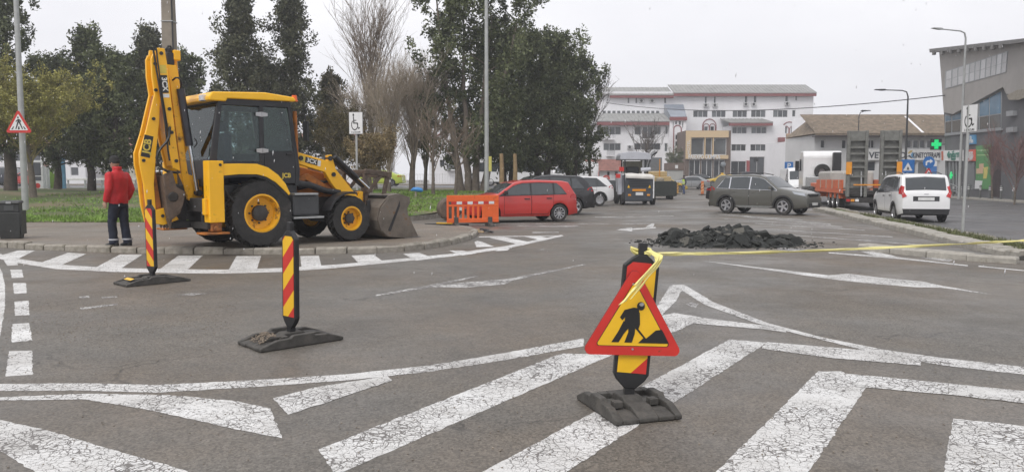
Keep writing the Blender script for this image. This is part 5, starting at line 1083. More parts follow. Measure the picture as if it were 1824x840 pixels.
for sd in (-1, 1):
    for i, m in enumerate((TL, AMBER, SIGN_W)): b = MB(); y = sd * (1.12 - i * .2); b.box(-.02, .0, y - .08, y + .08, .44, .56); b.build('tail_light', m, T2)
    for ax_ in (2.3, 3.6, 4.9):
        o = link('wheel', wheel_mesh(.42, 8, True)[0], T2, loc=(ax_, sd * 1.06, .42)); o.scale = (1, 1.5, 1); o.rotation_euler.z = 0 if sd > 0 else math.pi; link('rim', wheel_mesh(.42, 8, True)[1], o)
        b = MB(); b.prism([(ax_ + .56 * math.cos(a), .44 + .56 * math.sin(a)) for a in np.linspace(.2, math.pi - .2, 9)] + [(ax_ + .53 * math.cos(a), .44 + .53 * math.sin(a)) for a in np.linspace(math.pi - .2, .2, 9)], sd * .88, sd * 1.24); b.build('mudguard', ORT, T2)
for sd in (-1, 1):      # standing ramps: two stringers, a sheet and rungs
    y0, y1 = sd * .27, sd * 1.22; lo, hi = min(y0, y1), max(y0, y1)
    b = MB(); b.box(.02, .26, lo, lo + .15, .66, 3.86); b.box(.02, .26, hi - .15, hi, .66, 3.86); b.box(.02, .26, lo + .15, hi - .15, 3.35, 3.84); b.box(.2, .24, lo + .1, hi - .1, .7, 3.4)
    rp = b.build('ramp', GREYR, T2, bevel=.02)
    for z in (1.15, 1.65, 2.1, 2.4, 2.75, 3.05): b = MB(); b.beam((.11, lo + .15, z), (.11, hi - .15, z), .14, .09); b.build('rung', GREYR, rp)
    b = MB(); yc = hi - .1 if sd > 0 else lo + .1; b.box(-.04, .018, yc - .12, yc + .14 if sd > 0 else yc + .12, 1.75, 2.35); b.build('amber_board', AMBER, rp, bevel=.01)
    b = MB(); b.cyl((-.02, (lo + hi) / 2 - sd * .2, .7), (.1, (lo + hi) / 2 - sd * .2, 1.9), .035); b.build('ramp_ram', STEEL, rp, smooth=40)
b = MB(); b.box(-.03, .015, -.9, .9, 1.22, 1.28); b.build('yellow_bar', AMBER, T2)
T3 = thing('lorry_tractor', 'white lorry cab hitched in front of the orange low loader', 'lorry', (tr.x, tr.y, .004), RH)
b = MB(); b.box(10.6, 17.0, -.45, .45, .55, 1.0); b.build('frame', CHS, T3)
b = MB(); b.prism([(15.0, 1.0), (15.0, 3.1), (15.3, 3.42), (16.5, 3.46), (17.0, 3.1), (17.2, 2.1), (17.25, .6), (16.2, .6), (16.0, 1.0)], -1.22, 1.22); cb = b.build('cab', P_['wht'], T3, bevel=.09)
b = MB(); b.box(14.985, 15.02, -.8, .8, 2.3, 2.5); b.box(14.985, 15.02, -.7, .7, 2.9, 2.93); b.build('cab_rib', WHITE, cb)
for sd in (-1, 1):
    b = MB(); b.prism([(15.95, 2.1), (16.95, 2.1), (16.85, 2.9), (16.05, 2.9)], sd * 1.215, sd * 1.23); b.build('window', CARG, cb)
    b = MB(); b.box(16.9, 17.0, sd * 1.25, sd * 1.5, 2.1, 2.8); b.build('mirror', BLACK, cb)
    for ax_ in (11.6, 12.9, 16.4):
        o = link('wheel', wheel_mesh(.5, 8, True)[0], T3, loc=(ax_, sd * 1.02, .5)); o.scale = (1, 1.5, 1); o.rotation_euler.z = 0 if sd > 0 else math.pi; link('rim', wheel_mesh(.5, 8, True)[1], o)
b = MB(); b.box(17.18, 17.24, -1.0, 1.0, 2.1, 2.95); b.build('windscreen', CARG, cb)
b = MB(); b.box(14.3, 14.8, -1.05, -.55, 1.1, 3.3); b.build('air_intake', BLACK, T3, bevel=.05)
b = MB(); b.box(14.2, 14.75, .3, 1.1, 1.0, 1.7); b.build('tank', STEEL, T3, bevel=.05)
b = MB(); b.lathe([(.2, -.14), (.44, -.15), (.5, -.1), (.5, .1), (.44, .15), (.2, .14)], (14.8, .05, 2.05), 'x', 24); b.build('spare_wheel', TYRE, T3, smooth=40)
b = MB(); b.box(14.72, 14.9, -.5, .6, 1.0, 1.6); b.build('spare_carrier', CHS, T3)
# ---- cold milling machine seen from behind
pm_ = G(1140, 365.5); MM = thing('milling_machine', 'dark grey road milling machine with white tarpaulin and folded conveyor', 'milling machine', (pm_.x, pm_.y + .4, 0), R(90))
MGREY = M('machine_dark_grey', (.05, .056, .066), .45, var=.15, sc=3); MLG = M('machine_light_grey', (.45, .46, .5), .5, var=.1, sc=2)
hw = .95
b = MB(); b.prism([(0, .22), (0, 1.5), (.15, 1.78), (3.6, 1.78), (3.8, .3), (3.4, .22)], -hw + .1, hw - .1); bd = b.build('body', MGREY, MM, bevel=.07)
for z in (1.1, 1.22, 1.34, 1.46): b = MB(); b.box(-.03, .02, -.62, .62, z, z + .05); b.build('louvre', BLACK, bd)
b = MB(); b.box(-.03, .02, -.4, .4, .83, .95); b.build('warning_strip', AMBER, bd); b = MB(); b.box(-.03, .02, -.24, .2, .58, .76); b.build('number_plate', PLATE, bd)
for sd in (-1, 1):
    b = MB(); b.box(-.04, .02, sd * .56 - .09, sd * .56 + .09, .54, .65); b.build('rear_lamp', AMBER, bd, bevel=.02); b = MB(); b.prism([(sd * .62 - .07, 1.02), (sd * .62 + .07, 1.02), (sd * .62, 1.2)], -.035, .02, 'x'); b.build('warning_triangle', SIGN_Y, bd)
    for x in (.55, 3.2):
        b = MB(); b.lathe([(.0, -.14), (.3, -.14), (.38, -.1), (.38, .1), (.3, .14), (0, .14)], (x, sd * (hw - .05), .38), 'y', 20); b.build('wheel', TYRE, MM, smooth=40)
        b = MB(); b.box(x - .12, x + .12, sd * (hw - .16), sd * (hw - .02), .5, 1.7); b.build('lifting_column', MLG, MM, bevel=.02)
b = MB(); rg = []
for x, z in ((-.07, 1.56), (-.05, 1.72), (.1, 1.8), (.9, 1.84), (1.3, 1.82)): rg.append([(x, y, z + .08 * (y + .8) * .5 + .03 * math.sin(y * 9 + x * 5)) for y in np.linspace(-.82, .82, 11)] + [(x + .03, y, z - .03 + .08 * (y + .8) * .5) for y in np.linspace(.82, -.82, 11)])
b.loft(rg); b.build('tarpaulin', M('tarp_white', (.66, .64, .6), .7, var=.08, sc=4), MM, smooth=60)
for (x, sd) in ((1.6, -1), (1.6, 1), (3.0, -1), (3.0, 1)): b = MB(); b.box(x - .04, x + .04, sd * .62 - .04, sd * .62 + .04, 1.78, 2.75); b.build('canopy_post', BLACK, MM)
b = MB(); b.prism([(-.95, 2.72), (-.95, 2.95), (-.8, 3.12), (0, 3.22), (.8, 3.15), (.95, 2.98), (.95, 2.72)], 1.35, 3.3, 'x'); b.build('canopy', MLG, MM, bevel=.04)
b = MB(); b.box(1.9, 2.4, -.3, .5, 1.78, 2.3); b.build('driver_seat', BLACK, MM, bevel=.06); b = MB(); b.box(2.6, 2.7, -.6, .6, 1.9, 2.65); b.build('back_panel', M('panel_tan', (.35, .33, .25), .7), MM)
b = MB(); rg = [[(x + dx, y, z + dz) for dx, dz in ((-.22, 0), (.22, 0), (.22, .22), (-.22, .22))] for x, y, z in ((1.5, -.62, 1.9), (2.2, -.85, 2.5), (2.8, -1.15, 3.0), (3.2, -1.5, 3.2))]
b.loft(rg); cv = b.build('conveyor', M('conveyor_grey', (.5, .5, .5), .5), MM, bevel=.02)
b = MB(); b.loft([[(x + dx, y - .12, z - .02 + dz) for dx, dz in ((-.16, 0), (.16, 0), (.16, .1), (-.16, .1))] for x, y, z in ((1.5, -.62, 1.9), (2.2, -.85, 2.5), (2.8, -1.15, 3.0), (3.2, -1.5, 3.2))]); b.build('belt', BLACK, cv)
b = MB(); b.cyl((1.3, -.3, 2.1), (1.3, -.9, 2.14), .12); b.build('exhaust', MLG, MM, smooth=40)
b = MB(); b.box(-.05, .3, -hw + .06, -hw + .12, .4, 1.75); b.build('white_edge', WHITE, MM)
b = MB(); b.box(.3, .8, .95, 1.2, .6, 1.9); b.build('control_arm', MLG, MM, bevel=.04)
for y in (1.25, 1.05):
    b = MB(); b.box(.0, .04, y - .14, y + .14, 2.0 - (y - 1.05) * 2, 2.25 - (y - 1.05) * 2); b.build('red_board', SIGN_R, MM)
# ---- asphalt paver with an empty dark hopper
pv = G(1186, 355.5); PV = thing('asphalt_paver', 'asphalt paver with dark hopper and cream bonnet behind the milling machine', 'paver', (pv.x, pv.y + .3, 0), R(90))
b = MB(); b.prism([(-.9, .25), (-.9, 1.25), (-.82, 1.4), (.95, 1.4), (1.05, 1.25), (1.05, .25)], 0, 1.6, 'x'); b.build('hopper', M('hopper_dark', (.03, .035, .03), .7, var=.3, sc=3), PV, bevel=.05)
b = MB(); b.box(1.65, 4.2, -.8, .8, .5, 1.75); b.box(1.8, 3.4, -.5, .9, 1.75, 2.15); b.build('bonnet', M('paver_cream', (.5, .37, .18), .6, var=.12), PV, bevel=.06)
b = MB(); b.cyl((1.75, .1, 1.6), (1.75, .1, 3.1), .035); b.build('mast', AMBER, PV)
b = MB(); b.box(2.4, 3.9, -.2, 1.2, 2.2, 3.25); b.build('cab_screen', M('screen_grey', (.16, .17, .18), .3), PV, bevel=.05)
for sd in (-1, 1): b = MB(); b.prism([(1.7, .3), (1.9, 0), (3.8, 0), (4.1, .3), (3.8, .62), (1.9, .62)], sd * .82, sd * 1.0); b.build('crawler_track', RUBBER, PV, bevel=.03)
b = MB(); b.lathe([(0, 0), (.32, 0), (.3, .2), (.12, .3), (0, .32)], (1.0, .2, 1.38), 'z', 12); b.build('asphalt_load', M('spilled_mix', (.3, .26, .2), .9), PV)
# ---- two warning posts on the lot
for px, py, lb, k in ((1206, 348, 'tan and orange warning post between the two road workers', 0), (1251, 348.5, 'orange warning post with pale bands right of the worker in green vest', 1)):
    p = G(px, py); t = thing('warning_post', lb, 'warning post', (p.x, p.y, lot_z(p.y)), 0, 'warning posts at the end of the lot')
    b = MB(); b.prism([(-.35, 0), (-.3, .07), (-.1, .1), (.1, .1), (.3, .07), (.35, 0)], -.2, .2); b.build('foot', RUBBER, t)
    b = MB(); b.box(-.14, .14, -.03, .03, .1, 1.3 if k else 1.1); b.build('board', M('post_orange', (.6, .16, .04), .5) if k else M('post_tan', (.5, .28, .08), .5), t, bevel=.03)
    for i in range(3): b = MB(); z = .3 + i * .3; b.add([(-.12, -.034, z), (.12, -.034, z + .16), (.12, -.034, z + .28), (-.12, -.034, z + .12)], [(0, 1, 2, 3)]); b.build('stripe', M('post_stripe', (.65, .4, .2), .5) if k else M('post_stripe_brown', (.3, .15, .04), .5), t)
# ================================================================= POSTS AND SIGNS
GALV = M('post_galvanised', (.40, .41, .40), .55, .35, var=.14, sc=3, dirt=(.28, .26, .22), dsc=2, dth=.58, dsoft=.15); CPOLE = M('concrete_pole', (.24, .21, .17), .9, var=.2, sc=2.5, bump=.4, bsc=20)
p = G(46, 381, .14); t = thing('lamp_post', 'grey lamp post on the grass edge carrying the pedestrian triangle', 'lamp post', (p.x, p.y, .12))
b = MB(); b.cyl((0, 0, -.1), (0, 0, 9.2), .125, .085, n=14); b.build('pole', GALV, t, smooth=40); b = MB(); b.tube([(0, 0, 9.15), (.1, 0, 9.6), (.8, -.2, 9.9), (1.6, -.4, 9.9)], .04, 8); b.build('arm', GALV, t, smooth=40); b = MB(); b.box(1.5, 2.2, -.6, -.3, 9.85, 9.97); b.build('lamp_head', GALV, t, bevel=.03)
sg = V(39, 237, 30.1); t = thing('pedestrian_sign', 'red edged triangle showing a walking pedestrian on the leaning looking post', 'sign', (sg.x, sg.y - .17, sg.z)); t['label'] = 'red edged triangle with a walking pedestrian on the lamp post'
def sp2(name, polys, m, y0, y1, par):
    b = MB()
    for q in polys: b.prism(q, y0, y1)
    return b.build(name, m, par)
s1 = 1.04; pl = sp2('plate', [rtri(s1, .06)], SIGN_R, -.01, .01, t); sp2('white_field', [[(x, z + .095) for x, z in rtri(s1 - .31, .02)]], SIGN_W, -.0135, -.0105, pl)
for i, q in enumerate(([(-.13, .14), (-.09, .14), (-.01, .34), (.01, .44), (-.04, .42)], [(.02, .36), (.05, .32), (.13, .14), (.17, .14), (.07, .4), (.03, .45)], [(-.035, .38), (.06, .38), (.05, .52), (-.02, .53)], [(-.02, .52), (-.11, .44), (-.09, .41), (0, .48)], [(.04, .52), (.11, .46), (.1, .40), (.075, .41), (.06, .48)], sign_disc(-.01, .585, .032, .035), [(-.29, .13), (-.23, .13), (-.17, .24), (-.2, .24)], [(-.03, .13), (.04, .13), (.03, .24), (-.01, .24)], [(.23, .13), (.29, .13), (.2, .24), (.17, .24)])):
    sp2('pictogram', [q], SIGN_K, -.016 - .0002 * i, -.0138, pl)
b = MB(); b.box(-.1, .1, .012, .12, .35, .39); b.build('clamp', STEEL, t)
# old concrete pole behind the digger
p = V(310, 330, 26); t = thing('utility_pole', 'brown grey concrete utility pole with strapped cable behind the digger arm', 'utility pole', (p.x, p.y, .5))
b = MB(); b.loft([[(-w2, -w2, z), (w2, -w2, z), (w2, w2, z), (-w2, w2, z)] for w2, z in ((.24, -.6), (.14, 10.5))]); b.build('shaft', CPOLE, t, bevel=.03)
b = MB(); b.tube([(.22, -.2, -.3), (.19, -.17, 5), (.165, -.15, 10.4)], .025, 6); b.build('cable', DARKM, t)
for z in (3.4, 5.0, 6.2, 7.4): b = MB(); w2 = .232 - .0092 * z; b.box(-w2 - .006, w2 + .03, -w2 - .03, w2 + .006, z, z + .03); b.build('strap', STEEL, t)
# tall lamp post by the central juniper
p = V(867, 341, 37.5); t = thing('lamp_post', 'slim grey lamp post with a small yellow panel in front of the big juniper', 'lamp post', (p.x, p.y, park_z(p.x, p.y)))
b = MB(); b.cyl((0, 0, -.1), (0, 0, 12), .115, .07, n=12); b.build('pole', GALV, t, smooth=40); b = MB(); b.box(.1, .24, -.06, -.02, 1.28, 2.0); b.build('yellow_panel', M('panel_yellow', (.55, .5, .12), .5), t); b = MB(); b.box(.0, .14, -.05, -.02, 1.6, 1.64); b.build('bracket', STEEL, t)
# disabled parking signs
WCH = [[(-.07, .32), (-.04, .32), (-.02, .18), (.07, .18), (.07, .155), (-.06, .155)], [(.05, .18), (.08, .18), (.13, .06), (.17, .08), (.18, .055), (.12, .03)], [(-.04, .24), (.05, .24), (.05, .22), (-.04, .22)]]
def ring_pts(cx, cz, r0, r1, a0, a1, n=14): return [(cx + r1 * math.cos(a), cz + r1 * math.sin(a)) for a in np.linspace(a0, a1, n)] + [(cx + r0 * math.cos(a), cz + r0 * math.sin(a)) for a in np.linspace(a1, a0, n)]
def disabled_sign(label, base, ph, W, H, rz, lean=0):
    t = thing('disabled_parking_sign', label, 'sign', base, 0, 'disabled parking signs')
    b = MB(); b.cyl((0, 0, -.1), (lean, 0, ph), .038, n=12); b.build('post', GALV, t, smooth=40)
    b = MB(); b.box(-W / 2, W / 2, -.012, .012, 0, H); pl = b.build('panel', M('sign_back_grey', (.3, .3, .3), .5, .5), t, bevel=.004); pl.location = (lean, -.055, ph - H); pl.rotation_euler.z = rz
    sp2('white_face', [[(-W / 2 + .015, .015), (W / 2 - .015, .015), (W / 2 - .015, H - .015), (-W / 2 + .015, H - .015)]], SIGN_W, -.0145, -.0125, pl)
    k = W / .5; f = lambda q: [(x * k - .03 * k, z * H / .75 * 1.5 + H * .16) for x, z in q]
    for i, q in enumerate(WCH + [ring_pts(-.01, .13, .1, .125, R(130), R(385)), sign_disc(-.055, .355, .028, .03)]): sp2('pictogram', [f(q)], SIGN_K, -.0175 - .0002 * i, -.0148, pl)
    text('lettering', '2 LOCURI', .075 * k, SIGN_K, pl, FRONT((.0, -.016, H * .085)), .0006, bold=.002)
    return t
p = V(637, 386, 27.0); disabled_sign('disabled parking sign on a thin post behind the loader bucket', (p.x, p.y, .12), 3.72, .5, .76, R(-8))
p = G(1714, 424); disabled_sign('disabled parking sign on a grey post standing in the kerb island weeds', (p.x, p.y, .1), 3.3, .5, .70, R(-78), .04)
# lamps on the right
def arm_lamp(label, base, h, arm, m, r=.09, double=False, az=math.pi):
    t = thing('street_lamp', label, 'street lamp', base, az)
    b = MB(); b.tube([(0, 0, -.05), (0, 0, h * .5), (0, 0, h - .5), (.12, 0, h - .12), (.5, 0, h), (arm, 0, h + .04)], [r, r * .85, r * .6, r * .5, r * .45, r * .4], 10); b.build('pole', m, t, smooth=50)
    for a in ([arm] if not double else [arm, -.4]): b = MB(); b.prism([(a - .1, h - .0), (a + .2, h - .02), (a + .85, h + .04), (a + .8, h + .1), (a, h + .12)], -.13, .13); b.build('lamp_head', m, t, bevel=.02)
    return t
p = G(1708, 356); arm_lamp('tall street lamp with long arm standing on the shop pavement', (p.x, p.y, .12), 12.2, 2.3, GALV, .11, az=math.pi + .3)
p = V(1611, 345, 63); arm_lamp('dark street lamp with flat arm rising behind the people carrier', (p.x, p.y, .0), 8.7, 1.9, M('lamp_dark', (.05, .05, .052), .5, .3), .1)
p = V(1526, 330, 74); arm_lamp('small dark street lamp in front of the tiled roof', (p.x, p.y, lot_z(74)), 7.9, .25, M('lamp_dark'), .07, az=0)
# traffic signs on the side road
def post_sign(name, label, base, ph, build):
    t = thing(name, label, 'sign', base); b = MB(); b.cyl((0, 0, -.05), (0, 0, ph), .035, n=8); b.build('post', GALV, t); build(t); return t
SIGN_O = M('sign_orange_board', (.65, .25, .03), .5)
def sA(t):
    pl = sp2('panel', [[(-.42, 1.95), (.42, 1.95), (.42, 2.8), (-.42, 2.8)]], SIGN_B, -.06, -.04, t); sp2('white_triangle', [[(x, z + 2.08) for x, z in rtri(.62, .02)]], SIGN_W, -.064, -.0605, pl); sp2('pictogram', [[(-.07, 2.12), (-.03, 2.12), (0, 2.2), (.05, 2.12), (.09, 2.12), (.03, 2.32), (-.02, 2.33)]], SIGN_K, -.067, -.0645, pl)
p = V(1614, 360, 50); post_sign('crossing_sign', 'blue square pedestrian crossing sign seen over the white people carrier', (p.x, p.y, 0), 2.85, sA)
def sB(t):
    pl = sp2('disc', [sign_disc(0, 2.55, .36, .36, 22)], SIGN_B, -.06, -.04, t); sp2('arrow', [[(-.2, 2.36), (-.11, 2.36), (-.11, 2.52), (-.05, 2.57), (.06, 2.57), (.06, 2.48), (.25, 2.62), (.06, 2.76), (.06, 2.67), (-.1, 2.67), (-.2, 2.58)]], SIGN_W, -.064, -.0605, pl)
    q = sp2('warning_triangle', [[(x, z + 1.62) for x, z in rtri(.75, .04)]], SIGN_R, -.06, -.04, t); sp2('white_field', [[(x, z + 1.7) for x, z in rtri(.46, .02)]], SIGN_W, -.064, -.0605, q); sp2('pictogram', [[(-.06, 1.74), (.06, 1.74), (.08, 1.9), (0, 2.0), (-.05, 1.88)]], SIGN_K, -.067, -.0645, q); sp2('orange_plate', [[(-.3, 1.38), (.3, 1.38), (.3, 1.6), (-.3, 1.6)]], SIGN_O, -.06, -.04, t)
p = V(1651, 360, 47); post_sign('turn_right_sign', 'round blue arrow sign above a red triangle, behind the white people carrier', (p.x, p.y, 0), 2.95, sB)
def sC(t):
    pl = sp2('panel', [[(-.4, 2.3), (.4, 2.3), (.4, 3.1), (-.4, 3.1)]], SIGN_B, -.06, -.04, t); sp2('yellow_plate', [[(-.4, 1.5), (.4, 1.5), (.4, 2.25), (-.4, 2.25)]], SIGN_Y, -.06, -.04, t); text('lettering', 'P', .7, SIGN_W, pl, FRONT((0, -.062, 2.7)), .001, bold=.01)
p = V(1404, 330, 72); post_sign('parking_sign', 'blue parking sign with a yellow plate left of the lorry cab', (p.x, p.y, lot_z(72)), 3.1, sC)
p = V(1346, 330, 98); t = thing('flag_pole', 'thin dark post before the red panelled ground floor', 'post', (p.x, p.y, lot_z(98))); b = MB(); b.cyl((0, 0, 0), (0, 0, 3.6), .05, n=8); b.build('post', M('lamp_dark'), t); b = MB(); b.box(-.3, .3, -.03, .03, 3.0, 3.5); b.build('panel', M('lamp_dark'), t)
# bollards on the shop pavement
bolp = RP(0, 14.95); first = None
for i, px in enumerate((1685, 1698, 1711, 1725, 1746, 1763, 1783, 1805, 1829)):
    q = PL(px, 345, bolp, RN)
    if first is None:
        first = thing('bollard', 'grey steel bollard with pale rings along the shop pavement', 'bollard', (q.x, q.y, .13), 0, 'bollards along the shop pavement')
        b = MB(); b.cyl((0, 0, -.05), (0, 0, .82), .075, n=12); b.lathe([(.085, .82), (.085, .9), (.05, .96), (0, .97)], axis='z', n=12); b.build('shaft', M('bollard_grey', (.16, .165, .16), .5, .4), first, smooth=40)
        for z in (.62, .76): b = MB(); b.lathe([(.0765, z), (.08, z + .005), (.08, z + .075), (.0765, z + .08)], axis='z', n=12); b.build('ring', SIGN_W, first)
    else: o = dup(first); o.location = (q.x, q.y, .13)
# ================================================================= BUILDINGS
STUCCO = M('stucco_white', (.78, .775, .79), .9, var=.06, sc=.5, dirt=(.66, .65, .64), dsc=.35, dth=.56, dsoft=.25); DREDM = M('fascia_red', (.23, .075, .075), .7, var=.15, sc=1)
WGL = M('window_glass_dark', (.035, .04, .045), .08, var=.4, sc=.35, spec=.8); WGL2 = M('window_glass_grey', (.09, .1, .105), .1, var=.3, sc=.3, spec=.8); WFR = M('window_frame_white', (.6, .6, .6), .6); ACM = M('aircon_white', (.5, .5, .5), .6)
GTILE = M('roof_sheet_grey', (.30, .30, .29), .7, var=.25, sc=.8, dirt=(.2, .2, .19), dsc=.8, dth=.55, dsoft=.2); BTILE = M('roof_tile_brown', (.20, .155, .11), .85, var=.45, sc=1.6, dirt=(.11, .085, .06), dsc=2.5, dth=.5, dsoft=.15)
BEIGE = M('entrance_beige', (.60, .45, .27), .6, var=.06); BROWN = M('entrance_brown', (.14, .10, .08), .7, var=.15, sc=1)
bxp = lambda px, Y: V(px, 250, Y).x
bzp = lambda py, Y: V(912, py, Y).z
def facade(parent, x0, x1, z0, z1, yf, th, openings, m, name='wall', reveal=.18):
    """wall slab whose front has real rectangular openings; returns it"""
    xs = sorted({x0, x1} | {q for o in openings for q in o[:2]}); zs = sorted({z0, z1} | {q for o in openings for q in o[2:4]})
    b = MB()
    for i in range(len(xs) - 1):
        for j in range(len(zs) - 1):
            cxm, czm = (xs[i] + xs[i + 1]) / 2, (zs[j] + zs[j + 1]) / 2
            if any(o[0] < cxm < o[1] and o[2] < czm < o[3] for o in openings): continue
            b.add([(xs[i], yf, zs[j]), (xs[i + 1], yf, zs[j]), (xs[i + 1], yf, zs[j + 1]), (xs[i], yf, zs[j + 1])], [(0, 1, 2, 3)])
    for o in openings:
        a, c, d, e = o[:4]; y2 = yf + reveal
        b.add([(a, yf, d), (c, yf, d), (c, yf, e), (a, yf, e), (a, y2, d), (c, y2, d), (c, y2, e), (a, y2, e)], [(0, 1, 5, 4), (1, 2, 6, 5), (2, 3, 7, 6), (3, 0, 4, 7)])
    b.add([(x0, yf, z0), (x1, yf, z0), (x1, yf, z1), (x0, yf, z1), (x0, yf + th, z0), (x1, yf + th, z0), (x1, yf + th, z1), (x0, yf + th, z1)], [(0, 4, 7, 3), (1, 2, 6, 5), (3, 7, 6, 2), (4, 5, 6, 7)])
    return b.build(name, m, parent)
def window(parent, o, yf, panes=1, m=None, reveal=.18, fw=.07, name='window'):
    a, c, d, e = o[:4]; y = yf + reveal - .04; b = MB()
    b.box(a, c, y, y + .06, d, d + fw); b.box(a, c, y, y + .06, e - fw, e)
    for k in range(panes + 1): x = a + (c - a - fw) * k / panes; b.box(x, x + fw, y - .001, y + .058, d + fw, e - fw)
    w_ = b.build(name, WFR, parent)
    for k in range(panes):
        x = a + (c - a - fw) * k / panes; q = MB(); q.box(x + fw, x + (c - a - fw) / panes, y + .02, y + .035, d + fw, e - fw); q.build('pane', m or (WGL if (k + int(a * 7)) % 3 else WGL2), w_)
    return w_
def aircon(parent, x, y, z):
    b = MB(); b.box(x - .42, x + .42, y - .34, y - .01, z - .3, z + .3); a = b.build('air_conditioner', ACM, parent, bevel=.03)
    q = MB(); q.lathe([(0, 0), (.2, 0), (.22, -.012)], (x - .08, y - .345, z), 'y', 14); q.build('fan_grille', DARKM, a)
def roof_strip(parent, x0, x1, zl, zh, y0, y1, m=GTILE, ridge=.0):     # sloping sheet roof with standing seams
    b = MB(); b.add([(x0, y0, zl), (x1, y0, zl), (x1, y1, zh), (x0, y1, zh), (x0, y0, zl - .12), (x1, y0, zl - .12), (x1, y1, zh - .12), (x0, y1, zh - .12)], [(0, 1, 2, 3), (4, 7, 6, 5), (0, 4, 5, 1), (1, 5, 6, 2), (2, 6, 7, 3), (3, 7, 4, 0)])
    r = b.build('roof', m, parent); n = int((x1 - x0) / .62); q = MB()
    for i in range(n + 1): x = x0 + (x1 - x0 - .07) * i / n; q.add([(x, y0 - .02, zl + .07), (x + .07, y0 - .02, zl + .07), (x + .07, y1, zh + .07), (x, y1, zh + .07), (x, y0 - .02, zl), (x + .07, y0 - .02, zl), (x + .07, y1, zh), (x, y1, zh)], [(0, 1, 2, 3), (0, 4, 5, 1), (1, 5, 6, 2), (3, 7, 4, 0)])
    stuff(q.build('roof_seams', m, r)); return r
def arch_ring(parent, cx, zb_, r0, r1, hh, y, m, name='arch_frame'):
    pts = [(cx - r1, zb_), (cx - r1, zb_ + hh)] + [(cx - r1 * math.cos(a), zb_ + hh + r1 * math.sin(a)) for a in np.linspace(0, math.pi, 14)] + [(cx + r1, zb_)]
    inn = [(cx - r0, zb_), (cx - r0, zb_ + hh)] + [(cx - r0 * math.cos(a), zb_ + hh + r0 * math.sin(a)) for a in np.linspace(0, math.pi, 14)] + [(cx + r0, zb_)]
    b = MB(); b.prism(pts + inn[::-1], y - .06, y + .02); return b.build(name, m, parent)
# ---- main white block behind
GB = .84; Yb = 130.0
HB_ = thing('apartment_block', 'long white apartment block with red fascias under a grey sheet roof', 'building', (0, 0, 0))
X, Z = (lambda p: bxp(p, Yb)), (lambda p: bzp(p, Yb))
op = [(X(a), X(c), Z(d), Z(e)) for a, c, d, e in ((1117, 1120.5, 184, 174), (1131, 1134.5, 184, 174), (1182, 1186, 184, 174), (1254, 1258, 184, 172), (1270, 1274, 184, 172), (1325, 1330, 183, 171), (1341, 1346, 183, 171), (1397, 1402, 181, 169), (1415, 1418, 179, 169),
    (1234, 1260, 209, 197), (1267, 1292, 209, 197), (1304, 1330, 209, 197), (1337, 1363, 209, 196), (1376, 1402, 209, 196), (1410, 1416, 208, 196), (1254, 1261, 233, 225), (1265, 1272, 233, 225), (1395, 1402, 238, 224), (1408, 1415, 238, 224), (1374, 1384, 268, 256))]
facade(HB_, X(1070), X(1447), GB - .2, Z(163), Yb, 11, op, STUCCO)
for i, o in enumerate(op): window(HB_, o, Yb, 3 if 8 < i < 14 else 1)
roof_strip(HB_, X(1068), X(1197), bzp(168.5, Yb - .8), bzp(155.5, Yb + 4.5), Yb - .8, Yb + 4.5); roof_strip(HB_, X(1197.5), X(1449), bzp(165, Yb - .8), bzp(151, Yb + 4.5), Yb - .8, Yb + 4.5)
for a, c, d, e in ((1085, 1197, 175, 169), (1197.5, 1449, 172, 165.6)):
    b = MB(); b.box(X(a), X(c), Yb - .75, Yb - .45, Z(d), Z(e)); b.build('fascia', DREDM, HB_)
for px, py in ((1142, 180), (1161, 180), (1256, 187.5), (1272, 187.5), (1327, 186), (1341, 186), (1400, 185), (1378, 272)): aircon(HB_, X(px), Yb, Z(py))
for px, zb_ in ((1263, 234), (1405, 239)):
    arch_ring(HB_, X(px), Z(zb_), 1.05, 1.2, .9, Yb, DREDM); arch_ring(HB_, X(px - 5.5), Z(zb_), .42, .52, .8, Yb - .02, DREDM); arch_ring(HB_, X(px + 5.5), Z(zb_), .42, .52, .8, Yb - .02, DREDM)
b = MB(); b.box(X(1447), X(1456), Yb + 3, Yb + 10, GB - .2, Z(178)); b.build('side_wing', STUCCO, HB_)
# left wing
Yw = 124.0; X, Z = (lambda p: bxp(p, Yw)), (lambda p: bzp(p, Yw))
LW = thing('apartment_wing', 'white three storey wing with balconies and a low grey roof beside the stair tower', 'building', (0, 0, 0))
op = [(X(a), X(c), Z(d), Z(e)) for a, c, d, e in ((1063, 1071, 240, 225), (1075, 1106, 240, 225), (1130, 1142, 240, 225), (1144, 1163, 247, 225), (1164, 1177, 240, 225), (1185, 1189.5, 239, 225), (1075, 1106, 268, 255), (1130, 1177, 267, 255), (1184, 1189.5, 270, 255), (1076, 1090, 300, 285), (1168, 1176, 300, 285), (1120, 1128, 300, 288))]
facade(LW, X(1040), X(1192), GB - .2, Z(222), Yw, 6, op, STUCCO)
for i, o in enumerate(op): window(LW, o, Yw, (1, 3, 1, 2, 2, 1, 3, 4, 1, 2, 1, 1)[i])
roof_strip(LW, X(1038), X(1192), bzp(215.5, Yw - .9), bzp(202, Yw + 5.2), Yw - .9, Yw + 5.2)
b = MB(); b.box(X(1062), X(1191.5), Yw - .85, Yw - .5, Z(223.5), Z(216.2)); b.build('fascia', DREDM, LW)
b = MB(); b.box(X(1075), X(1190), Yw + 5.3, Yw + 5.6, bzp(206, Yw + 5.3), bzp(196, Yw + 5.3)); at = b.build('attic_wall', STUCCO, LW)
for i in range(12): q = MB(); x = X(1080 + i * 9); q.box(x, x + .5, Yw + 5.27, Yw + 5.31, bzp(202, Yw + 5.3), bzp(197.5, Yw + 5.3)); q.build('attic_window', WGL2, at)
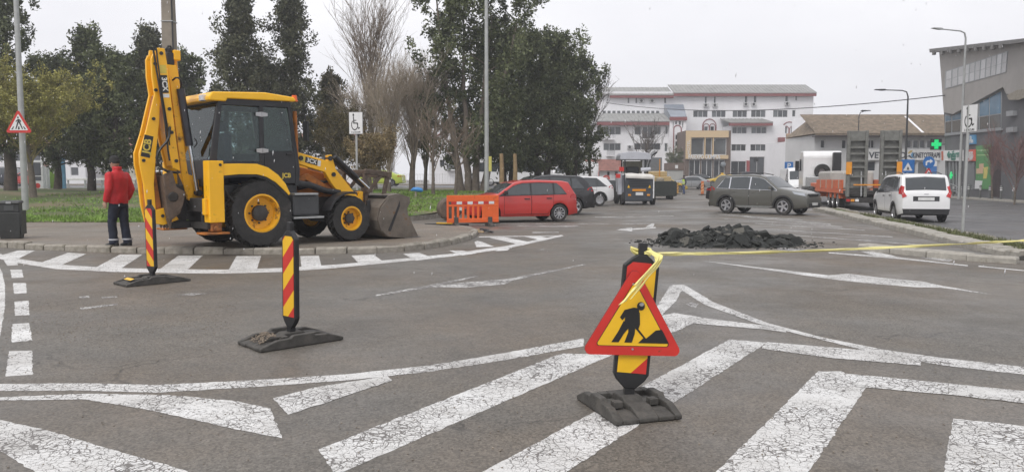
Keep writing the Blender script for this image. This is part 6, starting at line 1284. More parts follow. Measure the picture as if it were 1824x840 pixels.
for a, c, tp, bt in ((1072, 1094, 239, 248), (1144, 1164, 239, 248), (1080, 1094, 268, 277)):
    b = MB(); b.box(X(a), X(c), Yw - 1.0, Yw - .01, Z(bt) - .12, Z(bt)); bl_ = b.build('balcony', STUCCO, LW); q = MB(); q.box(X(a), X(c), Yw - 1.0, Yw - .95, Z(tp) - .05, Z(tp)); q.build('hand_rail', DARKM, bl_)
    for i in range(10): x = X(a) + (X(c) - X(a) - .04) * i / 9; q = MB(); q.box(x, x + .04, Yw - .99, Yw - .96, Z(bt), Z(tp) - .05); q.build('baluster', DARKM, bl_)
for px, py in ((1122, 262), (1196, 259)): aircon(LW, X(px), Yw - .0, Z(py))
# stair tower
Yt = 123.0; X, Z = (lambda p: bxp(p, Yt)), (lambda p: bzp(p, Yt)); ST = thing('stair_tower', 'white stair tower with sloping glazed roof and tall red arch outline', 'building')
op = [(X(a), X(c), Z(d), Z(e)) for a, c, d, e in ((1198, 1200, 228, 217), (1202, 1206, 222, 215.5), (1208.5, 1213, 223, 215.5), (1214.5, 1217, 228, 216), (1203, 1210, 249, 240), (1203, 1210, 260.5, 251.5), (1203, 1210, 276, 263))]
facade(ST, X(1192.5), X(1222), GB - .2, Z(214), Yt, 6.8, op, STUCCO); [window(ST, o, Yt, 1) for o in op]
b = MB(); b.box(X(1192), X(1222.5), Yt - .3, Yt - .05, Z(214.5), Z(208.5)); b.build('fascia', DREDM, ST)
b = MB(); b.add([(X(1194), Yt - .2, Z(208)), (X(1222), Yt - .2, Z(208)), (X(1230), Yt + 5.5, Z(180)), (X(1194), Yt + 5.5, Z(180)), (X(1194), Yt - .2, Z(210)), (X(1222), Yt - .2, Z(210)), (X(1230), Yt + 5.6, Z(210)), (X(1194), Yt + 5.6, Z(210))], [(0, 1, 2, 3), (0, 4, 5, 1), (1, 5, 6, 2), (2, 6, 7, 3), (3, 7, 4, 0)]); b.build('glazed_roof', M('roof_glazing', (.2, .23, .27), .2, var=.2, sc=.6), ST)
arch_ring(ST, X(1206.5), Z(282), .52, .68, 4.6, Yt, DREDM)
# right bay
Yr = 125.0; X, Z = (lambda p: bxp(p, Yr)), (lambda p: bzp(p, Yr)); BAY = thing('office_bay', 'projecting white bay with strip windows above a red pillared dark ground floor', 'building')
op = [(X(a), X(c), Z(d), Z(e)) for a, c, d, e in ((1304, 1330, 238, 226), (1338, 1365, 238, 226), (1303, 1329, 269, 257), (1337, 1365, 269, 257), (1303, 1330, 312, 287), (1336, 1363, 312, 279), (1374, 1397, 309, 287))]
facade(BAY, X(1302), X(1398), GB - .2, Z(223), Yr, 4.9, op, STUCCO); [window(BAY, o, Yr, 3 if i < 4 else 2, WGL if i > 3 else None) for i, o in enumerate(op)]
roof_strip(BAY, X(1296), X(1373), bzp(217.5, Yr - .9), bzp(211.5, Yr + 4.8), Yr - .9, Yr + 4.8); b = MB(); b.box(X(1296), X(1373), Yr - .85, Yr - .5, Z(224.5), Z(218)); b.build('fascia', DREDM, BAY)
for a, c in ((1330.5, 1335.5), (1364, 1373), (1397.5, 1400)): b = MB(); b.box(X(a), X(c), Yr - .25, Yr - .01, GB - .1, Z(286)); b.build('red_pillar', M('pillar_red', (.33, .07, .07), .6), BAY)
b = MB(); b.box(X(1302.5), X(1397), Yr - .22, Yr - .012, GB - .1, Z(312.5)); b.build('plinth', M('pillar_red'), BAY)
b = MB(); b.box(X(1385), X(1396), Yr - .6, Yr - .01, Z(253), Z(245)); b.build('red_hood', DREDM, BAY)
b = MB(); b.box(X(1374), X(1398.3), Yr - .4, Yr - .01, Z(284), Z(270)); b.build('parapet', STUCCO, BAY)
for i in range(4): b = MB(); x = X(1386 + i * 3); b.box(x, x + .12, Yr - .3, Yr - .2, Z(268), Z(254)); b.build('post', WFR, BAY)
# beige glazed entrance block
Ye = 117.0; X, Z = (lambda p: bxp(p, Ye)), (lambda p: bzp(p, Ye)); EN = thing('entrance_block', 'beige framed two storey glass entrance block with white lettering', 'building')
op = [(X(1231), X(1254), Z(276), Z(245.5)), (X(1256), X(1268.5), Z(276), Z(245.5)), (X(1271), X(1294.5), Z(276), Z(245.5)), (X(1228), X(1248), GB + .3, Z(284.5)), (X(1250), X(1270), GB + .3, Z(284.5)), (X(1272), X(1292), GB + .3, Z(284.5))]
facade(EN, X(1221), X(1302), GB - .2, Z(232.5), Ye, 6.5, op, BROWN); [window(EN, o, Ye, 2 if i > 2 else 1, WGL2 if i < 3 else WGL, fw=.1) for i, o in enumerate(op)]
b = MB(); b.box(X(1221.3), X(1297), Ye - .3, Ye - .01, Z(245), Z(233)); b.box(X(1221.3), X(1230.5), Ye - .299, Ye - .01, Z(283), Z(245)); b.box(X(1230.5), X(1297), Ye - .3, Ye - .01, Z(283), Z(276.4)); b.build('beige_frame', BEIGE, EN)
for a in (1254.4, 1269): b = MB(); b.box(X(a), X(a + 1.8), Ye - .25, Ye - .011, Z(276.4), Z(245)); b.build('beige_mullion', BEIGE, EN)
text('lettering', 'FASEXPO OLIMPUS', .92, M('letter_white', (.75, .75, .75), .5), EN, FRONT((X(1254), Ye - .36, Z(279.8))), .05, sx=.62, bold=.02)
text('lettering', 'HOTEL', .62, M('letter_white'), EN, frame((X(1226), Ye - .34, Z(262)), (0, 0, 1), (-1, 0, 0)), .02, sx=1.1)
b = MB(); b.sphere((X(1288), Ye - .3, Z(293)), (.42, .2, .42), 14, 8); b.build('light_globe', M('globe_grey', (.2, .22, .24), .3), EN, smooth=60)
# grey shutter kiosk and red roofed hut, railing
X, Z = (lambda p: bxp(p, 106)), (lambda p: bzp(p, 106)); KS = thing('shutter_kiosk', 'grey shuttered kiosk with a brown upper panel left of the glass entrance', 'kiosk')
b = MB(); b.box(X(1191), X(1218), 106, 108.5, lot_z(106) - .1, Z(303)); ko = b.build('shutter', M('shutter_grey', (.38, .38, .36), .6, var=.1, sc=2), KS); b = MB(); b.box(X(1190), X(1219), 105.9, 108.6, Z(302.9), Z(290)); b.build('brown_panel', BROWN, KS); b = MB(); b.box(X(1203), X(1208), 105.84, 105.9, Z(300), Z(294)); b.build('notice', SIGN_W, KS)
X, Z = (lambda p: bxp(p, 102)), (lambda p: bzp(p, 102)); HT = thing('tiled_hut', 'small white hut with a rusty red tiled roof behind the railing', 'hut')
b = MB(); b.box(X(1050), X(1106), 102, 105, lot_z(102) - .1, Z(303)); b.build('wall', STUCCO, HT); b = MB(); b.prism([(101.2, Z(304)), (103.4, Z(283)), (105.6, Z(304))], X(1044), X(1109), 'x'); b.build('roof', M('roof_tile_red', (.22, .10, .08), .85, var=.4, sc=2.5), HT)
for a, c in ((1060, 1068), (1082, 1086), (1096, 1101)): q = MB(); q.box(X(a), X(c), 101.96, 102.0, lot_z(102), Z(306)); q.build('door', DARKM, HT)
def railing(label, xa, xb, y, zb_, h, step, m):
    t = thing('railing', label, 'railing', (xa, y, zb_)); L = xb - xa
    for z in (h, .15): q = MB(); q.box(0, L, -.025, .025, z - .05, z); q.build('rail', m, t)
    n = int(L / step)
    for i in range(n + 1): q = MB(); x = (L - .05) * i / n; q.box(x, x + (.09 if i % 6 == 0 else .035), -.02, .02, -.05, h - .051 if i % 6 else h + .12); q.build('baluster', m, t)
railing('white metal railing before the red roofed hut', bxp(1036, 97), bxp(1192, 97), 97, lot_z(97), 1.25, .3, WFR)
railing('pale metal railing along the far pavement behind the park', bxp(640, 90), bxp(832, 90), 90, 1.0, 1.15, .32, WFR)
for px in (1050, 1080, 1105):
    p = V(px, 312, 95); t = thing('round_board', 'round red board fixed in front of the white railing', 'board', (p.x, p.y, lot_z(95)), 0, 'round red boards by the railing'); q = MB(); q.prism(sign_disc(0, .95, .45, .42, 18), -.03, .03); bb_ = q.build('disc', M('board_red', (.4, .06, .05), .6), t); q = MB(); q.prism(sign_disc(.02, .97, .2, .18, 14), -.036, -.031); q.build('emblem', M('emblem_pale', (.55, .35, .33), .6), bb_); q = MB(); q.box(-.04, .04, .031, .08, -.05, 1.0); q.build('post', DARKM, t)
# porch and low tiled building with shop signs
Yv = 85.0; X, Z = (lambda p: bxp(p, Yv)), (lambda p: bzp(p, Yv)); g0 = lot_z(85)
VB = thing('tiled_shop', 'low white shop building with a large brown tiled roof and white sign band', 'building')
op = [(X(a), X(c), Z(d), Z(e)) for a, c, d, e in ((1462, 1470, 264, 249), (1500, 1508, 265, 249), (1546, 1558, 264, 249), (1614, 1624, 264, 249), (1627, 1637, 264, 249), (1639, 1648, 264, 249), (1652, 1664, 264, 249), (1544, 1562, 305, 287), (1596, 1608, 318, 290), (1620, 1634, 318, 288), (1637, 1655, 318, 288))]
facade(VB, X(1451), X(1690), g0 - .2, Z(240), Yv, 9, op, M('stucco_grey', (.55, .55, .55), .9, var=.08, sc=.5)); [window(VB, o, Yv, 2 if i in (2,) else 1) for i, o in enumerate(op)]
b = MB(); b.add([(X(1444), Yv - 1.2, Z(239)), (X(1690), Yv - 1.2, Z(239)), (bxp(1690, Yv + 4.5), Yv + 4.5, bzp(204, Yv + 4.5)), (bxp(1449, Yv + 4.5), Yv + 4.5, bzp(205, Yv + 4.5)), (X(1450), Yv + 9.2, Z(238)), (X(1690), Yv + 9.2, Z(238)), (X(1444), Yv - 1.2, Z(242)), (X(1690), Yv - 1.2, Z(242))], [(0, 1, 2, 3), (3, 2, 5, 4), (0, 6, 7, 1), (0, 3, 4)]); rf = b.build('roof', BTILE, VB)
for i in range(44):      # courses of tiles standing a little proud
    f0 = i / 44; q = MB(); z0 = Z(239) + (bzp(204.6, Yv + 4.5) - Z(239)) * f0; y0 = Yv - 1.2 + 5.7 * f0; q.add([(X(1445 + 5 * f0), y0 - .02, z0 + .05), (X(1690), y0 - .02, z0 + .05), (X(1690), y0 + .09, z0 + .10), (X(1445 + 5 * f0), y0 + .09, z0 + .10), (X(1445 + 5 * f0), y0 - .02, z0), (X(1690), y0 - .02, z0)], [(0, 1, 2, 3), (0, 4, 5, 1)])
    q.build('tile_course', BTILE, rf)
b = MB(); b.beam((bxp(1611, Yv + 3.8), Yv + 3.8, bzp(208, Yv + 3.8)), (X(1634), Yv - 1.1, Z(238)), .25, .15); b.build('verge', STUCCO, rf)
b = MB(); b.box(X(1446), X(1690), Yv - 1.1, Yv - .01, Z(244.5), Z(242.2)); b.build('eave_board', M('eave_dark', (.12, .1, .1), .8), VB)
for a, c in ((1545, 1612.5), (1613, 1630.5), (1631, 1673)):
    b = MB(); b.box(X(a), X(c), Yv - .25, Yv - .011, Z(285), Z(265.5)); b.build('sign_board', M('board_white', (.68, .68, .67), .5), VB)
SER = M('letter_navy', (.02, .025, .04), .5); tx = Z(277)
text('lettering', 'VET', .95, SER, VB, FRONT((X(1560), Yv - .27, tx)), .01, bold=.02); text('lettering', 'MED', .95, SER, VB, FRONT((X(1597), Yv - .27, tx)), .01, bold=.02); text('lettering', 'KINETOTERAPIE', .78, SER, VB, FRONT((X(1650), Yv - .27, tx)), .01, sx=.56, bold=.02)
for pts, m in (([(1616, 272), (1620, 268), (1624, 268), (1623, 271), (1617, 274)], M('logo_gold', (.5, .36, .1), .5)), ([(1614, 279), (1619, 276), (1624, 281), (1622, 282), (1618, 279)], SER), ([(1621, 276), (1624, 271), (1628, 274), (1626, 280), (1629, 283), (1624, 281)], M('logo_blue', (.12, .3, .5), .5))):
    b = MB(); b.prism([(X(x), Z(z)) for x, z in pts], Yv - .275, Yv - .255); b.build('logo', m, VB)
b = MB(); b.box(X(1655), X(1668), Yv - .3, Yv - .02, Z(296), Z(286.5)); b.build('white_panel', STUCCO, VB); b = MB(); b.box(X(1655), X(1668), Yv - .3, Yv - .02, Z(318), Z(296.4)); b.build('blue_panel', SIGN_B, VB)
# green pharmacy cross (lit)
GX = M('cross_green', (.02, .5, .15), .4, emit=(.0, .75, .22), strength=.5); c = V(1668, 257, 70); t = thing('pharmacy_cross', 'lit green pharmacy cross on a bracket at the shop corner', 'sign', (c.x, c.y, c.z))
b = MB(); s = .16; b.prism([(-s, -.42), (s, -.42), (s, -s), (.42, -s), (.42, s), (s, s), (s, .42), (-s, .42), (-s, s), (-.42, s), (-.42, -s), (-s, -s)], -.06, .06); b.build('cross', GX, t); b = MB(); b.box(-.5, .5, .061, .12, -.5, .5); b.build('backing', DARKM, t); b = MB(); b.box(.5, 1.6, .07, .11, -.03, .03); b.build('bracket', DARKM, t)
# porch with the arched little roof and white link walls
Yp = 96.0; X, Z = (lambda p: bxp(p, Yp)), (lambda p: bzp(p, Yp)); PO = thing('porch_house', 'white porch with a small curved tile roof between apartment block and shop', 'building')
b = MB(); b.box(X(1401), X(1455), Yp + .3, Yp + 8, lot_z(96) - .2, Z(252)); b.build('wall', STUCCO, PO); b = MB(); b.prism([(X(1446), Z(252)), (X(1446), Z(206)), (X(1449), Z(205)), (X(1470), Z(245)), (X(1470), Z(252))], Yp + 1.4, Yp + 7); b.build('gable', STUCCO, PO)
b = MB(); rg = [[(x, Yp - .6 + 1.6 * math.sin(a), Z(253) + (Z(237) - Z(253)) * math.sin(a) * 1.0) for a in np.linspace(0, math.pi / 2, 8)] + [(x, Yp + 1.0, Z(254))] for x in (X(1405), X(1440))]; b.loft(rg); b.build('curved_roof', M('porch_tile', (.3, .19, .12), .8, var=.3, sc=2), PO)
for a, c_, d, e in ((1412, 1421, 330, 272), (1408, 1411, 330, 270), (1424, 1436, 330, 280)): q = MB(); q.box(X(a), X(c_), Yp + .26, Yp + .31, Z(d), Z(e)); q.build('door', WGL, PO)
b = MB(); b.box(X(1403), X(1444), Yp - .3, Yp + .3, Z(266), Z(253)); b.build('balcony_wall', STUCCO, PO)
# white house seen through the trees on the left
Yh = 118.0; X, Z = (lambda p: bxp(p, Yh)), (lambda p: bzp(p, Yh)); WH = thing('gabled_house', 'white gabled house with red roof seen through the bare trees', 'house')
op = [(X(a), X(c_), Z(d), Z(e)) for a, c_, d, e in ((783, 791, 268, 256), (799, 812, 272, 255), (783, 792, 297, 285), (799, 812, 300, 285), (768, 776, 297, 285))]
facade(WH, X(764), X(842), .6, Z(252), Yh, 9, op, STUCCO); [window(WH, o, Yh, 1, WGL) for o in op]
b = MB(); b.prism([(X(764), Z(252)), (X(803), Z(226)), (X(842), Z(252))], Yh, Yh + 9); b.build('gable', STUCCO, WH)
for sd, (a, c_) in ((0, (760, 803)), (1, (846, 803))): b = MB(); b.add([(X(a), Yh - .6, Z(255)), (X(c_), Yh - .6, Z(223.5)), (X(c_), Yh + 9.5, Z(223.5)), (X(a), Yh + 9.5, Z(255)), (X(a), Yh - .6, Z(258)), (X(c_), Yh - .6, Z(226.5)), (X(c_), Yh + 9.5, Z(226.5)), (X(a), Yh + 9.5, Z(258))], [(0, 1, 2, 3), (4, 7, 6, 5), (0, 4, 5, 1), (1, 5, 6, 2), (2, 6, 7, 3), (3, 7, 4, 0)]); b.build('roof', M('roof_tile_red'), WH)
for zt_ in (272, 302): b = MB(); b.box(X(796), X(815), Yh - .9, Yh - .01, Z(zt_) - .15, Z(zt_)); bb_ = b.build('balcony', STUCCO, WH); q = MB(); q.box(X(796), X(815), Yh - .9, Yh - .85, Z(zt_), Z(zt_ - 9)); q.build('balustrade', M('balustrade', (.12, .12, .12), .6), bb_)
# long low houses beyond the park road, seen as pale slivers between the trunks
for i, (a, c_, tp, Yl, m, lb) in enumerate(((-420, 150, 268, 130, STUCCO, 'pale low house far behind the yellow green bush'), (160, 330, 262, 135, M('stucco_cream', (.5, .46, .38), .9), 'cream house far behind the man in red'), (470, 690, 258, 132, STUCCO, 'white terrace far behind the loader arm'), (860, 1010, 262, 128, M('stucco_cream'), 'cream terrace far behind the big junipers'))):
    X, Z = (lambda p: bxp(p, Yl)), (lambda p: bzp(p, Yl)); t = thing('terrace_house', lb, 'house'); xs_ = np.linspace(X(a) + 1, X(c_) - 2.5, 7 if a > -100 else 17)
    op = [(x, x + 1.3, zz, zz + 1.4) for x in xs_ for zz in (2.2, 4.6)]
    facade(t, X(a), X(c_), .6, max(6.4, Z(tp)), Yl, 8, op, m); [window(t, o, Yl, 1, WGL) for o in op]
    b = MB(); zt_ = max(6.4, Z(tp)); b.prism([(Yl - .6, zt_), (Yl + 4, zt_ + 2.2), (Yl + 8.6, zt_)], X(a) - .4, X(c_) + .4, 'x'); b.build('roof', M('roof_tile_red'), t)
# ---- grey pharmacy building along the side road
PP = Vector((35.7, 55.7, 0)); PN = -RN
def W(px, py, off=0.0): return PL(px, py, PP + PN * off, RN)
PH = thing('pharmacy', 'grey angular pharmacy building with slanted windows along the side road', 'building')
CGREY = M('concrete_render', (.36, .34, .32), .9, var=.12, sc=.5, dirt=(.24, .225, .2), dsc=.5, dth=.55, dsoft=.2, bump=.2, bsc=8); DGREY = M('render_dark_grey', (.125, .125, .13), .85, var=.14, sc=.6); FRG = M('facade_frame', (.33, .34, .35), .5, .3)
def wallpoly(name, pts, off, th, m, par):
    b = MB(); P = [W(x, y, off) for x, y in pts]; n = len(P); D = RN * th; b.add([p for p in P] + [p + D for p in P], [tuple(range(n)), tuple(range(2 * n - 1, n - 1, -1))] + [(i, i + n, (i + 1) % n + n, (i + 1) % n) for i in range(n)]); return b.build(name, m, par)
wallpoly('wall', [(1676, 92), (1683, 236), (1684, 344), (1716, 349), (1830, 362), (2250, 415), (2250, 30), (1795, 79)], 0, 12, DGREY, PH)
wallpoly('upper_wall', [(1673, 93), (1681, 200), (1697, 203.5), (1786, 155), (1792, 167), (1850, 175), (2240, 200), (2240, 32), (1795, 77)], .35, .345, CGREY, PH)
rf = wallpoly('roof', [(1655, 87.5), (1656, 94), (1795, 78.5), (2250, 28), (2250, 16), (1824, 68.5)], 1.1, 13.5, M('roof_edge_grey', (.17, .165, .16), .8, var=.2), PH)
for i in range(9):
    x = 1664 + i * 15; q = MB(); p0 = W(x, 91 - i * 1.6, 1.08); q.box(p0.x - .12, p0.x + .12, p0.y - .12, p0.y + .12, p0.z - .35, p0.z); q.build('rafter_end', M('roof_edge_grey'), rf)
up = wallpoly('window_band', [(1684, 127), (1795, 91), (1792, 129), (1683, 159)], .38, .04, FRG, PH)
for i in range(11):
    f0, f1 = (i + .12) / 11, (i + .9) / 11; L0 = lambda f: (1684 + 111 * f, 128.5 - 36 * f); L1 = lambda f: (1683 + 109 * f, 157.5 - 29.5 * f)
    f0 = f0 ** .93; f1 = f1 ** .93
    mid = lambda f: tuple((a + b_) / 2 for a, b_ in zip(L0(f), L1(f)))
    wallpoly('pane', [L0(f0), L0(f1), mid(f1), mid(f0)], .40, .02, M('pane_milky', (.36, .37, .38), .25, var=.35, sc=.8) if i % 3 else M('pane_pale', (.5, .5, .5), .3), up); wallpoly('pane', [(mid(f0)[0], mid(f0)[1] + .8), (mid(f1)[0], mid(f1)[1] + .8), L1(f1), L1(f0)], .40, .02, M('pane_pale') if i in (2, 3, 4, 6, 9) else M('pane_milky'), up)
lw = wallpoly('window_frame', [(1683, 204), (1697, 207), (1785, 160), (1783, 229), (1683, 240)], .03, .03, FRG, PH)
BLG = M('glass_blue', (.10, .22, .33), .12, var=.25, sc=.5, spec=.8)
for a, c_ in ((1684, 1694), (1696, 1711), (1713, 1729), (1731, 1743), (1745, 1761), (1763, 1782)):
    tp = lambda x: 206.5 if x < 1697 else 208 - (x - 1697) * 46 / 88; ml = lambda x: 217 - (x - 1683) * .145; bt = lambda x: 238 - (x - 1683) * .105
    wallpoly('pane', [(a, tp(a)), (c_, tp(c_)), (c_, ml(c_) - .8), (a, ml(a) - .8)], .05, .02, BLG, lw); wallpoly('pane', [(a, ml(a) + .8), (c_, ml(c_) + .8), (c_, bt(c_) - 1), (a, bt(a) - 1)], .05, .02, WGL2 if a != 1713 else WGL, lw)
wallpoly('sill', [(1682, 239), (1784, 229), (1784, 232), (1682, 242)], .12, .11, FRG, PH)
def sign_on(name, pts, m, off=.1): return wallpoly(name, pts, off, off - .005, m, PH)
sg = sign_on('shop_sign', [(1681, 268.5), (1712, 267), (1712, 286.5), (1681, 286.5)], M('board_white'), .2)
def wall_text(s, px, py, size, m, par, sx=1.0, off=.22, bold=.01): text('lettering', s, size, m, par, frame(W(px, py, off), -RD, (0, 0, 1)), .01, sx=sx, bold=bold)
wall_text('Minifarm', 1697, 275.5, .85, M('letter_green', (.02, .2, .14), .5), sg, 1.2); wall_text('farmacie', 1698, 283, .3, M('letter_green'), sg, 1.2)
sg2 = sign_on('round_logo_sign', [(1675, 268), (1681, 268), (1681, 286), (1675, 286)], M('board_white'), .5); wallpoly('logo', [(1676.5, 270), (1679.5, 269), (1680, 285), (1677, 285.5)], .53, .02, M('logo_red', (.5, .12, .06), .5), sg2)
sg3 = sign_on('red_sign', [(1720, 267.5), (1735, 266), (1736, 286.5), (1720, 287)], M('sign_coral', (.62, .11, .07), .5), .2); wall_text('non', 1729, 272, .5, SIGN_W, sg3, 1.3); wall_text('stop', 1729, 277.5, .5, SIGN_W, sg3, 1.3); wall_text('24/7', 1729, 283, .4, SIGN_W, sg3, 1.3)
sg4 = sign_on('blue_sign', [(1721, 241), (1736, 240), (1736, 256.5), (1721, 258)], M('sign_sky_blue', (.08, .28, .5), .5), .15); wall_text('a', 1729, 245.5, .8, SIGN_W, sg4, 1.4, .17); wall_text('credit', 1729, 252, .38, SIGN_W, sg4, 1.2, .17)
bn = sign_on('green_banner', [(1738.5, 260), (1763, 258), (1763, 337), (1738, 336)], M('banner_green', (.09, .27, .09), .6, var=.08), .1)
for y in (267, 275.5): wallpoly('pale_band', [(1740, y), (1761, y - .8), (1761, y + 1.4), (1740, y + 1.8)], .11, .008, M('band_lime', (.32, .48, .22), .6), bn)
for pts, m in (([(1744, 292), (1752, 291), (1752, 300), (1744, 300.5)], M('box_peach', (.6, .4, .26), .6)), ([(1739, 300), (1751, 300), (1751, 309), (1739, 309.5)], M('box_peach')), ([(1752, 298), (1760, 297), (1759, 307), (1757, 318), (1751, 318), (1752, 308)], M('lemon', (.6, .52, .15), .6)), ([(1737, 321), (1750, 322), (1747, 336), (1736, 336)], SIGN_W)):
    wallpoly('banner_print', pts, .112, .008, m, bn)
gd = wallpoly('glass_front', [(1685, 289), (1711, 288.5), (1711, 344), (1685, 341)], .03, .025, WGL, PH)
for x in (1684.5, 1691, 1697, 1703, 1710.5): wallpoly('door_post', [(x, 288), (x + 1.2, 288), (x + 1.2, 345), (x, 344)], .08, .04, FRG, PH)
wallpoly('window_lower', [(1720, 289), (1736, 289), (1736, 337), (1720, 336)], .03, .025, WGL2, PH)
c = W(1694, 312, .25); b = MB(); b.prism([(-.1, -.3), (.1, -.3), (.1, -.1), (.3, -.1), (.3, .1), (.1, .1), (.1, .3), (-.1, .3), (-.1, .1), (-.3, .1), (-.3, -.1), (-.1, -.1)], -.04, .04); t = b.build('window_cross', GX, PH, loc=c, rz=math.atan2(-RD.y, -RD.x))
nd = wallpoly('doorway', [(1768, 262), (1778, 250), (1784, 280), (1781, 352), (1767, 350)], .02, .015, M('doorway_dark', (.05, .035, .035), .9, var=.4, sc=1.5), PH)
wallpoly('plaster_patch', [(1793, 170), (1812, 160), (1830, 158), (1830, 172), (1815, 178), (1797, 178)], .36, .005, M('plaster_patch', (.30, .27, .22), .9, var=.2), PH)
for y in (198, 227): wallpoly('meter_box', [(1792, y), (1804, y - 1), (1804, y + 8), (1792, y + 9)], .3, .29, FRG, PH)
# door ramp rail by the pharmacy
p0 = W(1684, 340, 1.2); t = thing('ramp_rail', 'tubular handrail beside the pharmacy door', 'handrail', (p0.x, p0.y, .13)); q = MB(); e1 = -RD * 4.0
q.tube([(0, 0, 0), (0, 0, 1.15), (e1.x * .6, e1.y * .6, .9), (e1.x, e1.y, .6), (e1.x, e1.y, 0)], .03, 6); q.tube([(0, 0, .6), (e1.x * .6, e1.y * .6, .45), (e1.x, e1.y, .3)], .025, 6); q.build('rail', STEEL, t)
# overhead cable from the pharmacy to the far block
a, c = W(1683, 170, .4), V(1080, 183, 126); pts = [a.lerp(c, i / 20) + Vector((0, 0, -1.3 * 4 * (i / 20) * (1 - i / 20))) for i in range(21)]; b = MB(); b.tube(pts, .045, 5); tag(b.build('overhead_cable', BLACK), 'black overhead cable hung between pharmacy and apartment block', 'cable')
# ---- bits and pieces in the far park
def px_at(px, Y): return bxp(px, Y)
t = thing('telephone_box', 'white narrow telephone box with dark glass behind the park trees', 'telephone box', (px_at(70, 54), 54, park_z(0, 54))); b = MB(); b.box(-.4, .4, -.4, .4, 0, 2.0); bb_ = b.build('shell', WHITE, t, bevel=.03)
for a, c_ in ((.95, 1.85), (.6, .88)): q = MB(); q.box(-.26, .26, -.415, -.4, a, c_); q.build('pane', WGL, bb_)
q = MB(); q.prism(sign_disc(0, .25, .18, .18), -.412, -.401); q.build('emblem', SIGN_R, bb_)
t = thing('no_parking_sign', 'small round red sign on a pale post by the telephone box', 'sign', (px_at(81, 53), 53, park_z(0, 53))); b = MB(); b.cyl((0, 0, 0), (0, 0, 1.75), .05, n=8); b.build('post', WHITE, t); b = MB(); b.prism(sign_disc(0, 1.75, .2, .2), -.08, -.055); b.build('disc', M('sign_faded', (.45, .3, .27), .6), t)
t = thing('green_cabinet', 'lime green cabinet beside the telephone box', 'cabinet', (px_at(92, 55), 55, park_z(0, 55))); b = MB(); b.box(-.25, .25, -.2, .2, 0, 1.45); b.build('case', M('cabinet_green', (.3, .5, .08), .5), t, bevel=.03); b = MB(); b.box(.25, .55, -.18, .2, 0, 1.0); b.build('white_door', WHITE, t)
t = thing('blue_board', 'tall blue plastic board standing between the park trees', 'board', (px_at(108, 53), 53, park_z(0, 53))); b = MB(); b.prism([(-.22, 0), (.22, 0), (.2, 2.1), (-.02, 2.3), (-.26, 2.2)], -.08, .08); b.build('sheet', M('board_blue', (.15, .34, .5), .6, var=.15), t)
t = thing('guard_rail', 'pale metal guard rail along the park road', 'guard rail', (px_at(86, 58), 58, park_z(0, 58))); L = px_at(240, 58) - px_at(86, 58); b = MB(); b.box(0, L, -.04, .04, .62, .78); b.build('beam', WHITE, t, bevel=.02)
for i in range(6): b = MB(); x = L * i / 5 * .98; b.box(x, x + .1, .041, .12, 0, .75); b.build('post', STEEL, t)
t = thing('blue_bag', 'blue plastic bag on a short stake in the park lawn', 'bag', (V(742, 345, 38).x, 38, park_z(0, 38))); b = MB(); b.tube([(-.28, 0, .3), (-.15, .02, .36), (.05, 0, .35), (.25, .02, .31), (.32, 0, .26)], [.03, .1, .12, .1, .02], 8); b.build('sheet', M('bag_blue', (.05, .25, .6), .4), t, smooth=60); b = MB(); b.box(-.08, 0, -.03, .03, -.05, .3); b.build('stake', M('stake_wood', (.3, .27, .22), .9), t)
# ================================================================= TREES
def leaf_mat(name, c1, c2, r=.75):
    m = bpy.data.materials.new(name); m.use_nodes = True; t = m.node_tree; N = t.nodes; b = N['Principled BSDF']; co = N.new('ShaderNodeTexCoord').outputs['Object']
    n1 = N.new('ShaderNodeTexNoise'); n1.inputs['Scale'].default_value = .9; n1.inputs['Detail'].default_value = 5; t.links.new(co, n1.inputs[0])
    ob = N.new('ShaderNodeNewGeometry'); ad = N.new('ShaderNodeMath'); ad.operation = 'MULTIPLY_ADD'; ad.inputs[1].default_value = .45; t.links.new(ob.outputs['Random Per Island'], ad.inputs[0]); t.links.new(n1.outputs[0], ad.inputs[2])
    rp = N.new('ShaderNodeValToRGB'); rp.color_ramp.elements[0].position = .45; rp.color_ramp.elements[1].position = .95; rp.color_ramp.elements[0].color = c1 + (1,); rp.color_ramp.elements[1].color = c2 + (1,); t.links.new(ad.outputs[0], rp.inputs[0])
    t.links.new(rp.outputs[0], b.inputs['Base Color']); b.inputs['Roughness'].default_value = r; b.inputs['Specular IOR Level'].default_value = .25; return m
BARK = M('bark_dark', (.075, .06, .048), .95, var=.4, sc=5, bump=.8, bsc=14); BARKG = M('bark_grey', (.15, .125, .10), .95, var=.35, sc=5, bump=.7, bsc=14); TWIG = M('twig_brown', (.20, .155, .115), .9, var=.25, sc=2); TWIGR = M('twig_red', (.2, .115, .105), .9, var=.25); TWIGG = M('twig_pale', (.30, .25, .19), .9, var=.2)
JUN = leaf_mat('juniper_leaves', (.040, .052, .025), (.145, .165, .075)); JUN2 = leaf_mat('cypress_leaves', (.036, .043, .024), (.13, .132, .075)); SPR = leaf_mat('spring_leaves', (.15, .145, .035), (.42, .39, .12)); TAN = leaf_mat('tan_leaves', (.12, .09, .04), (.30, .23, .12))
